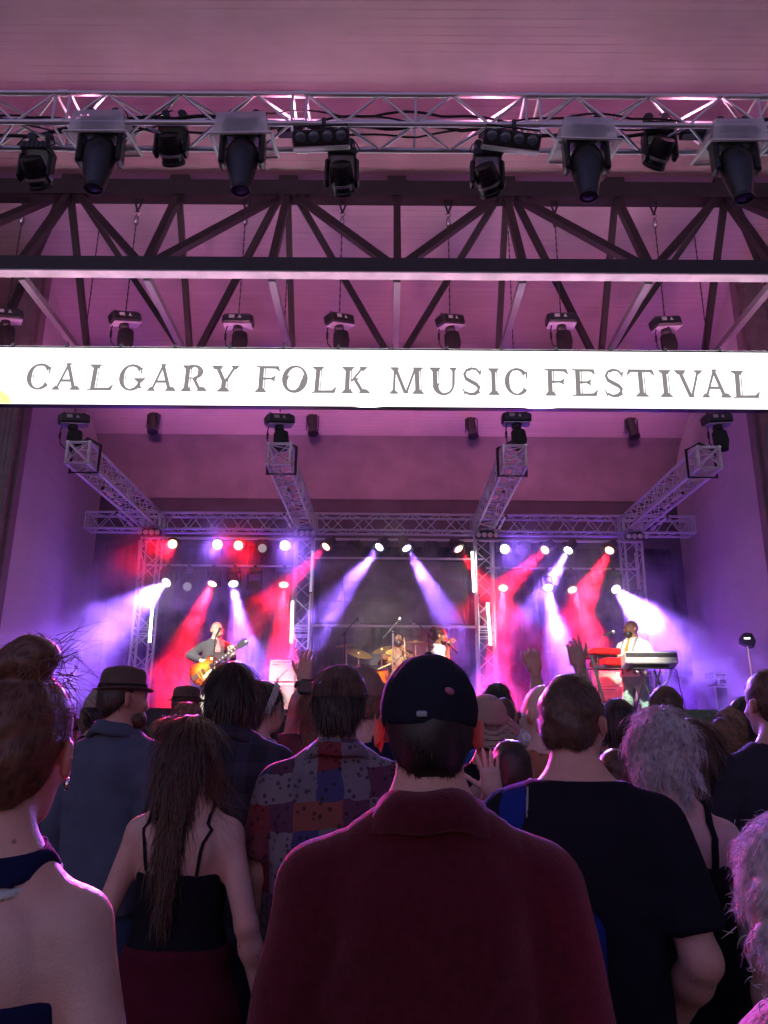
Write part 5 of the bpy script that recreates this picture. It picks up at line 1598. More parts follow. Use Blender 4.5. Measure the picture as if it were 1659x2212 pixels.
# =================================================================== THE BAND AND ITS GEAR
BG = 'musicians on stage'
def eyes(P):
    for e in (-1, 1):
        P.sdf('eye', lambda q: ellip(q, (e * .031, .086, .002), (.0115, .0115, .0095)), (e * .031 - .02, .07, -.015), (e * .031 + .02, .105, .02), mat('eye_white', (.7, .68, .66), .25, bump=0), .004)
        P.sdf('iris', lambda q: ellip(q, (e * .031, .0965, .002), (.005, .003, .005)), (e * .031 - .01, .09, -.008), (e * .031 + .01, .102, .012), mat('eye_dark', (.02, .012, .01), .2, bump=0), .0022)
def specs(P, m=BLACK):
    def f(q):
        d = 9.0 + 0 * q[:, 0]
        for e in (-1, 1):
            r = np.sqrt(((q[:, 0] - e * .033) / .027) ** 2 + ((q[:, 2] - .0) / .019) ** 2) * .022
            d = np.minimum(d, np.maximum(np.abs(r - .022) - .003, np.abs(q[:, 1] - .112 + .6 * np.abs(q[:, 0]) ** 1.5) - .004))
            d = np.minimum(d, rcone(q, (e * .060, .103, .004), (e * .084, -.005, .010), .0028, .0028))
        return np.minimum(d, rcone(q, (-.008, .116, .006), (.008, .116, .006), .003, .003))
    P.sdf('glasses', f, (-.10, -.02, -.03), (.10, .125, .03), m, .0045)
# ---------------------------------------------------------------- guitarist
GY = 11.3
P = Person('bald guitarist in dark grey shirt and white trousers on stage left side', (470, 1343), GY, 198, STAGE_Z, sex='m', voxel=.010, head=(22, -12, 0), seed=101, group=BG)
P.arm[1] = (P.loc(atY(411, 1416, GY - .02)), P.loc(atY(436, 1428, GY - .24)))
P.arm[0] = (P.loc(atY(499, 1430, GY - .05)), P.loc(atY(503, 1415, GY - .22)))
P.body(SK_PALE, [P.hand(1, P.locdir((.8, -.25, -.25)), P.locdir((0, .9, -.3)), .6, thumb=.6), P.hand(0, P.locdir((0, -.15, 1)), P.locdir((-.5, .8, 0)), [.7, .8, .9, .9], thumb=.6)])
GSH = cloth('charcoal_shirt', (.055, .055, .065))
P.top(GSH, .016, .95, .86, .075, .005, 'shirt', .006, nz=1.51); P.collar(GSH, .068, 1.468, .03, .007, .018, tilt=.3)
P.trousers(cloth('white_trousers', (.62, .60, .54)), .02)
P.sdf('neckerchief', lambda q: np.maximum(P.f_trunk(q, 0.034), np.abs(q[:, 0] + .02) - .04 * np.clip((1.46 - q[:, 2]) * 8, .3, 1)), (-.08, .03, 1.30), (.06, .2, 1.47), plaid_mat('cloth_red_bandana', (.35, .05, .06), (.55, .35, .35), 60), .009, False)
P.strap('guitar_strap', line((.03, .10, 1.15), (-.10, .0, 1.48), 10, (0, .03, 0)), .05, BLKCL, .006)
P.sdf('beard', lambda q: np.maximum(ellip(q, (0, .048, -.082), (.060, .060, .052)), q[:, 2] + .055), (-.08, -.03, -.16), (.08, .13, -.03), skin('stubble', (.36, .24, .19)), .008)
specs(P); eyes(P)
def burst_mat(name, axis_pts=None):
    m, n, l, b = newmat(name)
    tc = n.new('ShaderNodeTexCoord'); ln = n.new('ShaderNodeVectorMath'); ln.operation = 'LENGTH'; l.new(tc.outputs['Object'], ln.inputs[0])
    no = n.new('ShaderNodeTexNoise'); no.inputs['Scale'].default_value = 25; l.new(tc.outputs['Object'], no.inputs['Vector'])
    ad = n.new('ShaderNodeMath'); ad.operation = 'MULTIPLY_ADD'; ad.inputs[1].default_value = .05; l.new(no.outputs[0], ad.inputs[0]); l.new(ln.outputs['Value'], ad.inputs[2])
    cr = n.new('ShaderNodeValToRGB'); e = cr.color_ramp.elements
    e[0].position = .10; e[0].color = (.75, .30, .03, 1); e[1].position = .24; e[1].color = (.06, .008, .004, 1); q = e.new(.18); q.color = (.45, .07, .01, 1)
    l.new(ad.outputs[0], cr.inputs[0]); l.new(cr.outputs[0], b.inputs['Base Color']); b.inputs['Roughness'].default_value = .18; b.inputs['Coat Weight'].default_value = .6
    return m
BURST = burst_mat('sunburst_lacquer')
MAPLE = mat('dark_fretboard', (.05, .028, .02), .4); CREAM = mat('cream_plastic', (.70, .60, .38), .4)
LP = [(-.225, 0), (-.213, .08), (-.165, .145), (-.09, .167), (-.02, .145), (.04, .118), (.10, .122), (.16, .138), (.205, .115), (.225, .06), (.228, -.022), (.178, -.03), (.160, -.055), (.172, -.10), (.150, -.128), (.10, -.127), (.04, -.118), (-.02, -.145), (-.09, -.167), (-.165, -.145), (-.213, -.08)]
def guitar(c, tip, label, nrm):
    t = thing('electric_guitar', label, 'guitar', c)
    x = (Vector(tip) - Vector(c)).normalized(); z = (Vector(nrm) - x * Vector(nrm).dot(x)).normalized(); y = z.cross(x)
    t.rotation_mode = 'QUATERNION'; t.rotation_quaternion = Matrix((x, y, z)).transposed().to_quaternion()
    def part(name, mb, m, par=None, sm=False): return mb.build(name, m, par or t, sm, local=True)
    b = MB(); b.poly_prism(LP, -.02, .018); b.poly_prism([(u * .96, v * .96) for u, v in LP], .018, .024); part('guitar_body', b, BURST)
    b = MB(); b.poly_prism([(.16, -.02), (.05, -.035), (-.06, -.055), (-.08, -.11), (.02, -.105), (.10, -.10), (.15, -.06)], .026, .030); part('pickguard', b, CREAM)
    for u in (.12, -.02):
        b = MB(); b.cbox((u, 0, .030), (.042, .085, .012), .004); part('pickup', b, CHROME)
    b = MB(); b.box((-.075, 0, .034), (.014, .09, .012)); part('bridge', b, CHROME)
    b = MB(); b.box((-.155, 0, .03), (.10, .07, .012)); b.tube([(-.12, -.05, .05), (-.06, -.10, .07), (.0, -.12, .06)], .006, 6); part('tailpiece', b, CHROME)
    for u, v in ((-.10, -.125), (-.15, -.10), (-.06, -.135), (-.12, -.075)):
        b = MB(); b.lathe([(.012, .024), (.012, .036), (.009, .038)], (u, v, 0), None, 12); part('knob', b, MAPLE, None, True)
    b = MB(); b.lathe([(.02, .024), (.02, .028), (.006, .03), (.006, .04)], (.17, .085, 0), None, 14); part('toggle', b, CREAM, None, True)
    b = MB(); b.box((.385, 0, .018), (.37, .046, .022)); nk = part('neck', b, MAPLE)
    b = MB(); b.box((.33, 0, .032), (.46, .05, .008)); fb = part('fretboard', b, MAPLE)
    for k in range(8):
        b = MB(); b.box((.16 + .052 * k, 0, .0372), (.016, .026, .0012)); part('inlay', b, WHITEP, fb)
    for v in (-.018, -.011, -.004, .004, .011, .018):
        b = MB(); b.tube([(-.08, v * 1.2, .042), (.58, v, .04)], .0009, 4); part('string', b, CHROME)
    b = MB(); b.poly_prism([(.565, -.024), (.60, -.04), (.70, -.05), (.735, -.036), (.722, 0), (.735, .036), (.70, .05), (.60, .04), (.565, .024)], .004, .022); hs = part('headstock', b, BLACK)
    for u in (.61, .65, .69):
        for s in (-1, 1):
            b = MB(); b.tube([(u, s * .045, .012), (u, s * .062, .012)], .003, 6); b.lathe([(.004, -.008), (.009, -.003), (.009, .003), (.004, .008)], (u, s * .066, .012), None, 8); part('tuner', b, CHROME, hs)
    b = MB(); b.box((.71, 0, .0235), (.03, .02, .002)); part('headstock_inlay', b, WHITEP, hs)
    return t
guitar(atY(443, 1449, GY - .27), atY(533, 1385, GY - .36), 'sunburst electric guitar with cream pickguard held by the guitarist', (.1, -1, .12))
# ---------------------------------------------------------------- keyboard player
KY = 11.25
P = Person('bald keyboard player in white shirt, orange tie and green trousers', (1362, 1340), KY, 128, STAGE_Z, sex='m', girth=1.10, voxel=.010, head=(-26, -4, 0), seed=102, group=BG)
P.arm[1] = (P.loc(atY(1341, 1432, KY - .12)), P.loc(atY(1308, 1425, KY - .18)))
P.arm[0] = (P.loc(atY(1408, 1428, KY - .25)), P.loc(atY(1378, 1430, KY - .40)))
P.body(SK_BROWN, [P.hand(1, P.locdir((-1, -.1, -.15)), P.locdir((0, 0, -1)), .35, thumb=.4), P.hand(0, P.locdir((-.6, -.6, 0)), P.locdir((0, 0, -1)), .35, thumb=.4)])
WSH = cloth('white_shirt', (.74, .74, .72), 0, .2)
P.top(WSH, .020, .45, .95, .075, .006, 'shirt', .012, nz=1.51); P.collar(WSH, .072, 1.468, .034, .007, .020, tilt=.3)
GRN = cloth('green_trousers', (.17, .30, .25))
P.trousers(GRN, .022, [(A3(-.09, 0, .90), A3(-.17, .0, .48), A3(-.24, -.05, .07)), (A3(.09, 0, .90), A3(.10, .10, .50), A3(.09, .06, .07))], 1.02)
P.sdf('tie', lambda q: np.maximum(np.maximum(P.f_trunk(q, 0.040), np.abs(q[:, 0]) - np.where(q[:, 2] > 1.42, .018, .020 + .035 * np.clip((1.42 - q[:, 2]) / .4, 0, 1))), 1.0 + np.abs(q[:, 0]) - q[:, 2]), (-.07, .02, .98), (.07, .24, 1.48), cloth('orange_tie', (.55, .17, .02)), .008, False)
for e in (-1, 1):
    P.sdf('suspender', lambda q: np.maximum(np.maximum(P.f_trunk(q, 0.041), np.abs(q[:, 0] - e * .10) - .017), .98 - q[:, 2]), (e * .1 - .03, -.24, .97), (e * .1 + .03, .24, 1.52), cloth('grey_suspender', (.20, .20, .19)), .009, False)
P.sdf('belt', lambda q: np.maximum(loftz(q, P.tor, 2.3, .027), np.abs(q[:, 2] - .995) - .018), (-.24, -.2, .96), (.24, .2, 1.03), BLACK, .011, False)
P.sdf('beard', lambda q: np.maximum(ellip(q, (0, .048, -.080), (.064, .064, .056)), q[:, 2] + .040), (-.08, -.03, -.16), (.08, .13, -.02), H_BLACK, .008)
specs(P); eyes(P)
# ---------------------------------------------------------------- singer
SY = 11.6
P = Person('singer in white shirt with hair tied up, holding a microphone', (951, 1358), SY, -104, STAGE_Z, sex='m', voxel=.010, head=(8, 4, 0), seed=103, group=BG)
mic_w = atY(969, 1396, SY - .14)
P.arm[0] = (P.loc(atY(955, 1440, SY + .05)), P.loc(atY(964, 1405, SY + .12)))
P.arm[1] = (P.loc(atY(962, 1436, SY - .25)), P.loc(mic_w))
P.body(SK_BROWN, [P.hand(1, P.locdir((.35, -.1, .9)), P.locdir((.9, .4, -.2)), .95, thumb=.75)])
P.top(cloth('white_shirt', (.74, .74, .72)), .018, .40, .86, .075, .005, 'shirt', .008, nz=1.51); P.collar(WSH, .068, 1.468, .03, .007, .02, tilt=.3)
P.trousers(NAVY)
bc = A3(0, -.11, .10)
P.hair(H_BLACK, 'up', .007, 1800, .05, seed=104, nape=-.075, front=.05, flow=lambda p: (P.hc + P.hr @ bc) - p, droop=0, width=.005, lift=.02, jit=.1, extra=lambda q: ellip(q, bc, (.045, .048, .048)) + .008 * np.sin(110 * q[:, 0]) * np.sin(100 * q[:, 2]), noise_=.004)
P.sdf('beard', lambda q: np.maximum(ellip(q, (0, .046, -.082), (.063, .062, .055)), q[:, 2] + .035), (-.08, -.03, -.16), (.08, .13, -.02), H_BLACK, .008)
eyes(P)
def mic(a, b_, label, grp='microphones'):
    """a = grille end, b = tail"""
    t = thing('microphone', label, 'microphone', b_, group=grp)
    ax = (Vector(a) - Vector(b_)); L = ax.length; rm = frame_from(ax, Vector((0, 1, .01)))
    q = MB(); q.lathe([(.010, 0), (.012, .01), (.0165, L - .05), (.022, L - .045)], (0, 0, 0), rm, 14); q.build('handle', BLACK, t, True, local=True)
    q = MB(); q.lathe([(.022, L - .045), (.026, L - .03), (.026, L - .015), (.018, L - .003), (.006, L)], (0, 0, 0), rm, 14); q.build('grille', mat('mic_grille', (.5, .5, .5), .35, .8, .2, 200, .5, 500), t, True, local=True)
mic(atY(966, 1386, SY - .16), atY(988, 1411, SY - .34), 'microphone in the hand of the singer')
def mic_stand(base, top_, boom, label, tail=None, grp='microphone stands'):
    t = thing('mic_stand', label, 'mic stand', base, group=grp)
    base = Vector(base); top_ = Vector(top_)
    rod('pole', base + Vector((0, 0, .03)), top_, .0105, CHROME if 'chrome' in label else BLACK, t)
    q = MB(); q.lathe([(.13, 0), (.13, .012), (.05, .025), (.016, .04)], base, None, 18); q.build('base', BLACK, t, True)
    if boom is not None:
        boom = Vector(boom); d = (top_ - boom).normalized()
        rod('boom', boom, (Vector(tail) if tail is not None else top_ + d * .25), .008, BLACK, t)
        q = MB(); q.tube([top_ - Vector((.018, 0, 0)), top_ + Vector((.018, 0, 0))], .02, 8); q.build('clutch', BLACK, t, True)
    return t
g0 = atY(459, 1440, GY - .55)
mic_stand((g0.x, g0.y, STAGE_Z), atY(465, 1378, GY - .55), None, 'black microphone stand in front of the guitarist')
mic(atY(477, 1355, GY - .30), atY(466, 1376, GY - .55), 'microphone at the mouth of the guitarist')
k0 = atY(1296, 1410, KY - .35)
mic_stand((k0.x - .08, k0.y, STAGE_Z), atY(1290, 1404, KY - .35), atY(1304, 1376, KY - .33), 'black boom stand over the red keyboards', atY(1287, 1412, KY - .35))
mic(atY(1328, 1364, KY - .30), atY(1301, 1373, KY - .33), 'microphone in front of the keyboard player')
DYm = 11.95
c0 = atY(849, 1440, DYm - .5)
mic_stand((c0.x, c0.y, STAGE_Z), atY(849, 1365, DYm - .5), atY(862, 1339, DYm - .5), 'chrome boom stand rising in front of the drummer', atY(826, 1380, DYm - .5))
mic(atY(865, 1334, DYm - .5), atY(858, 1347, DYm - .5), 'microphone tip on the chrome boom stand')
c0 = atY(745, 1440, DYm)
mic_stand((c0.x, c0.y, STAGE_Z), atY(745, 1369, DYm), atY(771, 1336, DYm), 'tall black boom stand left of the drums', atY(738, 1374, DYm))
mic(atY(774, 1350, DYm), atY(772, 1333, DYm), 'overhead microphone left of the drums')
c0 = atY(926, 1440, DYm + .3)
mic_stand((c0.x, c0.y, STAGE_Z), atY(926, 1372, DYm + .3), atY(895, 1338, DYm + .3), 'tall black boom stand behind the singer', atY(935, 1382, DYm + .3))
mic(atY(893, 1352, DYm + .3), atY(894, 1336, DYm + .3), 'overhead microphone right of the drums')
# ---------------------------------------------------------------- drum kit and drummer
DY = 12.25
dk = atY(845, 1500, DY)
dr_ = thing('drum_riser', 'low black riser under the drum kit', 'riser', (dk.x + .05, DY + .1, STAGE_Z))
q = MB(); q.cbox((dk.x + .05, DY + .05, STAGE_Z + .085), (2.2, 1.1, .16), .01); q.build('riser_top', STG, dr_)
RZ = STAGE_Z + .165
P = Person('drummer in patterned open shirt seated behind the drums', (861, 1365), DY + .15, 176, STAGE_Z, sex='m', voxel=.011, head=(4, -14, 0), seed=105, group=BG, H=1.72)
dz_ = P.loc(atY(861, 1365, DY + .15))[2] - 1.752
def shift(P, dz):
    P.hc = P.hc + A3(0, 0, dz); P.sh = [a + A3(0, 0, dz) for a in P.sh]; P.tor = [(z + dz, a, b, c) for z, a, b, c in P.tor]
# seated: move the root down so that the hips rest on the stool
P.root.location.z += dz_ * P.s
P.M = Matrix.Translation(P.root.location) @ Matrix.Rotation(R(176), 4, 'Z') @ Matrix.Scale(P.s, 4); P.Mi = P.M.inverted()
P.arm[1] = (P.loc(atY(822, 1434, DY - .05)), P.loc(atY(842, 1432, DY - .38)))
P.arm[0] = (P.loc(atY(895, 1432, DY - .02)), P.loc(atY(876, 1412, DY - .30)))
P.body(SK_DARK, [P.hand(1, P.locdir((.8, -.5, -.1)), P.locdir((0, .2, -1)), .9, thumb=.7), P.hand(0, P.locdir((-.2, -.4, .9)), P.locdir((-.8, .3, 0)), .9, thumb=.7)])
VEST = patch_mat('cloth_gold_pattern')
for nd in VEST.node_tree.nodes:
    if nd.type == 'VALTORGB':
        for i_, el in enumerate(nd.color_ramp.elements):
            el.color = [(.25, .15, .03, 1), (.05, .03, .015, 1), (.32, .2, .05, 1)][i_ % 3]
    if nd.type == 'MAPPING': nd.inputs['Scale'].default_value = (22, .01, 22)
P.top(VEST, .016, .12, .86, .09, .004, 'open_shirt', .004, nz=1.50, cut=lambda q: np.where(q[:, 1] > 0, (.05 + .03 * (q[:, 2] - 1.2)) - np.abs(q[:, 0]), -1.0))
gz = -(P.root.location.z - RZ) / P.s          # riser height in the drummer's own measure
lg = [(A3(-.10, .02, .90), A3(-.20, .42, .92), A3(-.22, .40, gz + .07)), (A3(.10, .02, .90), A3(.20, .42, .92), A3(.22, .40, gz + .07))]
P.trousers(NAVY, .02, lg, 1.0, 'trousers', gz + .06)
P.hair(H_BLACK, 'short', .006, 900, .012, seed=106, nape=-.08, front=.055, voxel=.009)
P.sdf('beard', lambda q: np.maximum(ellip(q, (0, .046, -.082), (.062, .062, .056)), q[:, 2] + .045), (-.08, -.03, -.16), (.08, .13, -.02), H_BLACK, .008)
eyes(P)
for o in list(P.root.children):
    if o.name.startswith('shoe'):
        o.location.z += gz * P.s
q = MB(); sx, sy_ = P.root.location.x, P.root.location.y; sz = P.root.location.z + .82 * P.s
st_ = thing('drum_stool', 'round black drum stool under the drummer', 'stool', (sx, sy_, RZ))
q = MB(); q.lathe([(.15, sz - .06), (.17, sz - .04), (.17, sz), (.12, sz + .015)], (sx, sy_, 0), None, 18); q.build('seat', BLACK, st_, True)
for k in range(3):
    rod('leg', (sx, sy_, RZ + .35 * (sz - RZ)), (sx + .22 * math.cos(k * 2.1), sy_ + .22 * math.sin(k * 2.1), RZ + .01), .012, CHROME, st_)
rod('post', (sx, sy_, RZ + .1), (sx, sy_, sz - .05), .015, CHROME, st_)
def stick(a, b_, label):
    t = thing('drumstick', label, 'drumstick', a, group='drumsticks'); d = Vector(b_) - Vector(a); rm = frame_from(d, Vector((0, 1, .01)))
    q = MB(); q.lathe([(.007, 0), (.0075, .1), (.007, d.length * .8), (.004, d.length * .96), (.005, d.length * .98), (.002, d.length)], (0, 0, 0), rm, 8); q.build('shaft', mat('hickory', (.6, .42, .24), .5), t, True, local=True)
stick(atY(875, 1418, DY - .32), atY(873, 1378, DY - .42), 'upright drumstick in the left hand of the drummer')
stick(atY(846, 1433, DY - .42), atY(815, 1446, DY - .62), 'lowered drumstick in the right hand of the drummer')
WOOD = mat('amber_drum_shell', (.48, .10, .012), .2, 0, .35, 9, .03, 60); HEADW = mat('drum_head', (.72, .70, .66), .5)
def drum(c, r, h, axis, label, feet=False):
    t = thing('drum', label, 'drum', c, group='drums of the kit'); c = Vector(c); rm = frame_from(Vector(axis), Vector((1, 0, .01)))
    q = MB(); q.lathe([(r, -h / 2), (r, h / 2)], (0, 0, 0), rm, 28); q.build('shell', WOOD, t, True, local=True)
    for s in (-1, 1):
        q = MB(); q.lathe([(r + .004, s * h / 2 - .012), (r + .012, s * h / 2 - .01), (r + .012, s * h / 2 + .012), (r - .004, s * h / 2 + .012)], (0, 0, 0), rm, 28); q.build('hoop', CHROME, t, True, local=True)
        q = MB(); q.lathe([(r - .004, s * h / 2 + .004), (.001, s * h / 2 + .005)], (0, 0, 0), rm, 28); q.build('drum_head', HEADW, t, local=True)
    for k in range(8):
        a = 2 * PI * k / 8; q = MB()
        p0 = rm @ Vector(((r + .01) * math.cos(a), (r + .01) * math.sin(a), -h / 2)); p1 = rm @ Vector(((r + .01) * math.cos(a), (r + .01) * math.sin(a), h / 2))
        q.tube([p0, p1], .004, 6); q.lathe([(.012, -.03), (.012, .03)], (p0 + p1) / 2, rm, 8); q.build('lug', CHROME, t, local=True)
    return t
bd_c = atY(838, 1545, DY - .35)
drum((bd_c.x, DY - .35, RZ + .29), .28, .40, (0, 1, 0), 'big amber bass drum facing the crowd')
p = atY(788, 1456, DY - .40); drum((p.x, DY - .40, p.z), .13, .20, (.05, -.35, 1), 'small amber rack tom at the left of the kit')
p = atY(818, 1460, DY - .42); drum((p.x, DY - .42, p.z), .15, .24, (-.05, -.3, 1), 'amber rack tom beside the drummer right hand')
p = atY(905, 1475, DY - .1); drum((p.x, DY - .1, RZ + .40), .20, .40, (0, -.05, 1), 'amber floor tom at the right of the kit')
p = atY(760, 1480, DY - .1); drum((p.x, DY - .05, RZ + .52), .17, .14, (.1, -.15, 1), 'amber snare drum at the left of the kit')
BRZ = mat('cymbal_bronze', (.62, .42, .18), .28, .9, .15, 14, .15, 90)
def cymbal(ux, uy, Y, r, tilt, label, roll=0.0):
    c = atY(ux, uy, Y); t = thing('cymbal_stand', label, 'cymbal', (c.x, c.y + .05, RZ), group='cymbals of the kit')
    rm = Matrix.Rotation(R(roll), 3, 'Y') @ Matrix.Rotation(R(tilt), 3, 'X')
    q = MB(); q.lathe([(r, 0), (r, .0015), (r * .6, .012), (r * .22, .018), (r * .18, .03), (r * .08, .04), (.006, .042), (.004, .038), (r * .07, .034), (r * .2, .014), (r * .6, .008)], c, rm, 36); q.build('cymbal', BRZ, t, True)
    q = MB(); q.lathe([(.012, .04), (.014, .06), (.004, .075)], c, rm, 10); q.build('wing_nut', BLACK, t, True)
    rod('pole', (c.x, c.y + .05, RZ + .25), c + Vector((0, .01, -.02)), .010, CHROME, t)
    for k in range(3):
        a = k * 2.1 + .5; rod('leg', (c.x, c.y + .05, RZ + .32), (c.x + .25 * math.cos(a), c.y + .05 + .25 * math.sin(a), RZ + .01), .008, CHROME, t)
cymbal(749, 1395, DY + .1, .19, 12, 'thin crash cymbal at the far left of the kit', -6); cymbal(775, 1412, DY - .15, .21, 22, 'dark ride cymbal tilted down at the left of the kit', 16)
cymbal(825, 1404, DY - .45, .15, 20, 'splash cymbal tilted up in front of the drummer', -20); cymbal(898, 1388, DY - .1, .17, 8, 'red-lit crash cymbal right of the drummer', -2); cymbal(922, 1394, DY + .1, .15, 8, 'cymbal half hidden by the singer', 2)
# second guitar on a stand: only its headstock shows
p = atY(729, 1500, 11.9)
g2 = guitar(Vector((p.x, 11.9, STAGE_Z + .40)), Vector((p.x + .01, 12.05, STAGE_Z + 1.15)), 'guitar on a stand whose white headstock shows left of the drums', (0, -1, .2))
gs = thing('guitar_stand', 'black stand holding the guitar left of the drums', 'stand', (p.x, 11.95, STAGE_Z))
for e in (-1, 1): rod('leg', (p.x, 12.05, STAGE_Z + .7), (p.x + e * .18, 11.85, STAGE_Z + .01), .01, BLACK, gs)
rod('leg', (p.x, 12.05, STAGE_Z + .7), (p.x, 12.25, STAGE_Z + .01), .01, BLACK, gs); rod('cradle', (p.x - .14, 11.86, STAGE_Z + .17), (p.x + .14, 11.86, STAGE_Z + .17), .012, BLACK, gs)
# ---------------------------------------------------------------- amplifiers
GRILL = mat('amp_grille_cloth', (.50, .44, .36), .8, 0, .1, 20, .5, 300); TOLEX = mat('amp_covering', (.58, .54, .48), .6, 0, .1, 30, .4, 200); CASE = mat('road_case_panel', (.40, .36, .35), .5, 0, .1, 6, .1, 60)
def combo(ux0, uy0, ux1, uy1, Y, label):
    a = atY(ux0, uy0, Y); b_ = atY(ux1, uy1, Y); w = b_.x - a.x; h = a.z - b_.z; cx = (a.x + b_.x) / 2
    t = thing('guitar_amplifier', label, 'amplifier', (cx, Y, b_.z))
    q = MB(); q.cbox((cx, Y + .14, (a.z + b_.z) / 2), (w, .26, h), .012); q.build('cabinet', TOLEX, t)
    q = MB(); q.box((cx, Y + .006, b_.z + h * .43), (w * .92, .008, h * .78)); q.build('grille', GRILL, t)
    q = MB(); q.box((cx, Y + .004, a.z - h * .10), (w * .94, .01, h * .10)); pn = q.build('control_panel', mat('amp_panel', (.75, .75, .72), .4), t)
    for k in range(9):
        q = MB(); q.lathe([(.011, 0), (.009, .014)], (cx - w * .36 + k * w * .075, Y - .002, a.z - h * .10), Matrix.Rotation(R(90), 3, 'X'), 10); q.build('knob', BLACK, pn)
    for z in (b_.z + h * .035, b_.z + h * .83):
        q = MB(); q.box((cx, Y + .001, z), (w * .95, .006, .008)); q.build('trim', WHITEP, t)
    for x in (cx - w * .47, cx + w * .47):
        q = MB(); q.box((x, Y + .001, b_.z + h * .43), (.008, .006, h * .80)); q.build('trim', WHITEP, t)
    q = MB(); q.tube([(cx - w * .4, Y - .002, a.z - h * .27), (cx - w * .34, Y - .003, a.z - h * .20), (cx - w * .30, Y - .002, a.z - h * .26), (cx - w * .24, Y - .003, a.z - h * .20), (cx - w * .2, Y - .002, a.z - h * .21)], .006, 5); q.build('script_badge', CHROME, t)
    q = MB(); q.tube([(cx - w * .15, Y + .14, a.z), (cx - w * .12, Y + .14, a.z + .03), (cx + w * .12, Y + .14, a.z + .03), (cx + w * .15, Y + .14, a.z)], .01, 6); q.build('handle', BLACK, t)
    return t, a, b_
combo(583, 1425, 650, 1472, 12.05, 'cream combo amplifier standing on a road case behind the guitarist')
a = atY(572, 1474, 11.95); b_ = atY(657, 1474, 11.95); zt = a.z
t = thing('road_case', 'grey road case with aluminium edges under the cream amplifier', 'road case', ((a.x + b_.x) / 2, 12.3, STAGE_Z)); cx = (a.x + b_.x) / 2; w = b_.x - a.x
q = MB(); q.box((cx, 12.28, (STAGE_Z + .06 + zt) / 2), (w - .02, .62, zt - STAGE_Z - .07)); q.build('panel', CASE, t)
for z in (zt - .02, STAGE_Z + .35, STAGE_Z + .29, STAGE_Z + .08):
    q = MB(); q.box((cx, 12.28, z), (w + .006, .64, .034)); q.build('edge_rail', ALU, t)
for e in (-1, 1):
    q = MB(); q.box((cx + e * (w / 2 - .012), 11.965, (STAGE_Z + zt) / 2), (.032, .012, zt - STAGE_Z - .1)); q.build('corner_rail', ALU, t)
    for y in (12.05, 12.5):
        q = MB(); q.tube([(cx + e * (w / 2 - .1) - .015, y, STAGE_Z + .031), (cx + e * (w / 2 - .1) + .015, y, STAGE_Z + .031)], .03, 10); q.build('caster', RUBBER, t)
am = atY(638, 1440, 11.55); mic_stand((am.x, 11.55, STAGE_Z), atY(638, 1440, 11.55), None, 'short empty chrome stand in front of the amplifier')
q = MB(); q.box((am.x, 11.55, am.z + .01), (.05, .02, .03)); q.box((am.x - .022, 11.55, am.z + .035), (.012, .02, .03)); q.box((am.x + .022, 11.55, am.z + .035), (.012, .02, .03)); tag(q.build('mic_clip', BLACK), 'empty microphone clip on the short stand', 'mic clip')
am = atY(600, 1466, 11.75); mic_stand((am.x, 11.7, STAGE_Z), atY(600, 1467, 11.7), atY(620, 1447, 11.85), 'low boom stand aimed at the amplifier grille', atY(592, 1475, 11.65))
combo(1288, 1484, 1345, 1540, 12.0, 'pale bass cabinet behind the keyboard player')
combo(1286, 1450, 1346, 1483, 12.02, 'pale amplifier head with glowing lamp on the bass cabinet')
lb_ = atY(1334, 1463, 12.0); q = MB(); q.lathe([(.022, 0), (.02, .01)], lb_ + Vector((0, -.012, 0)), Matrix.Rotation(R(90), 3, 'X'), 12); tag(q.build('pilot_lamp', emit('pilot_lamp', (1, .95, .9), 6.0)), 'small bright pilot lamp on the pale amplifier head', 'lamp')
# ---------------------------------------------------------------- keyboards
REDP = mat('red_lacquer', (.55, .008, .010), .3, 0, .08, 9, .03, 120)
def keyboard(c, L, D, H, yaw, m, label, stripes=False):
    t = thing('keyboard', label, 'keyboard', c, R(yaw))
    q = MB(); q.cbox((0, 0, 0), (L, D, H), .012); kb = q.build('case', m, t, local=True)
    q = MB(); q.box((0, D * .2, H / 2 + .004), (L * .92, D * .45, .012)); q.build('key_bed', WHITEP, t, local=True)
    nk = 22
    for k in range(nk):
        if k % 7 in (0, 1, 3, 4, 5):
            q = MB(); q.box((-L * .45 + L * .9 * (k + .9) / nk, D * .13, H / 2 + .015), (L * .9 / nk * .55, D * .26, .012)); q.build('black_key', BLACK, t, local=True)
    for k in range(7):
        q = MB(); q.lathe([(.010, H / 2), (.008, H / 2 + .014)], (-L * .4 + k * L * .11, -D * .28, 0), None, 8); q.build('knob', BLACK, t, local=True)
    if stripes:
        q = MB(); q.box((0, -D / 2 - .003, H * .16), (L * .97, .008, H * .34)); q.build('dark_stripe', BLACK, t, local=True)
        q = MB(); q.box((0, -D / 2 - .003, -H * .22), (L * .97, .008, H * .06)); q.build('groove', mat('grey_plastic', (.3, .3, .31), .4), t, local=True)
        for x_, w_ in ((-.06, .035), (-.02, .012), (.01, .012), (.05, .05)):
            q = MB(); q.box((x_, -D / 2 - .003, -H * .08), (w_, .006, .014)); q.build('badge', WHITEP, t, local=True)
        for e in (-1, 1):
            q = MB(); q.box((e * L * .45, -D / 2 - .004, -H * .36), (.07, .01, .02)); q.build('foot_plate', WHITEP, t, local=True)
    return t
SIL = mat('silver_plastic', (.36, .36, .34), .35, .2, .06, 12, .04, 100)
sc_ = atY(1402, 1427, KY - .62)
kt = keyboard(sc_, .70, .28, .17, -3, SIL, 'silver synthesizer with dark stripe seen from behind', True); kt.rotation_euler = (R(-14), 0, R(-3))
ks = thing('keyboard_stand', 'black folding stand under the silver synthesizer', 'stand', (sc_.x, sc_.y, STAGE_Z))
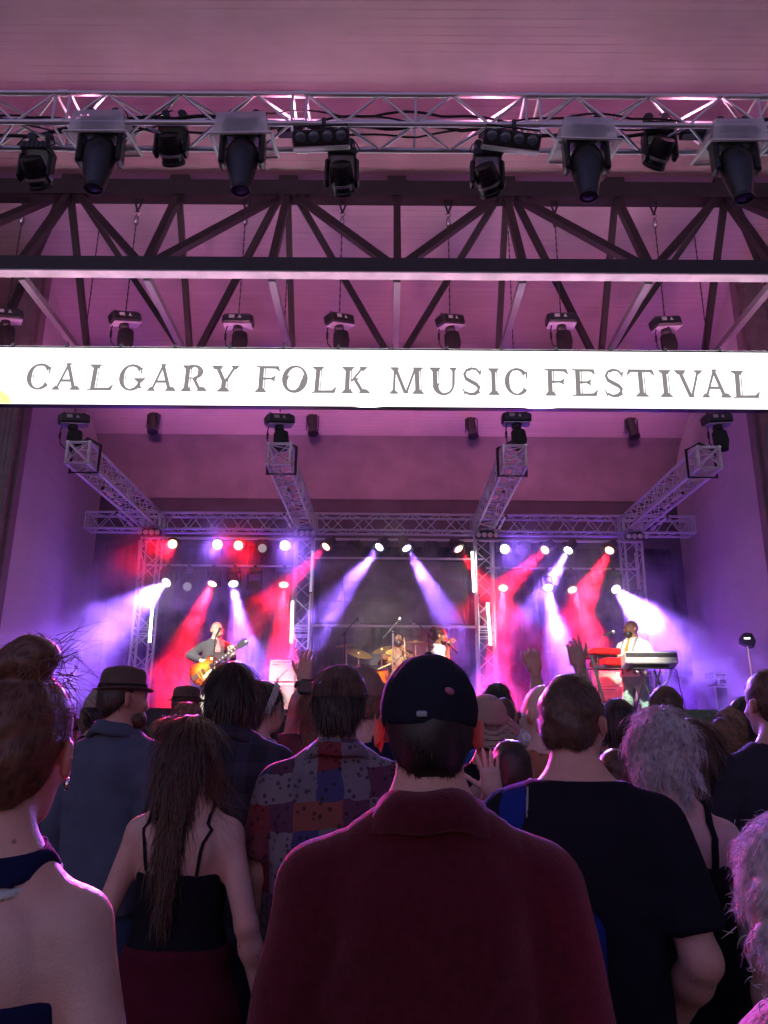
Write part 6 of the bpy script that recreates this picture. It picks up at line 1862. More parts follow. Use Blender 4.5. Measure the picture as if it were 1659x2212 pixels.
for e in (-1, 1):
    for d_ in (-1, 1):
        rod('leg', (sc_.x + e * .10, sc_.y + d_ * .12, sc_.z - .12), (sc_.x + e * .10 + d_ * .10, sc_.y - d_ * .14, STAGE_Z + .45), .018, BLACK, ks, 'bar', .028)
    rod('post', (sc_.x + e * .10, sc_.y, STAGE_Z + .5), (sc_.x + e * .04, sc_.y, STAGE_Z + .03), .02, BLACK, ks, 'bar', .03)
    q = MB(); q.tube([(sc_.x + e * .12, sc_.y - .16, sc_.z - .17), (sc_.x + e * .12, sc_.y - .175, sc_.z - .17)], .022, 12); q.build('adjust_knob', CHROME, ks)
    rod('foot', (sc_.x + e * .05 - .2, sc_.y + e * .12, STAGE_Z + .018), (sc_.x + e * .05 + .2, sc_.y + e * .12, STAGE_Z + .018), .018, BLACK, ks)
rod('top_rail', (sc_.x - .26, sc_.y, sc_.z - .115), (sc_.x + .26, sc_.y, sc_.z - .115), .02, BLACK, ks, 'bar', .26); rod('cross_rail', (sc_.x - .14, sc_.y, STAGE_Z + .47), (sc_.x + .14, sc_.y, STAGE_Z + .47), .02, CHROME, ks)
c1 = atY(1294, 1411, KY - .10); keyboard(c1, .40, .62, .085, 8, REDP, 'upper red stage keyboard left of the keyboard player')
c2 = atY(1322, 1433, KY - .20); keyboard(c2, .42, .60, .10, 8, REDP, 'lower red stage keyboard left of the keyboard player')
rs = thing('keyboard_rack', 'black two-tier rack holding the red keyboards', 'stand', (c1.x, c1.y, STAGE_Z))
for e in (-1, 1):
    rod('post', (c1.x - .18, c1.y + e * .25, c1.z - .06), (c1.x - .02 + .1, c1.y + e * .25, STAGE_Z + .02), .03, BLACK, rs, 'bar', .04)
    rod('arm', (c1.x - .2, c1.y + e * .2, c1.z - .062), (c1.x + .2, c1.y + e * .2, c1.z - .062), .022, BLACK, rs, 'bar', .03); rod('arm', (c2.x - .3, c2.y + e * .2, c2.z - .068), (c2.x + .2, c2.y + e * .2, c2.z - .068), .022, BLACK, rs, 'bar', .03)
    rod('foot', (c1.x - .25, c1.y + e * .25, STAGE_Z + .02), (c1.x + .3, c1.y + e * .25, STAGE_Z + .02), .03, BLACK, rs, 'bar', .04)
lap = atY(1268, 1411, KY - .15); t = thing('music_tablet', 'thin tablet lying on the left end of the red keyboards', 'tablet', lap); q = MB(); q.box((0, 0, 0), (.12, .2, .012), Matrix.Rotation(R(-28), 3, 'Y')); q.build('slab', BLACK, t, local=True)
for (pts, m, lb) in ((((1450, 1438), (1462, 1450), (1470, 1490), (1484, 1545)), RUBBER, 'black cable hanging from the right end of the silver synthesizer'), (((1450, 1440), (1447, 1462), (1432, 1480), (1420, 1505)), WHITEP, 'white cable hanging from the silver synthesizer')):
    q = MB(); q.tube([atY(x_, y_, KY - .55) for x_, y_ in pts], .007, 6); tag(q.build('cable', m, None, True), lb, 'cable')
# ---------------------------------------------------------------- wedges, riser, stand light, stacked gear
def wedge(ux, uy, Y, w, label):
    p = atY(ux, uy, Y); h = .42; t = thing('stage_monitor', label, 'loudspeaker', (p.x, Y, STAGE_Z), group='floor monitors')
    q = MB(); q.poly_prism([(-.22, 0), (.20, 0), (.22, h), (.02, h)], -w / 2, w / 2, Matrix(((0, 0, 1), (1, 0, 0), (0, 1, 0)))); q.build('cabinet', BLACK, t, local=True)
    q = MB(); q.poly_prism([(.225, .03), (.232, .03), (.232, h - .03), (.225, h - .03)], -w / 2 + .02, w / 2 - .02, Matrix(((0, 0, 1), (1, 0, 0), (0, 1, 0)))); q.build('grille', RUBBER, t, local=True)
    q = MB(); q.box((0, -.12, .25), (.12, .02, .04)); q.build('handle', RUBBER, t, local=True)
wedge(626, 1545, 9.5, .50, 'black floor monitor at the stage edge below the amplifier'); wedge(352, 1545, 9.5, .52, 'black floor monitor at the left of the stage edge'); wedge(930, 1545, 9.5, .5, 'black floor monitor in front of the singer')
gr = thing('side_riser', 'low green-topped riser at the right of the stage', 'riser', (atY(1510, 1560, 9.9).x, 9.9, STAGE_Z)); a = atY(1442, 1532, 9.7); b_ = atY(1600, 1532, 9.7)
q = MB(); q.cbox(((a.x + b_.x) / 2, 9.95, (STAGE_Z + a.z) / 2), (b_.x - a.x, .5, a.z - STAGE_Z), .01); q.build('riser_top', mat('green_carpet', (.10, .16, .10), .9, 0, .2, 30, .5, 200), gr)
p = atY(1613, 1383, 10.9); t = thing('stand_light', 'black work light with a thin bright slit on a stand by the right wall', 'stage light', (p.x, 10.9, STAGE_Z))
rod('pole', (p.x + .03, 10.9, STAGE_Z), (p.x, 10.9, p.z - .08), .013, CHROME, t)
q = MB(); q.poly_prism([(-.09, -.05), (.06, -.11), (.10, -.02), (.06, .09), (-.02, .10), (-.09, .02)], -.06, .06, Matrix(((1, 0, 0, p.x), (0, 0, 1, 10.9), (0, 1, 0, p.z), (0, 0, 0, 1)))); q.build('housing', BLACK, t)
q = MB(); q.box((p.x - .02, 10.837, p.z + .02), (.08, .004, .018)); q.build('slit', emit('slit_lamp', (.95, 1, .95), 5.0), t)
for k in range(3): rod('leg', (p.x + .03, 10.9, STAGE_Z + .3), (p.x + .03 + .28 * math.cos(k * 2.1 + .4), 10.9 + .28 * math.sin(k * 2.1 + .4), STAGE_Z + .01), .01, BLACK, t)
for (u0, v0, u1, v1, Y, lb) in ((1542, 1482, 1597, 1560, 12.9, 'large equipment case against the right wall'), (1548, 1465, 1600, 1481, 12.9, 'speaker box with two round cones stacked on the case'), (1541, 1452, 1580, 1464, 12.9, 'small box on top of the stacked gear')):
    a = atY(u0, v0, Y); b_ = atY(u1, v1, Y); zb = b_.z if v1 < 1500 else STAGE_Z
    t = thing('equipment_case', lb, 'equipment case', ((a.x + b_.x) / 2, Y, zb)); q = MB(); q.cbox(((a.x + b_.x) / 2, Y + .2, (a.z + zb) / 2), (b_.x - a.x, .4, a.z - zb), .015); q.build('panel', mat('case_panel_dark', (.10, .09, .11), .5), t)
    for e in (a.x + .015, b_.x - .015):
        q = MB(); q.box((e, Y - .004, (a.z + zb) / 2), (.03, .012, a.z - zb)); q.build('edge_rail', ALU, t)
    for z in (a.z - .012, zb + .012):
        q = MB(); q.box(((a.x + b_.x) / 2, Y - .006, z), (b_.x - a.x, .012, .024)); q.build('edge_rail', ALU, t)
    if 'cones' in lb:
        for e in (-.1, .1):
            q = MB(); q.lathe([(.05, 0), (.052, .01), (.02, .0), (.001, .006)], ((a.x + b_.x) / 2 + e, Y - .004, (a.z + zb) / 2), Matrix.Rotation(R(90), 3, 'X'), 18); q.build('cone', RUBBER, t, True)
# =================================================================== THE CROWD
down = lambda p: np.tile([0, -.1, -1.0], (len(p), 1))

# ---- man in the dark red fleece, right in front of the camera
P = Person('man in dark red fleece and black cap, centre front, back to the camera', (925, 1405), 1.36, 0, sex='m', girth=.98, voxel=.0085, extra=.014, seed=1, hs=.97, arms=[((-.232, -.035, 1.10), (-.225, .08, .88)), ((.232, -.035, 1.10), (.225, .08, .88))])
P.red_ears = True
P.body(SK_PALE)
FLEECE = mat('cloth_fleece', (.085, .011, .018), .95, 0, .16, 70, .5, 500, .15, sheen=.7)
P.top(FLEECE, .019, 1.0, .80, .078, .008, 'fleece', .010, boxy=.35, nz=1.515)
P.collar(FLEECE, .070, 1.464, .040, .009, .019, tilt=.30)
P.trousers(DENIM)
P.hair(H_BLACK, 'short', .010, 6000, .014, seed=2, nape=-.112, front=-.01, lift=.15, width=.0013, voxel=.007)
P.cap(cloth('cap_black', (.018, .021, .032), .0, .4, 300), False, .010, .0, True)
P.sdf('cap_clasp', lambda q: rbox(q, (-.018, -.1195, .022), (.0095, .004, .0055), .002), (-.04, -.14, .0), (.01, -.11, .04), mat('dull_metal', (.28, .32, .33), .5, .3), .0025)
P.sdf('cap_glint', lambda q: ellip(q, (.030, -.1065, .060), (.010, .012, .007), rotm(0, 0, 25)), (.01, -.14, .04), (.06, -.08, .09), cloth('pink_glint', (.45, .16, .24)), .003)  # pink reflection on the cap, put in as a coloured spot

# ---- woman with the bun, cut by the left edge
P = Person('woman with messy dark bun and bare back, cut by the left edge', (60, 1474), 1.30, -12, sex='f', girth=1.20, voxel=.0085, head=(10, 4, 0), seed=2, hs=1.06, H=1.632, arms=[None, ((.255, -.03, 1.12), (.275, .03, .88))])
bun_c = A3(.018, -.050, .142)
P.body(SK_PALE, bk=1.0)
TOPN = cloth('navy_top', (.012, .016, .06))
P.top(TOPN, .008, 0, .86, .2, .002, 'halter_top', nz=1.28)
def band(z0, w, t):
    return lambda q: np.maximum(np.maximum(P.f_all(q) - t, np.abs(q[:, 2] - z0 - .22 * (q[:, 1] + .05)) - w), np.sqrt(q[:, 0] ** 2 + (q[:, 1] + .02) ** 2) - .105)
P.sdf('neck_band', band(1.458, .020, .007), (-.13, -.14, 1.38), (.13, .12, 1.53), TOPN, .0075, False)
P.sdf('pale_trim', band(1.430, .0065, .008), (-.13, -.14, 1.36), (.13, .12, 1.50), cloth('pale_trim', (.55, .6, .55)), .0065, False)
P.trousers(NAVY)
def upflow(p):
    d = (P.hc + P.hr @ bun_c) - p
    return d / np.linalg.norm(d, axis=1, keepdims=True)
P.hair(H_AUB, 'up', .012, 6000, .030, flow=upflow, seed=3, nape=-.085, front=.05, droop=-.2, lift=.03, jit=.12, width=.0015, voxel=.006, extra=lambda q: smin(ellip(q, bun_c, (.046, .044, .040)), ellip(q, bun_c + A3(-.050, -.01, -.026), (.040, .040, .030)), .02), noise_=.005)
def wisps(P, c, n, L, seed, m, spread=1.0, bias=(.5, 0, .5), name='loose_hair'):
    rg_ = np.random.default_rng(seed); V = []; F = []
    for i in range(n):
        p = c + rg_.normal(0, .018, 3); d = rg_.normal(0, 1, 3) * spread + np.array(bias); d /= np.linalg.norm(d); cv = rg_.normal(0, .35, 3); st = L * rg_.uniform(.4, 1.2) / 9; w = rg_.uniform(.0004, .0009)
        k0 = len(V)
        for k in range(10):
            sd = np.cross(d, [0, 1, 0]); sd /= max(1e-6, np.linalg.norm(sd)); V += [p - sd * w * (1 - k / 11), p + sd * w * (1 - k / 11)]
            p = p + d * st; d = d + cv * .35 + np.array([0, 0, -.05]); d /= np.linalg.norm(d)
        F += [(k0 + 2 * k, k0 + 2 * k + 1, k0 + 2 * k + 3, k0 + 2 * k + 2) for k in range(9)]
    return P.put(name, V, F, m, False)
wisps(P, bun_c + A3(.04, 0, .0), 30, .09, 4, H_AUB, .38, (.9, -.1, .45))
wisps(P, bun_c + A3(.045, 0, -.03), 50, .09, 5, H_AUB, .4, (.9, -.2, -.35))
wisps(P, A3(.06, -.04, .04), 60, .05, 6, H_AUB, .5, (.8, -.2, .2))
P.sdf('earring', lambda q: ellip(q, (.088, .0, -.048), (.005, .005, .012)), (.07, -.02, -.07), (.11, .02, -.03), CHROME, .003)

# ---- man in fedora and denim jacket
P = Person('man in felt fedora and blue denim jacket, turned right', (276, 1428), 3.6, -22, sex='m', voxel=.013, head=(-30, 0, 0), extra=.045, seed=4)
P.body(SK_TAN)
DJ = cloth('denim_jacket', (.085, .105, .15), .15, .35, 160)
P.top(DJ, .026, 1.0, .80, .08, .010, 'denim_jacket', .012, boxy=.7, nz=1.51); P.collar(DJ, .076, 1.468, .035, .009, .022, tilt=.35); P.trousers(DENIM)
P.hair(H_DARK, 'short', .008, 1500, .03, seed=5, nape=-.10, front=-.01)
P.sdf('beard', lambda q: np.maximum(ellip(q, (0, .045, -.085), (.062, .062, .055)), q[:, 2] + .045), (-.08, -.03, -.16), (.08, .13, -.03), H_BROWN, .008)
FELT = cloth('felt_hat', (.115, .085, .07), .3, .25, 200)
P.fedora(FELT, cloth('hat_band_dark', (.03, .022, .02)), .006, brim=.116)

# ---- long haired woman in tank top and maroon skirt
P = Person('woman with long hair, black strappy top and maroon skirt', (420, 1551), 2.6, -6, sex='f', girth=1.06, voxel=.0105, head=(-10, 2, 0), seed=6, arms=[((-.245, -.05, 1.10), (-.285, .03, .87)), ((.245, -.05, 1.10), (.285, .02, .87))])
P.body(SK_PALE, [P.hand(0, curl=.35), P.hand(1, curl=.3)], bk=1.0)
P.top(BLKCL, .007, 0, .97, .3, .002, 'strap_top', nz=1.255)
for e in (-1, 1):
    P.strap('shoulder_strap', line((e * .085, -.11, 1.25), (e * .102, -.02, 1.475), 10, (0, -.02, 0)), .011, BLKCL)
SKIRT = cloth('maroon_skirt', (.075, .012, .022), .1)
P.sdf('skirt', lambda q: np.maximum(np.maximum(loftz(q, [(.30, .27, .22, 0), (.60, .235, .185, 0), (.86, .205, .145, 0), (.96, .165, .117, 0), (1.08, .156, .114, 0)], 2.2, .018) + folds(q, 3, .008, 3, 26), q[:, 2] - 1.035), .33 - q[:, 2]), (-.31, -.26, .3), (.31, .26, 1.08), SKIRT, .016, False)
def legs_bare(P, m):
    o = P.sdf('leg', lambda q: smin(rcone(q, (-.085, 0, .85), (-.09, .0, .45), .07, .05), rcone(q, (-.09, 0, .45), (-.09, -.01, .06), .05, .034), .02), (-.18, -.09, .03), (.0, .09, .9), m, .016, False)
    o = P.sdf('leg', lambda q: smin(rcone(q, (.085, 0, .85), (.09, .0, .45), .07, .05), rcone(q, (.09, 0, .45), (.09, -.01, .06), .05, .034), .02), (.0, -.09, .03), (.18, .09, .9), m, .016, False)
    for e in (-1, 1): P.shoe(A3(e * .09, -.01, .07))
legs_bare(P, SK_PALE)
P.hair(H_BROWN, 'long', .016, 5000, .15, seed=7, long=.43, lw=.072, front=.05, flow=down, lift=.08, jit=.16, wave=.004, width=.0021, seg=6, voxel=.008, ly=-.085, noise_=.006)
wisps(P, A3(.085, -.02, -.12), 110, .22, 14, H_AUB, .22, (.25, .15, -1), 'side_lock'); wisps(P, A3(.09, .0, -.05), 90, .24, 15, H_AUB, .18, (.22, .1, -1), 'side_lock'); wisps(P, A3(-.085, -.0, -.10), 80, .22, 16, H_AUB, .2, (-.2, .1, -1), 'side_lock')

# ---- long dark hair, plaid jacket
P = Person('man with shoulder-length dark hair and dark checked jacket', (505, 1436), 3.2, -4, sex='m', voxel=.013, head=(4, 0, 0), seed=8)
P.body(SK_TAN)
PLA = plaid_mat('cloth_dark_plaid', (.010, .011, .018), (.030, .034, .055))
P.top(PLA, .024, 1.0, .78, .08, .010, 'checked_jacket', .012, boxy=.7, nz=1.51); P.collar(PLA, .074, 1.465, .035, .009, .02, tilt=.3); P.trousers(NAVY)
P.hair(H_DARK, 'long', .022, 4500, .10, seed=9, long=.20, lw=.105, front=.06, flow=down, lift=.12, jit=.2, wave=.004, width=.003, voxel=.009, ly=-.04)

# ---- woman with a pale headband
P = Person('woman with pale headband looking right, olive tee, beside the amplifier', (572, 1474), 4.05, -50, sex='f', voxel=.014, head=(-28, 0, 0), seed=10)
P.body(SK_PALE); P.top(cloth('olive', (.16, .15, .10)), .016, .34, .84, .08, .005); P.trousers(DENIM)
P.hair(H_DARK, 'long', .015, 2500, .10, seed=11, long=.30, lw=.085, front=.05, flow=down, width=.003)
P.sdf('headband', lambda q: np.maximum(np.abs(ellip(q, (0, -.012, .028), (.094, .115, .112))) - .005, np.abs(q[:, 1] - .025 - .35 * q[:, 2]) - .020), (-.13, -.13, -.02), (.13, .13, .17), cloth('pale_band', (.55, .55, .5)), .008)

# ---- cap man in patchwork shirt
P = Person('man in backward brown cap and patchwork shirt, left of the red fleece', (735, 1438), 2.7, 0, sex='m', girth=1.10, voxel=.0105, extra=.014, seed=12)
P.body(SK_TAN)
PW = patch_mat()
P.top(PW, .020, .42, .84, .078, .009, 'patchwork_shirt', .022, boxy=.7, nz=1.512); P.collar(PW, .074, 1.465, .032, .008, .022, tilt=.3); P.trousers(DENIM)
P.hair(H_DARK, 'short', .016, 4500, .05, seed=13, nape=-.115, front=-.0, lift=.25, width=.0022, flow=down)
P.cap(cloth('cap_brown', (.10, .065, .05)), True, .016, .030, False)
wisps(P, A3(.088, -.03, .01), 80, .09, 21, H_BROWN, .2, (.15, -.1, -1), 'side_lock'); wisps(P, A3(-.09, -.02, .01), 80, .10, 22, H_BROWN, .2, (-.15, -.1, -1), 'side_lock')

# ---- men just beyond him
P = Person('person in pale brown cap, half hidden behind the patchwork shirt', (782, 1440), 3.5, 8, sex='m', voxel=.015, extra=.014, seed=14)
P.body(SK_PALE); P.top(NAVY, .02, .4, .84, .08, .005); P.trousers(DENIM); P.hair(H_SAND, 'short', .010, 1200, .03, seed=15, nape=-.1); P.cap(cloth('cap_tan', (.22, .16, .12)), False, .015, .0, False)
P = Person('person with grey-brown hair between the patchwork shirt and the red fleece', (808, 1470), 4.4, -15, sex='f', voxel=.016, seed=16)
P.body(SK_TAN); P.top(cloth('rust_top', (.20, .07, .04)), .018, .5, .84, .08, .005); P.trousers(NAVY); P.hair(H_SAND, 'short', .018, 1800, .05, seed=17, nape=-.12, flow=down, width=.003)

# ---- one with an arm up, holding a camera (left of the drums)
P = Person('person raising the left hand with a dark wristband, holding up a camera', (690, 1478), 4.3, -10, sex='f', voxel=.014, seed=18, arms=[None, ((.2, .12, 1.30), (.03, .22, 1.52))])
w_ = P.loc(atY(655, 1474, 4.35)); e_ = P.loc(atY(638, 1528, 4.3)); P.arm[0] = (e_, w_)
P.body(SK_TAN, [P.hand(0, P.locdir((.10, .05, 1)), P.locdir((.3, 1, 0)), .22, thumb=.3), P.hand(1, A3(-.3, .2, .9), A3(0, 1, 0), .7)])
P.top(cloth('brown_tee', (.085, .06, .05)), .016, .34, .84, .08, .004); P.trousers(DENIM); P.hair(H_SAND, 'long', .016, 2500, .08, seed=19, long=.2, lw=.095, flow=down, width=.003, wave=.006)
ax_ = (w_ - e_) / np.linalg.norm(w_ - e_)
P.sdf('wristband', lambda q: np.maximum(np.abs(rcone(q, w_ - ax_ * .06, w_, .036, .034)) - .006, np.abs((q - (w_ - ax_ * .02)) @ ax_) - .016), w_ - .08, w_ + .08, RUBBER, .007, False)
c_ = atY(668, 1484, 4.15)
t = thing('camera', 'small black camera held up in front of the patchwork shirt man', 'camera', c_)
b = MB(); b.cbox((0, 0, 0), (.12, .05, .08), .012); b.build('camera_body', BLACK, t, local=True); b = MB(); b.lathe([(.03, 0), (.032, .03), (.028, .06), (.02, .061)], (0, .02, 0), Matrix.Rotation(R(-90), 3, 'X'), 16); b.build('camera_lens', BLACK, t, True, local=True)

# ---- wide brimmed sun hat
P = Person('person in wide tan sun hat hanging low, right of the red fleece', (1048, 1500), 3.5, 6, sex='f', voxel=.014, extra=.03, seed=20, head=(0, -6, 0))
P.body(SK_TAN); P.top(BLKCL, .016, .4, .84, .08, .004); P.trousers(NAVY); P.hair(H_BROWN, 'short', .012, 800, .04, seed=21, nape=-.11, flow=down)
TAN = cloth('sun_hat_straw', (.30, .23, .17), .1, .5, 120)
def sunb(q):
    r = np.sqrt(q[:, 0] ** 2 + (q[:, 1] + .01) ** 2)
    zz = .045 - .75 * np.clip(r - .09, 0, 1) - .02 * np.sin(3 * np.arctan2(q[:, 1], q[:, 0]))
    return np.maximum(np.abs(q[:, 2] - zz) - .004, r - .205)
P.sdf('hat_brim', sunb, (-.22, -.23, -.1), (.22, .22, .08), TAN, .0065)
P.sdf('hat_crown', lambda q: np.maximum(smin(ellip(q, (0, -.01, .035), (.096, .115, .115)), ellip(q, (0, -.01, .08), (.08, .10, .07)), .02), .03 - q[:, 2]), (-.13, -.15, .02), (.13, .13, .18), TAN, .0075)

# ---- heads further on, right of the red fleece
P = Person('person with dark bobbed hair in front of the right centre tower', (1072, 1478), 6.0, 5, sex='f', voxel=.018, seed=22)
P.body(SK_TAN); P.top(NAVY, .016, .4, .84, .08, .004); P.trousers(NAVY); P.hair(H_BLACK, 'long', .018, 1500, .08, seed=23, long=.17, lw=.10, flow=down, width=.004)
P = Person('balding man with brown fringe and blue shirt beyond the sun hat', (1088, 1507), 4.9, -12, sex='m', voxel=.015, seed=24)
P.body(SK_PALE); P.top(cloth('blue_shirt', (.03, .09, .28)), .016, .4, .84, .08, .004); P.trousers(NAVY); P.hair(H_BROWN, 'short', .009, 1500, .03, seed=25, nape=-.1, front=-.07, hl=.2)
# ---- bald man in orange tee
P = Person('bald man with white beard in orange tee beside the black tee man', (1168, 1480), 3.25, 14, sex='m', girth=1.12, voxel=.012, head=(16, 0, 0), seed=26)
P.body(SK_PALE); P.top(cloth('orange_tee', (.42, .17, .09)), .018, .4, .84, .082, .005, slack=.012); P.trousers(DENIM)
P.sdf('beard', lambda q: np.maximum(ellip(q, (0, .05, -.085), (.068, .066, .062)) + .006 * np.sin(90 * q[:, 0]) * np.sin(80 * q[:, 2]), q[:, 2] + .035), (-.09, -.04, -.17), (.09, .14, -.02), H_LGREY, .008)
P.hair(H_LGREY, 'short', .003, 700, .012, seed=27, nape=-.09, front=-.09, hl=-.3, noise_=0)
# ---- one with both arms raised, head hidden
P = Person('person with both hands raised, head hidden by the black tee man', (1205, 1522), 4.4, 0, sex='m', voxel=.014, seed=28)
for i, (hx, hy, ex, ey) in enumerate(((1156, 1452, 1166, 1512), (1250, 1440, 1268, 1500))):
    P.arm[i] = (P.loc(atY(ex, ey, 4.35)), P.loc(atY(hx, hy, 4.32)))
P.body(SK_TAN, [P.hand(0, P.locdir((-.12, 0, 1)), P.locdir((.2, 1, 0)), 1.15, thumb=.7, scale=1.05), P.hand(1, P.locdir((-.16, 0, 1)), P.locdir((0, 1, .1)), [.25, .55, .7, .8], thumb=.5, scale=1.05)])
P.top(cloth('grey_tee', (.12, .12, .13)), .016, .3, .84, .08, .004); P.trousers(DENIM); P.hair(H_DARK, 'short', .010, 900, .03, seed=29)
# ---- hand held up at the shoulder of the fleece
# ---- the big man in black tee
P = Person('broad man in black tee with short brown hair, sling strap, hand in jeans pocket', (1234, 1461), 2.12, -14, sex='m', girth=1.06, voxel=.0095, head=(-22, 2, 0), seed=30, arms=[((-.25, -.02, 1.10), (-.2, .16, .98)), ((.262, -.09, 1.09), (.195, .06, .91))])
P.body(SK_PALE)
P.top(cloth('black_tee', (.013, .013, .020), .05), .022, .46, .80, .070, .009, 'tee_shirt', .012, boxy=.4, nz=1.482); P.trousers(cloth('jeans_blue', (.05, .08, .14), .1))
P.hair(H_BROWN, 'short', .011, 6000, .015, seed=31, nape=-.072, front=.04, lift=.5, jit=.4, width=.0015, voxel=.007)
BLUE = cloth('blue_sling', (.012, .03, .19))
P.sdf('sling_strap', lambda q: np.maximum(P.f_trunk(q, 0.035), np.abs((q[:, 0] + .165) * .97 - (q[:, 2] - 1.40) * .06) - .036), (-.28, -.2, .95), (.0, .2, 1.52), BLUE, .010, False)
P.sdf('strap_edge', lambda q: np.maximum(P.f_trunk(q, 0.038), np.abs((q[:, 0] + .128) * .97 - (q[:, 2] - 1.40) * .06) - .005), (-.28, -.2, .95), (.0, .2, 1.52), cloth('grey_edge', (.3, .3, .32)), .009, False)
P.sdf('sling_bag', lambda q: rbox(q, (-.10, -.195, 1.00), (.15, .06, .20), .05) + folds(q, 4, .006), (-.29, -.28, .76), (.09, -.1, 1.24), BLUE, .012, False)

# ---- spread fingers in the gap: a waving person beyond the sling strap
P = Person('person waving an open hand low beside the red fleece shoulder', (1100, 1600), 3.0, 4, sex='f', voxel=.014, seed=32)
P.arm[0] = (P.loc(atY(1058, 1800, 2.95)), P.loc(atY(1066, 1722, 2.85)))
P.body(SK_PALE, [P.hand(0, P.locdir((-.12, 0, 1)), P.locdir((.1, 1, 0)), .08, spread=.16, thumb=.0)])
P.top(BLKCL, .016, .36, .84, .08, .004); P.trousers(NAVY); P.hair(H_DARK, 'short', .012, 800, .04, seed=33, flow=down)

# ---- white tee, dark bob
P = Person('woman with dark bob and white tee right of the black tee man', (1332, 1512), 4.15, -8, sex='f', voxel=.014, seed=34)
P.body(SK_TAN); P.top(cloth('white_tee', (.55, .55, .56)), .016, .36, .84, .085, .005); P.trousers(DENIM); P.hair(H_DARK, 'long', .018, 2200, .09, seed=35, long=.17, lw=.098, flow=down, width=.003)
# ---- person in red beside
P = Person('person in red top low behind the black tee man shoulder', (1322, 1590), 3.3, 10, sex='f', voxel=.016, seed=36, H=1.5)
P.body(SK_PALE); P.top(cloth('red_top', (.30, .02, .03)), .016, .36, .84, .08, .004); P.trousers(NAVY); P.hair(H_BROWN, 'short', .014, 900, .04, seed=37, flow=down)
# ---- grey curly hair, black tank
P = Person('woman with curly grey hair and black tank top, right of centre', (1421, 1532), 2.4, -8, sex='f', girth=1.12, voxel=.0105, seed=38, head=(-8, 4, 0), arms=[None, ((.255, -.02, 1.12), (.10, .19, 1.04))])
P.body(SK_PALE)
P.top(BLKCL, .010, 0, .84, .3, .004, 'tank_top', .01, nz=1.30)
for e in (-1, 1):
    P.strap('shoulder_strap', line((e * .10, -.11, 1.29), (e * .105, -.02, 1.475), 10, (0, -.02, 0)), .022, BLKCL)
P.trousers(DENIM)
P.hair(H_LGREY, 'curly', .018, 8000, .085, seed=39, long=.145, lw=.102, front=.06, flow=down, lift=.10, jit=.10, wave=.009, width=.0020, seg=5, voxel=.008, noise_=.010, ly=-.04)
# ---- long brown hair, pale pink tee
P = Person('woman with long brown hair and pale pink tee, right of the curly grey hair', (1492, 1556), 3.0, -6, sex='f', voxel=.013, seed=40)
P.body(SK_PALE); P.top(cloth('pink_tee', (.42, .30, .31)), .016, .34, .84, .085, .005); P.trousers(DENIM); P.hair(H_BROWN, 'long', .018, 3200, .14, seed=41, long=.40, lw=.085, flow=down, width=.003, wave=.004)
# ---- grey-brown headed man before the keyboards
P = Person('man with short greying hair in front of the keyboard stand', (1432, 1484), 4.5, 10, sex='m', voxel=.014, seed=42)
P.body(SK_TAN); P.top(BLKCL, .02, .4, .84, .08, .005); P.trousers(NAVY); P.hair(H_BROWN, 'short', .010, 2500, .03, seed=43, nape=-.095, lift=.4)
# ---- far right cluster
P = Person('dark red-haired person low in front of the green riser', (1500, 1568), 5.0, 0, sex='f', voxel=.016, seed=44, H=1.58)
P.body(SK_TAN); P.top(cloth('maroon_tee', (.15, .03, .03)), .016, .36, .84, .08, .004); P.trousers(NAVY); P.hair(H_AUB, 'long', .016, 1500, .09, seed=45, long=.16, lw=.09, flow=down, width=.0035)
P = Person('woman with low bun and teal top at the right', (1558, 1552), 3.9, 4, sex='f', voxel=.014, seed=46, head=(10, 0, 0))
P.body(SK_PALE); P.top(cloth('teal', (.03, .17, .19)), .016, .36, .84, .085, .005); P.trousers(DENIM)
P.hair(H_SAND, 'up', .012, 3200, .045, seed=47, nape=-.085, flow=lambda p: (P.hc + A3(.05, -.12, -.02)) - p, droop=0, width=.0028, extra=lambda q: ellip(q, (.045, -.125, -.02), (.035, .032, .035)))
P = Person('person with light brown hair just beyond the low bun', (1572, 1530), 4.7, 0, sex='f', voxel=.016, seed=48)
P.body(SK_TAN); P.top(NAVY, .016, .36, .84, .08, .004); P.trousers(NAVY); P.hair(H_SAND, 'short', .016, 1500, .05, seed=49, nape=-.11, flow=down, width=.003)
P = Person('person with black hair against the purple wall at right', (1603, 1508), 5.0, 0, sex='f', voxel=.016, seed=50)
P.body(SK_TAN); P.top(BLKCL, .016, .36, .84, .08, .004); P.trousers(NAVY); P.hair(H_BLACK, 'long', .018, 1800, .08, seed=51, long=.2, lw=.1, flow=down, width=.0035)
P = Person('tall man in black tee with faded back print at the right edge', (1656, 1447), 2.95, 4, sex='m', girth=1.05, voxel=.0105, seed=52, arms=[((-.275, .02, 1.13), (-.16, .22, 1.10)), None], head=(6, 0, 0))
P.body(SK_TAN); P.top(print_mat('cloth_printed_tee'), .020, .45, .82, .084, .005, 'tee_shirt', .016, boxy=.6, nz=1.50); P.trousers(NAVY)
P.hair(H_BROWN, 'short', .008, 4500, .018, seed=53, nape=-.095, lift=.4, width=.0018)
P = Person('person in grey tee, only the left shoulder showing at the right edge', (1800, 1492), 1.98, -4, sex='m', girth=1.05, voxel=.012, seed=54)
P.body(SK_PALE); P.top(cloth('sage_tee', (.22, .25, .25)), .022, .5, .82, .084, .005, 'tee_shirt', .016, boxy=.5); P.trousers(NAVY); P.hair(H_BROWN, 'short', .01, 1000, .03, seed=55)
P = Person('short person with fluffy light grey hair in the bottom right corner', (1715, 1778), 1.12, 6, sex='f', girth=1.1, voxel=.0095, seed=56, head=(0, 6, 0))
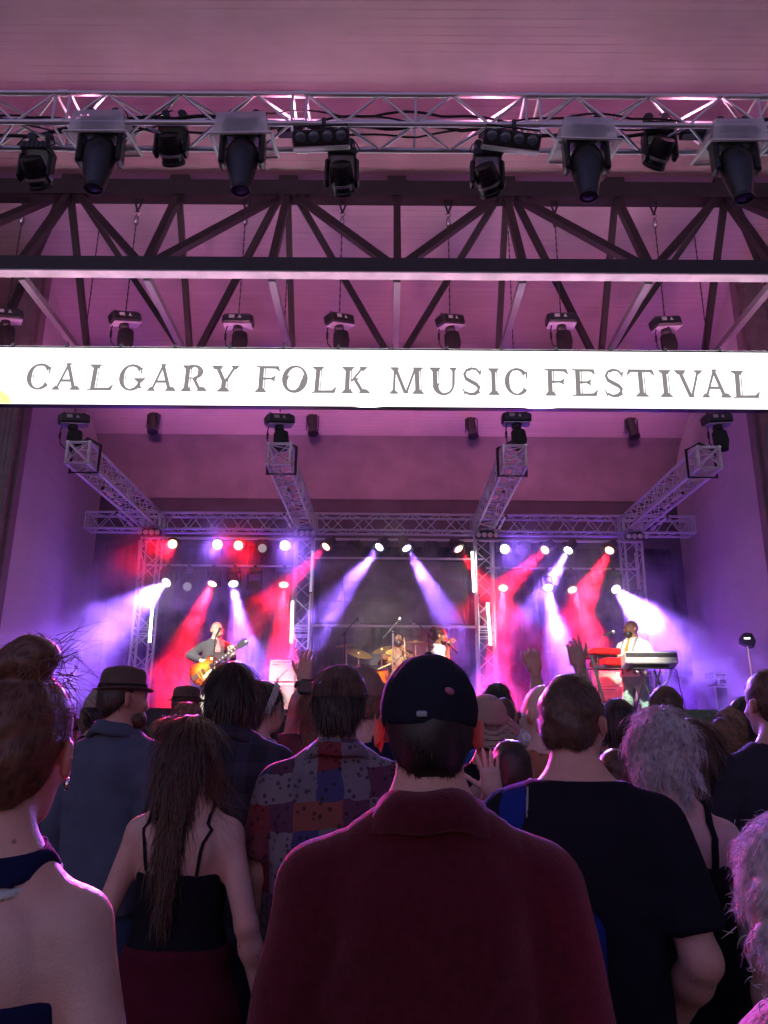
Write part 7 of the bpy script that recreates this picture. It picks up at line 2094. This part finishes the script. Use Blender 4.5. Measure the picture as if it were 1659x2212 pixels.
P.body(SK_PALE); P.top(cloth('rose_wool', (.40, .24, .26), .4, .8, 90), .022, .9, .82, .08, .006, 'cardigan', .012); P.trousers(NAVY)
P.hair(H_LGREY, 'curly', .030, 12000, .05, seed=57, long=.16, lw=.112, front=.06, flow=down, lift=.16, jit=.15, wave=.006, width=.0011, seg=4, voxel=.007, noise_=.008, ly=-.03)
wisps(P, A3(-.11, -.03, .0), 40, .03, 58, H_LGREY, 1.0, (-.8, 0, .1)); wisps(P, A3(-.10, -.03, -.10), 40, .03, 59, H_LGREY, 1.0, (-.8, 0, -.3)); wisps(P, A3(-.08, -.03, .08), 30, .03, 60, H_LGREY, 1.0, (-.5, 0, .7))

# ---- left: backward cap with curls, small hats
P = Person('man in pale backward cap with dark curls behind the fedora', (226, 1490), 4.9, -4, sex='m', voxel=.015, extra=.014, seed=62)
P.body(SK_TAN); P.top(NAVY, .018, .4, .84, .08, .005); P.trousers(DENIM); P.hair(H_BLACK, 'curly', .022, 2500, .04, seed=63, nape=-.13, lift=.6, jit=.7, wave=.008, width=.004, noise_=.008); P.cap(cloth('cap_pale', (.33, .27, .22)), True, .024, .03, False)
P = Person('person with grey-brown hair left of the pale backward cap', (207, 1519), 5.6, 0, sex='f', voxel=.018, seed=64)
P.body(SK_TAN); P.top(NAVY, .018, .4, .84, .08, .005); P.trousers(DENIM); P.hair(H_SAND, 'short', .018, 1200, .05, seed=65, nape=-.12, flow=down, width=.004)
P = Person('person in small felt hat in front of the guitarist', (408, 1475), 6.1, -28, sex='m', voxel=.017, extra=.045, seed=66, head=(-20, 0, 0))
P.body(SK_TAN); P.top(NAVY, .02, .9, .82, .08, .005); P.trousers(DENIM); P.hair(H_DARK, 'short', .008, 600, .03, seed=67, nape=-.1); P.fedora(FELT, cloth('hat_band_dark', (.03, .022, .02)), .006, brim=.120)
P = Person('person with fair wavy hair beyond the curly dark head', (408, 1520), 4.8, -10, sex='f', voxel=.016, seed=68)
P.body(SK_PALE); P.top(cloth('grey_tee', (.12, .12, .13)), .018, .4, .84, .08, .005); P.trousers(DENIM); P.hair(H_SAND, 'curly', .020, 2500, .05, seed=69, nape=-.12, lift=.4, jit=.5, wave=.006, width=.003, flow=down)
P = Person('person with curly dark hair between fedora and long-haired woman', (384, 1541), 4.0, -12, sex='f', voxel=.015, seed=70, H=1.62)
P.body(SK_PALE); P.top(BLKCL, .018, .4, .84, .08, .005); P.trousers(DENIM); P.hair(H_DARK, 'curly', .024, 3500, .05, seed=71, nape=-.13, lift=.6, jit=.7, wave=.009, width=.003, noise_=.01)

# ---- rows nearer the stage, glimpsed between the others
FAR = [(300, 1560, 7.2, 'm', H_DARK, (.03, .03, .05), 'dark-haired person near the stage under the fedora brim'), (345, 1556, 7.6, 'f', H_SAND, (.15, .12, .1), 'fair-haired person near the stage by the left wedge'), (460, 1560, 6.6, 'f', H_BROWN, (.05, .07, .15), 'brown-haired person low in front of the guitarist'),
       (600, 1548, 6.9, 'm', H_DARK, (.06, .05, .05), 'dark-haired person low in front of the amplifier case'), (655, 1556, 7.4, 'f', H_AUB, (.12, .05, .06), 'auburn-haired person low beside the raised hand'), (700, 1540, 6.2, 'm', H_BLACK, (.03, .03, .04), 'black-haired person hidden beyond the patchwork shirt'),
       (845, 1530, 7.0, 'm', H_BROWN, (.05, .05, .06), 'brown-haired person beyond the left ear of the fleece man'), (1020, 1530, 6.6, 'f', H_DARK, (.1, .05, .05), 'dark-haired person beyond the sun hat'), (1120, 1540, 6.8, 'm', H_DARK, (.05, .06, .08), 'dark-haired person beyond the bald man'),
       (1290, 1555, 6.4, 'm', H_GREY, (.1, .1, .12), 'grey-haired person low before the keyboard amplifier'), (1385, 1556, 7.0, 'f', H_DARK, (.04, .04, .06), 'dark-haired person low in front of the keyboard player'), (1540, 1560, 6.6, 'm', H_BROWN, (.05, .07, .06), 'brown-haired person low before the green riser'), (1630, 1545, 6.0, 'm', H_BLACK, (.04, .04, .05), 'black-haired person beyond the tall man'), (150, 1545, 6.3, 'm', H_DARK, (.03, .04, .07), 'dark-haired person hidden beyond the woman with the bun')]
for i, (x_, y_, Y_, sx_, hm_, c_, lb) in enumerate(FAR):
    P = Person(lb, (x_, y_), Y_, (i * 37) % 30 - 15, sex=sx_, voxel=.026, seed=80 + i)
    P.body(SK_TAN if i % 2 else SK_PALE); P.top(cloth('far_%d' % i, c_), .018, .4, .84, .08, .005); P.trousers(DENIM if i % 2 else NAVY)
    P.hair(hm_, 'long' if sx_ == 'f' else 'short', .016, 700, .06, seed=90 + i, long=.18 if sx_ == 'f' else 0, lw=.095, nape=-.11, flow=down if sx_ == 'f' else None, width=.005, voxel=.012)
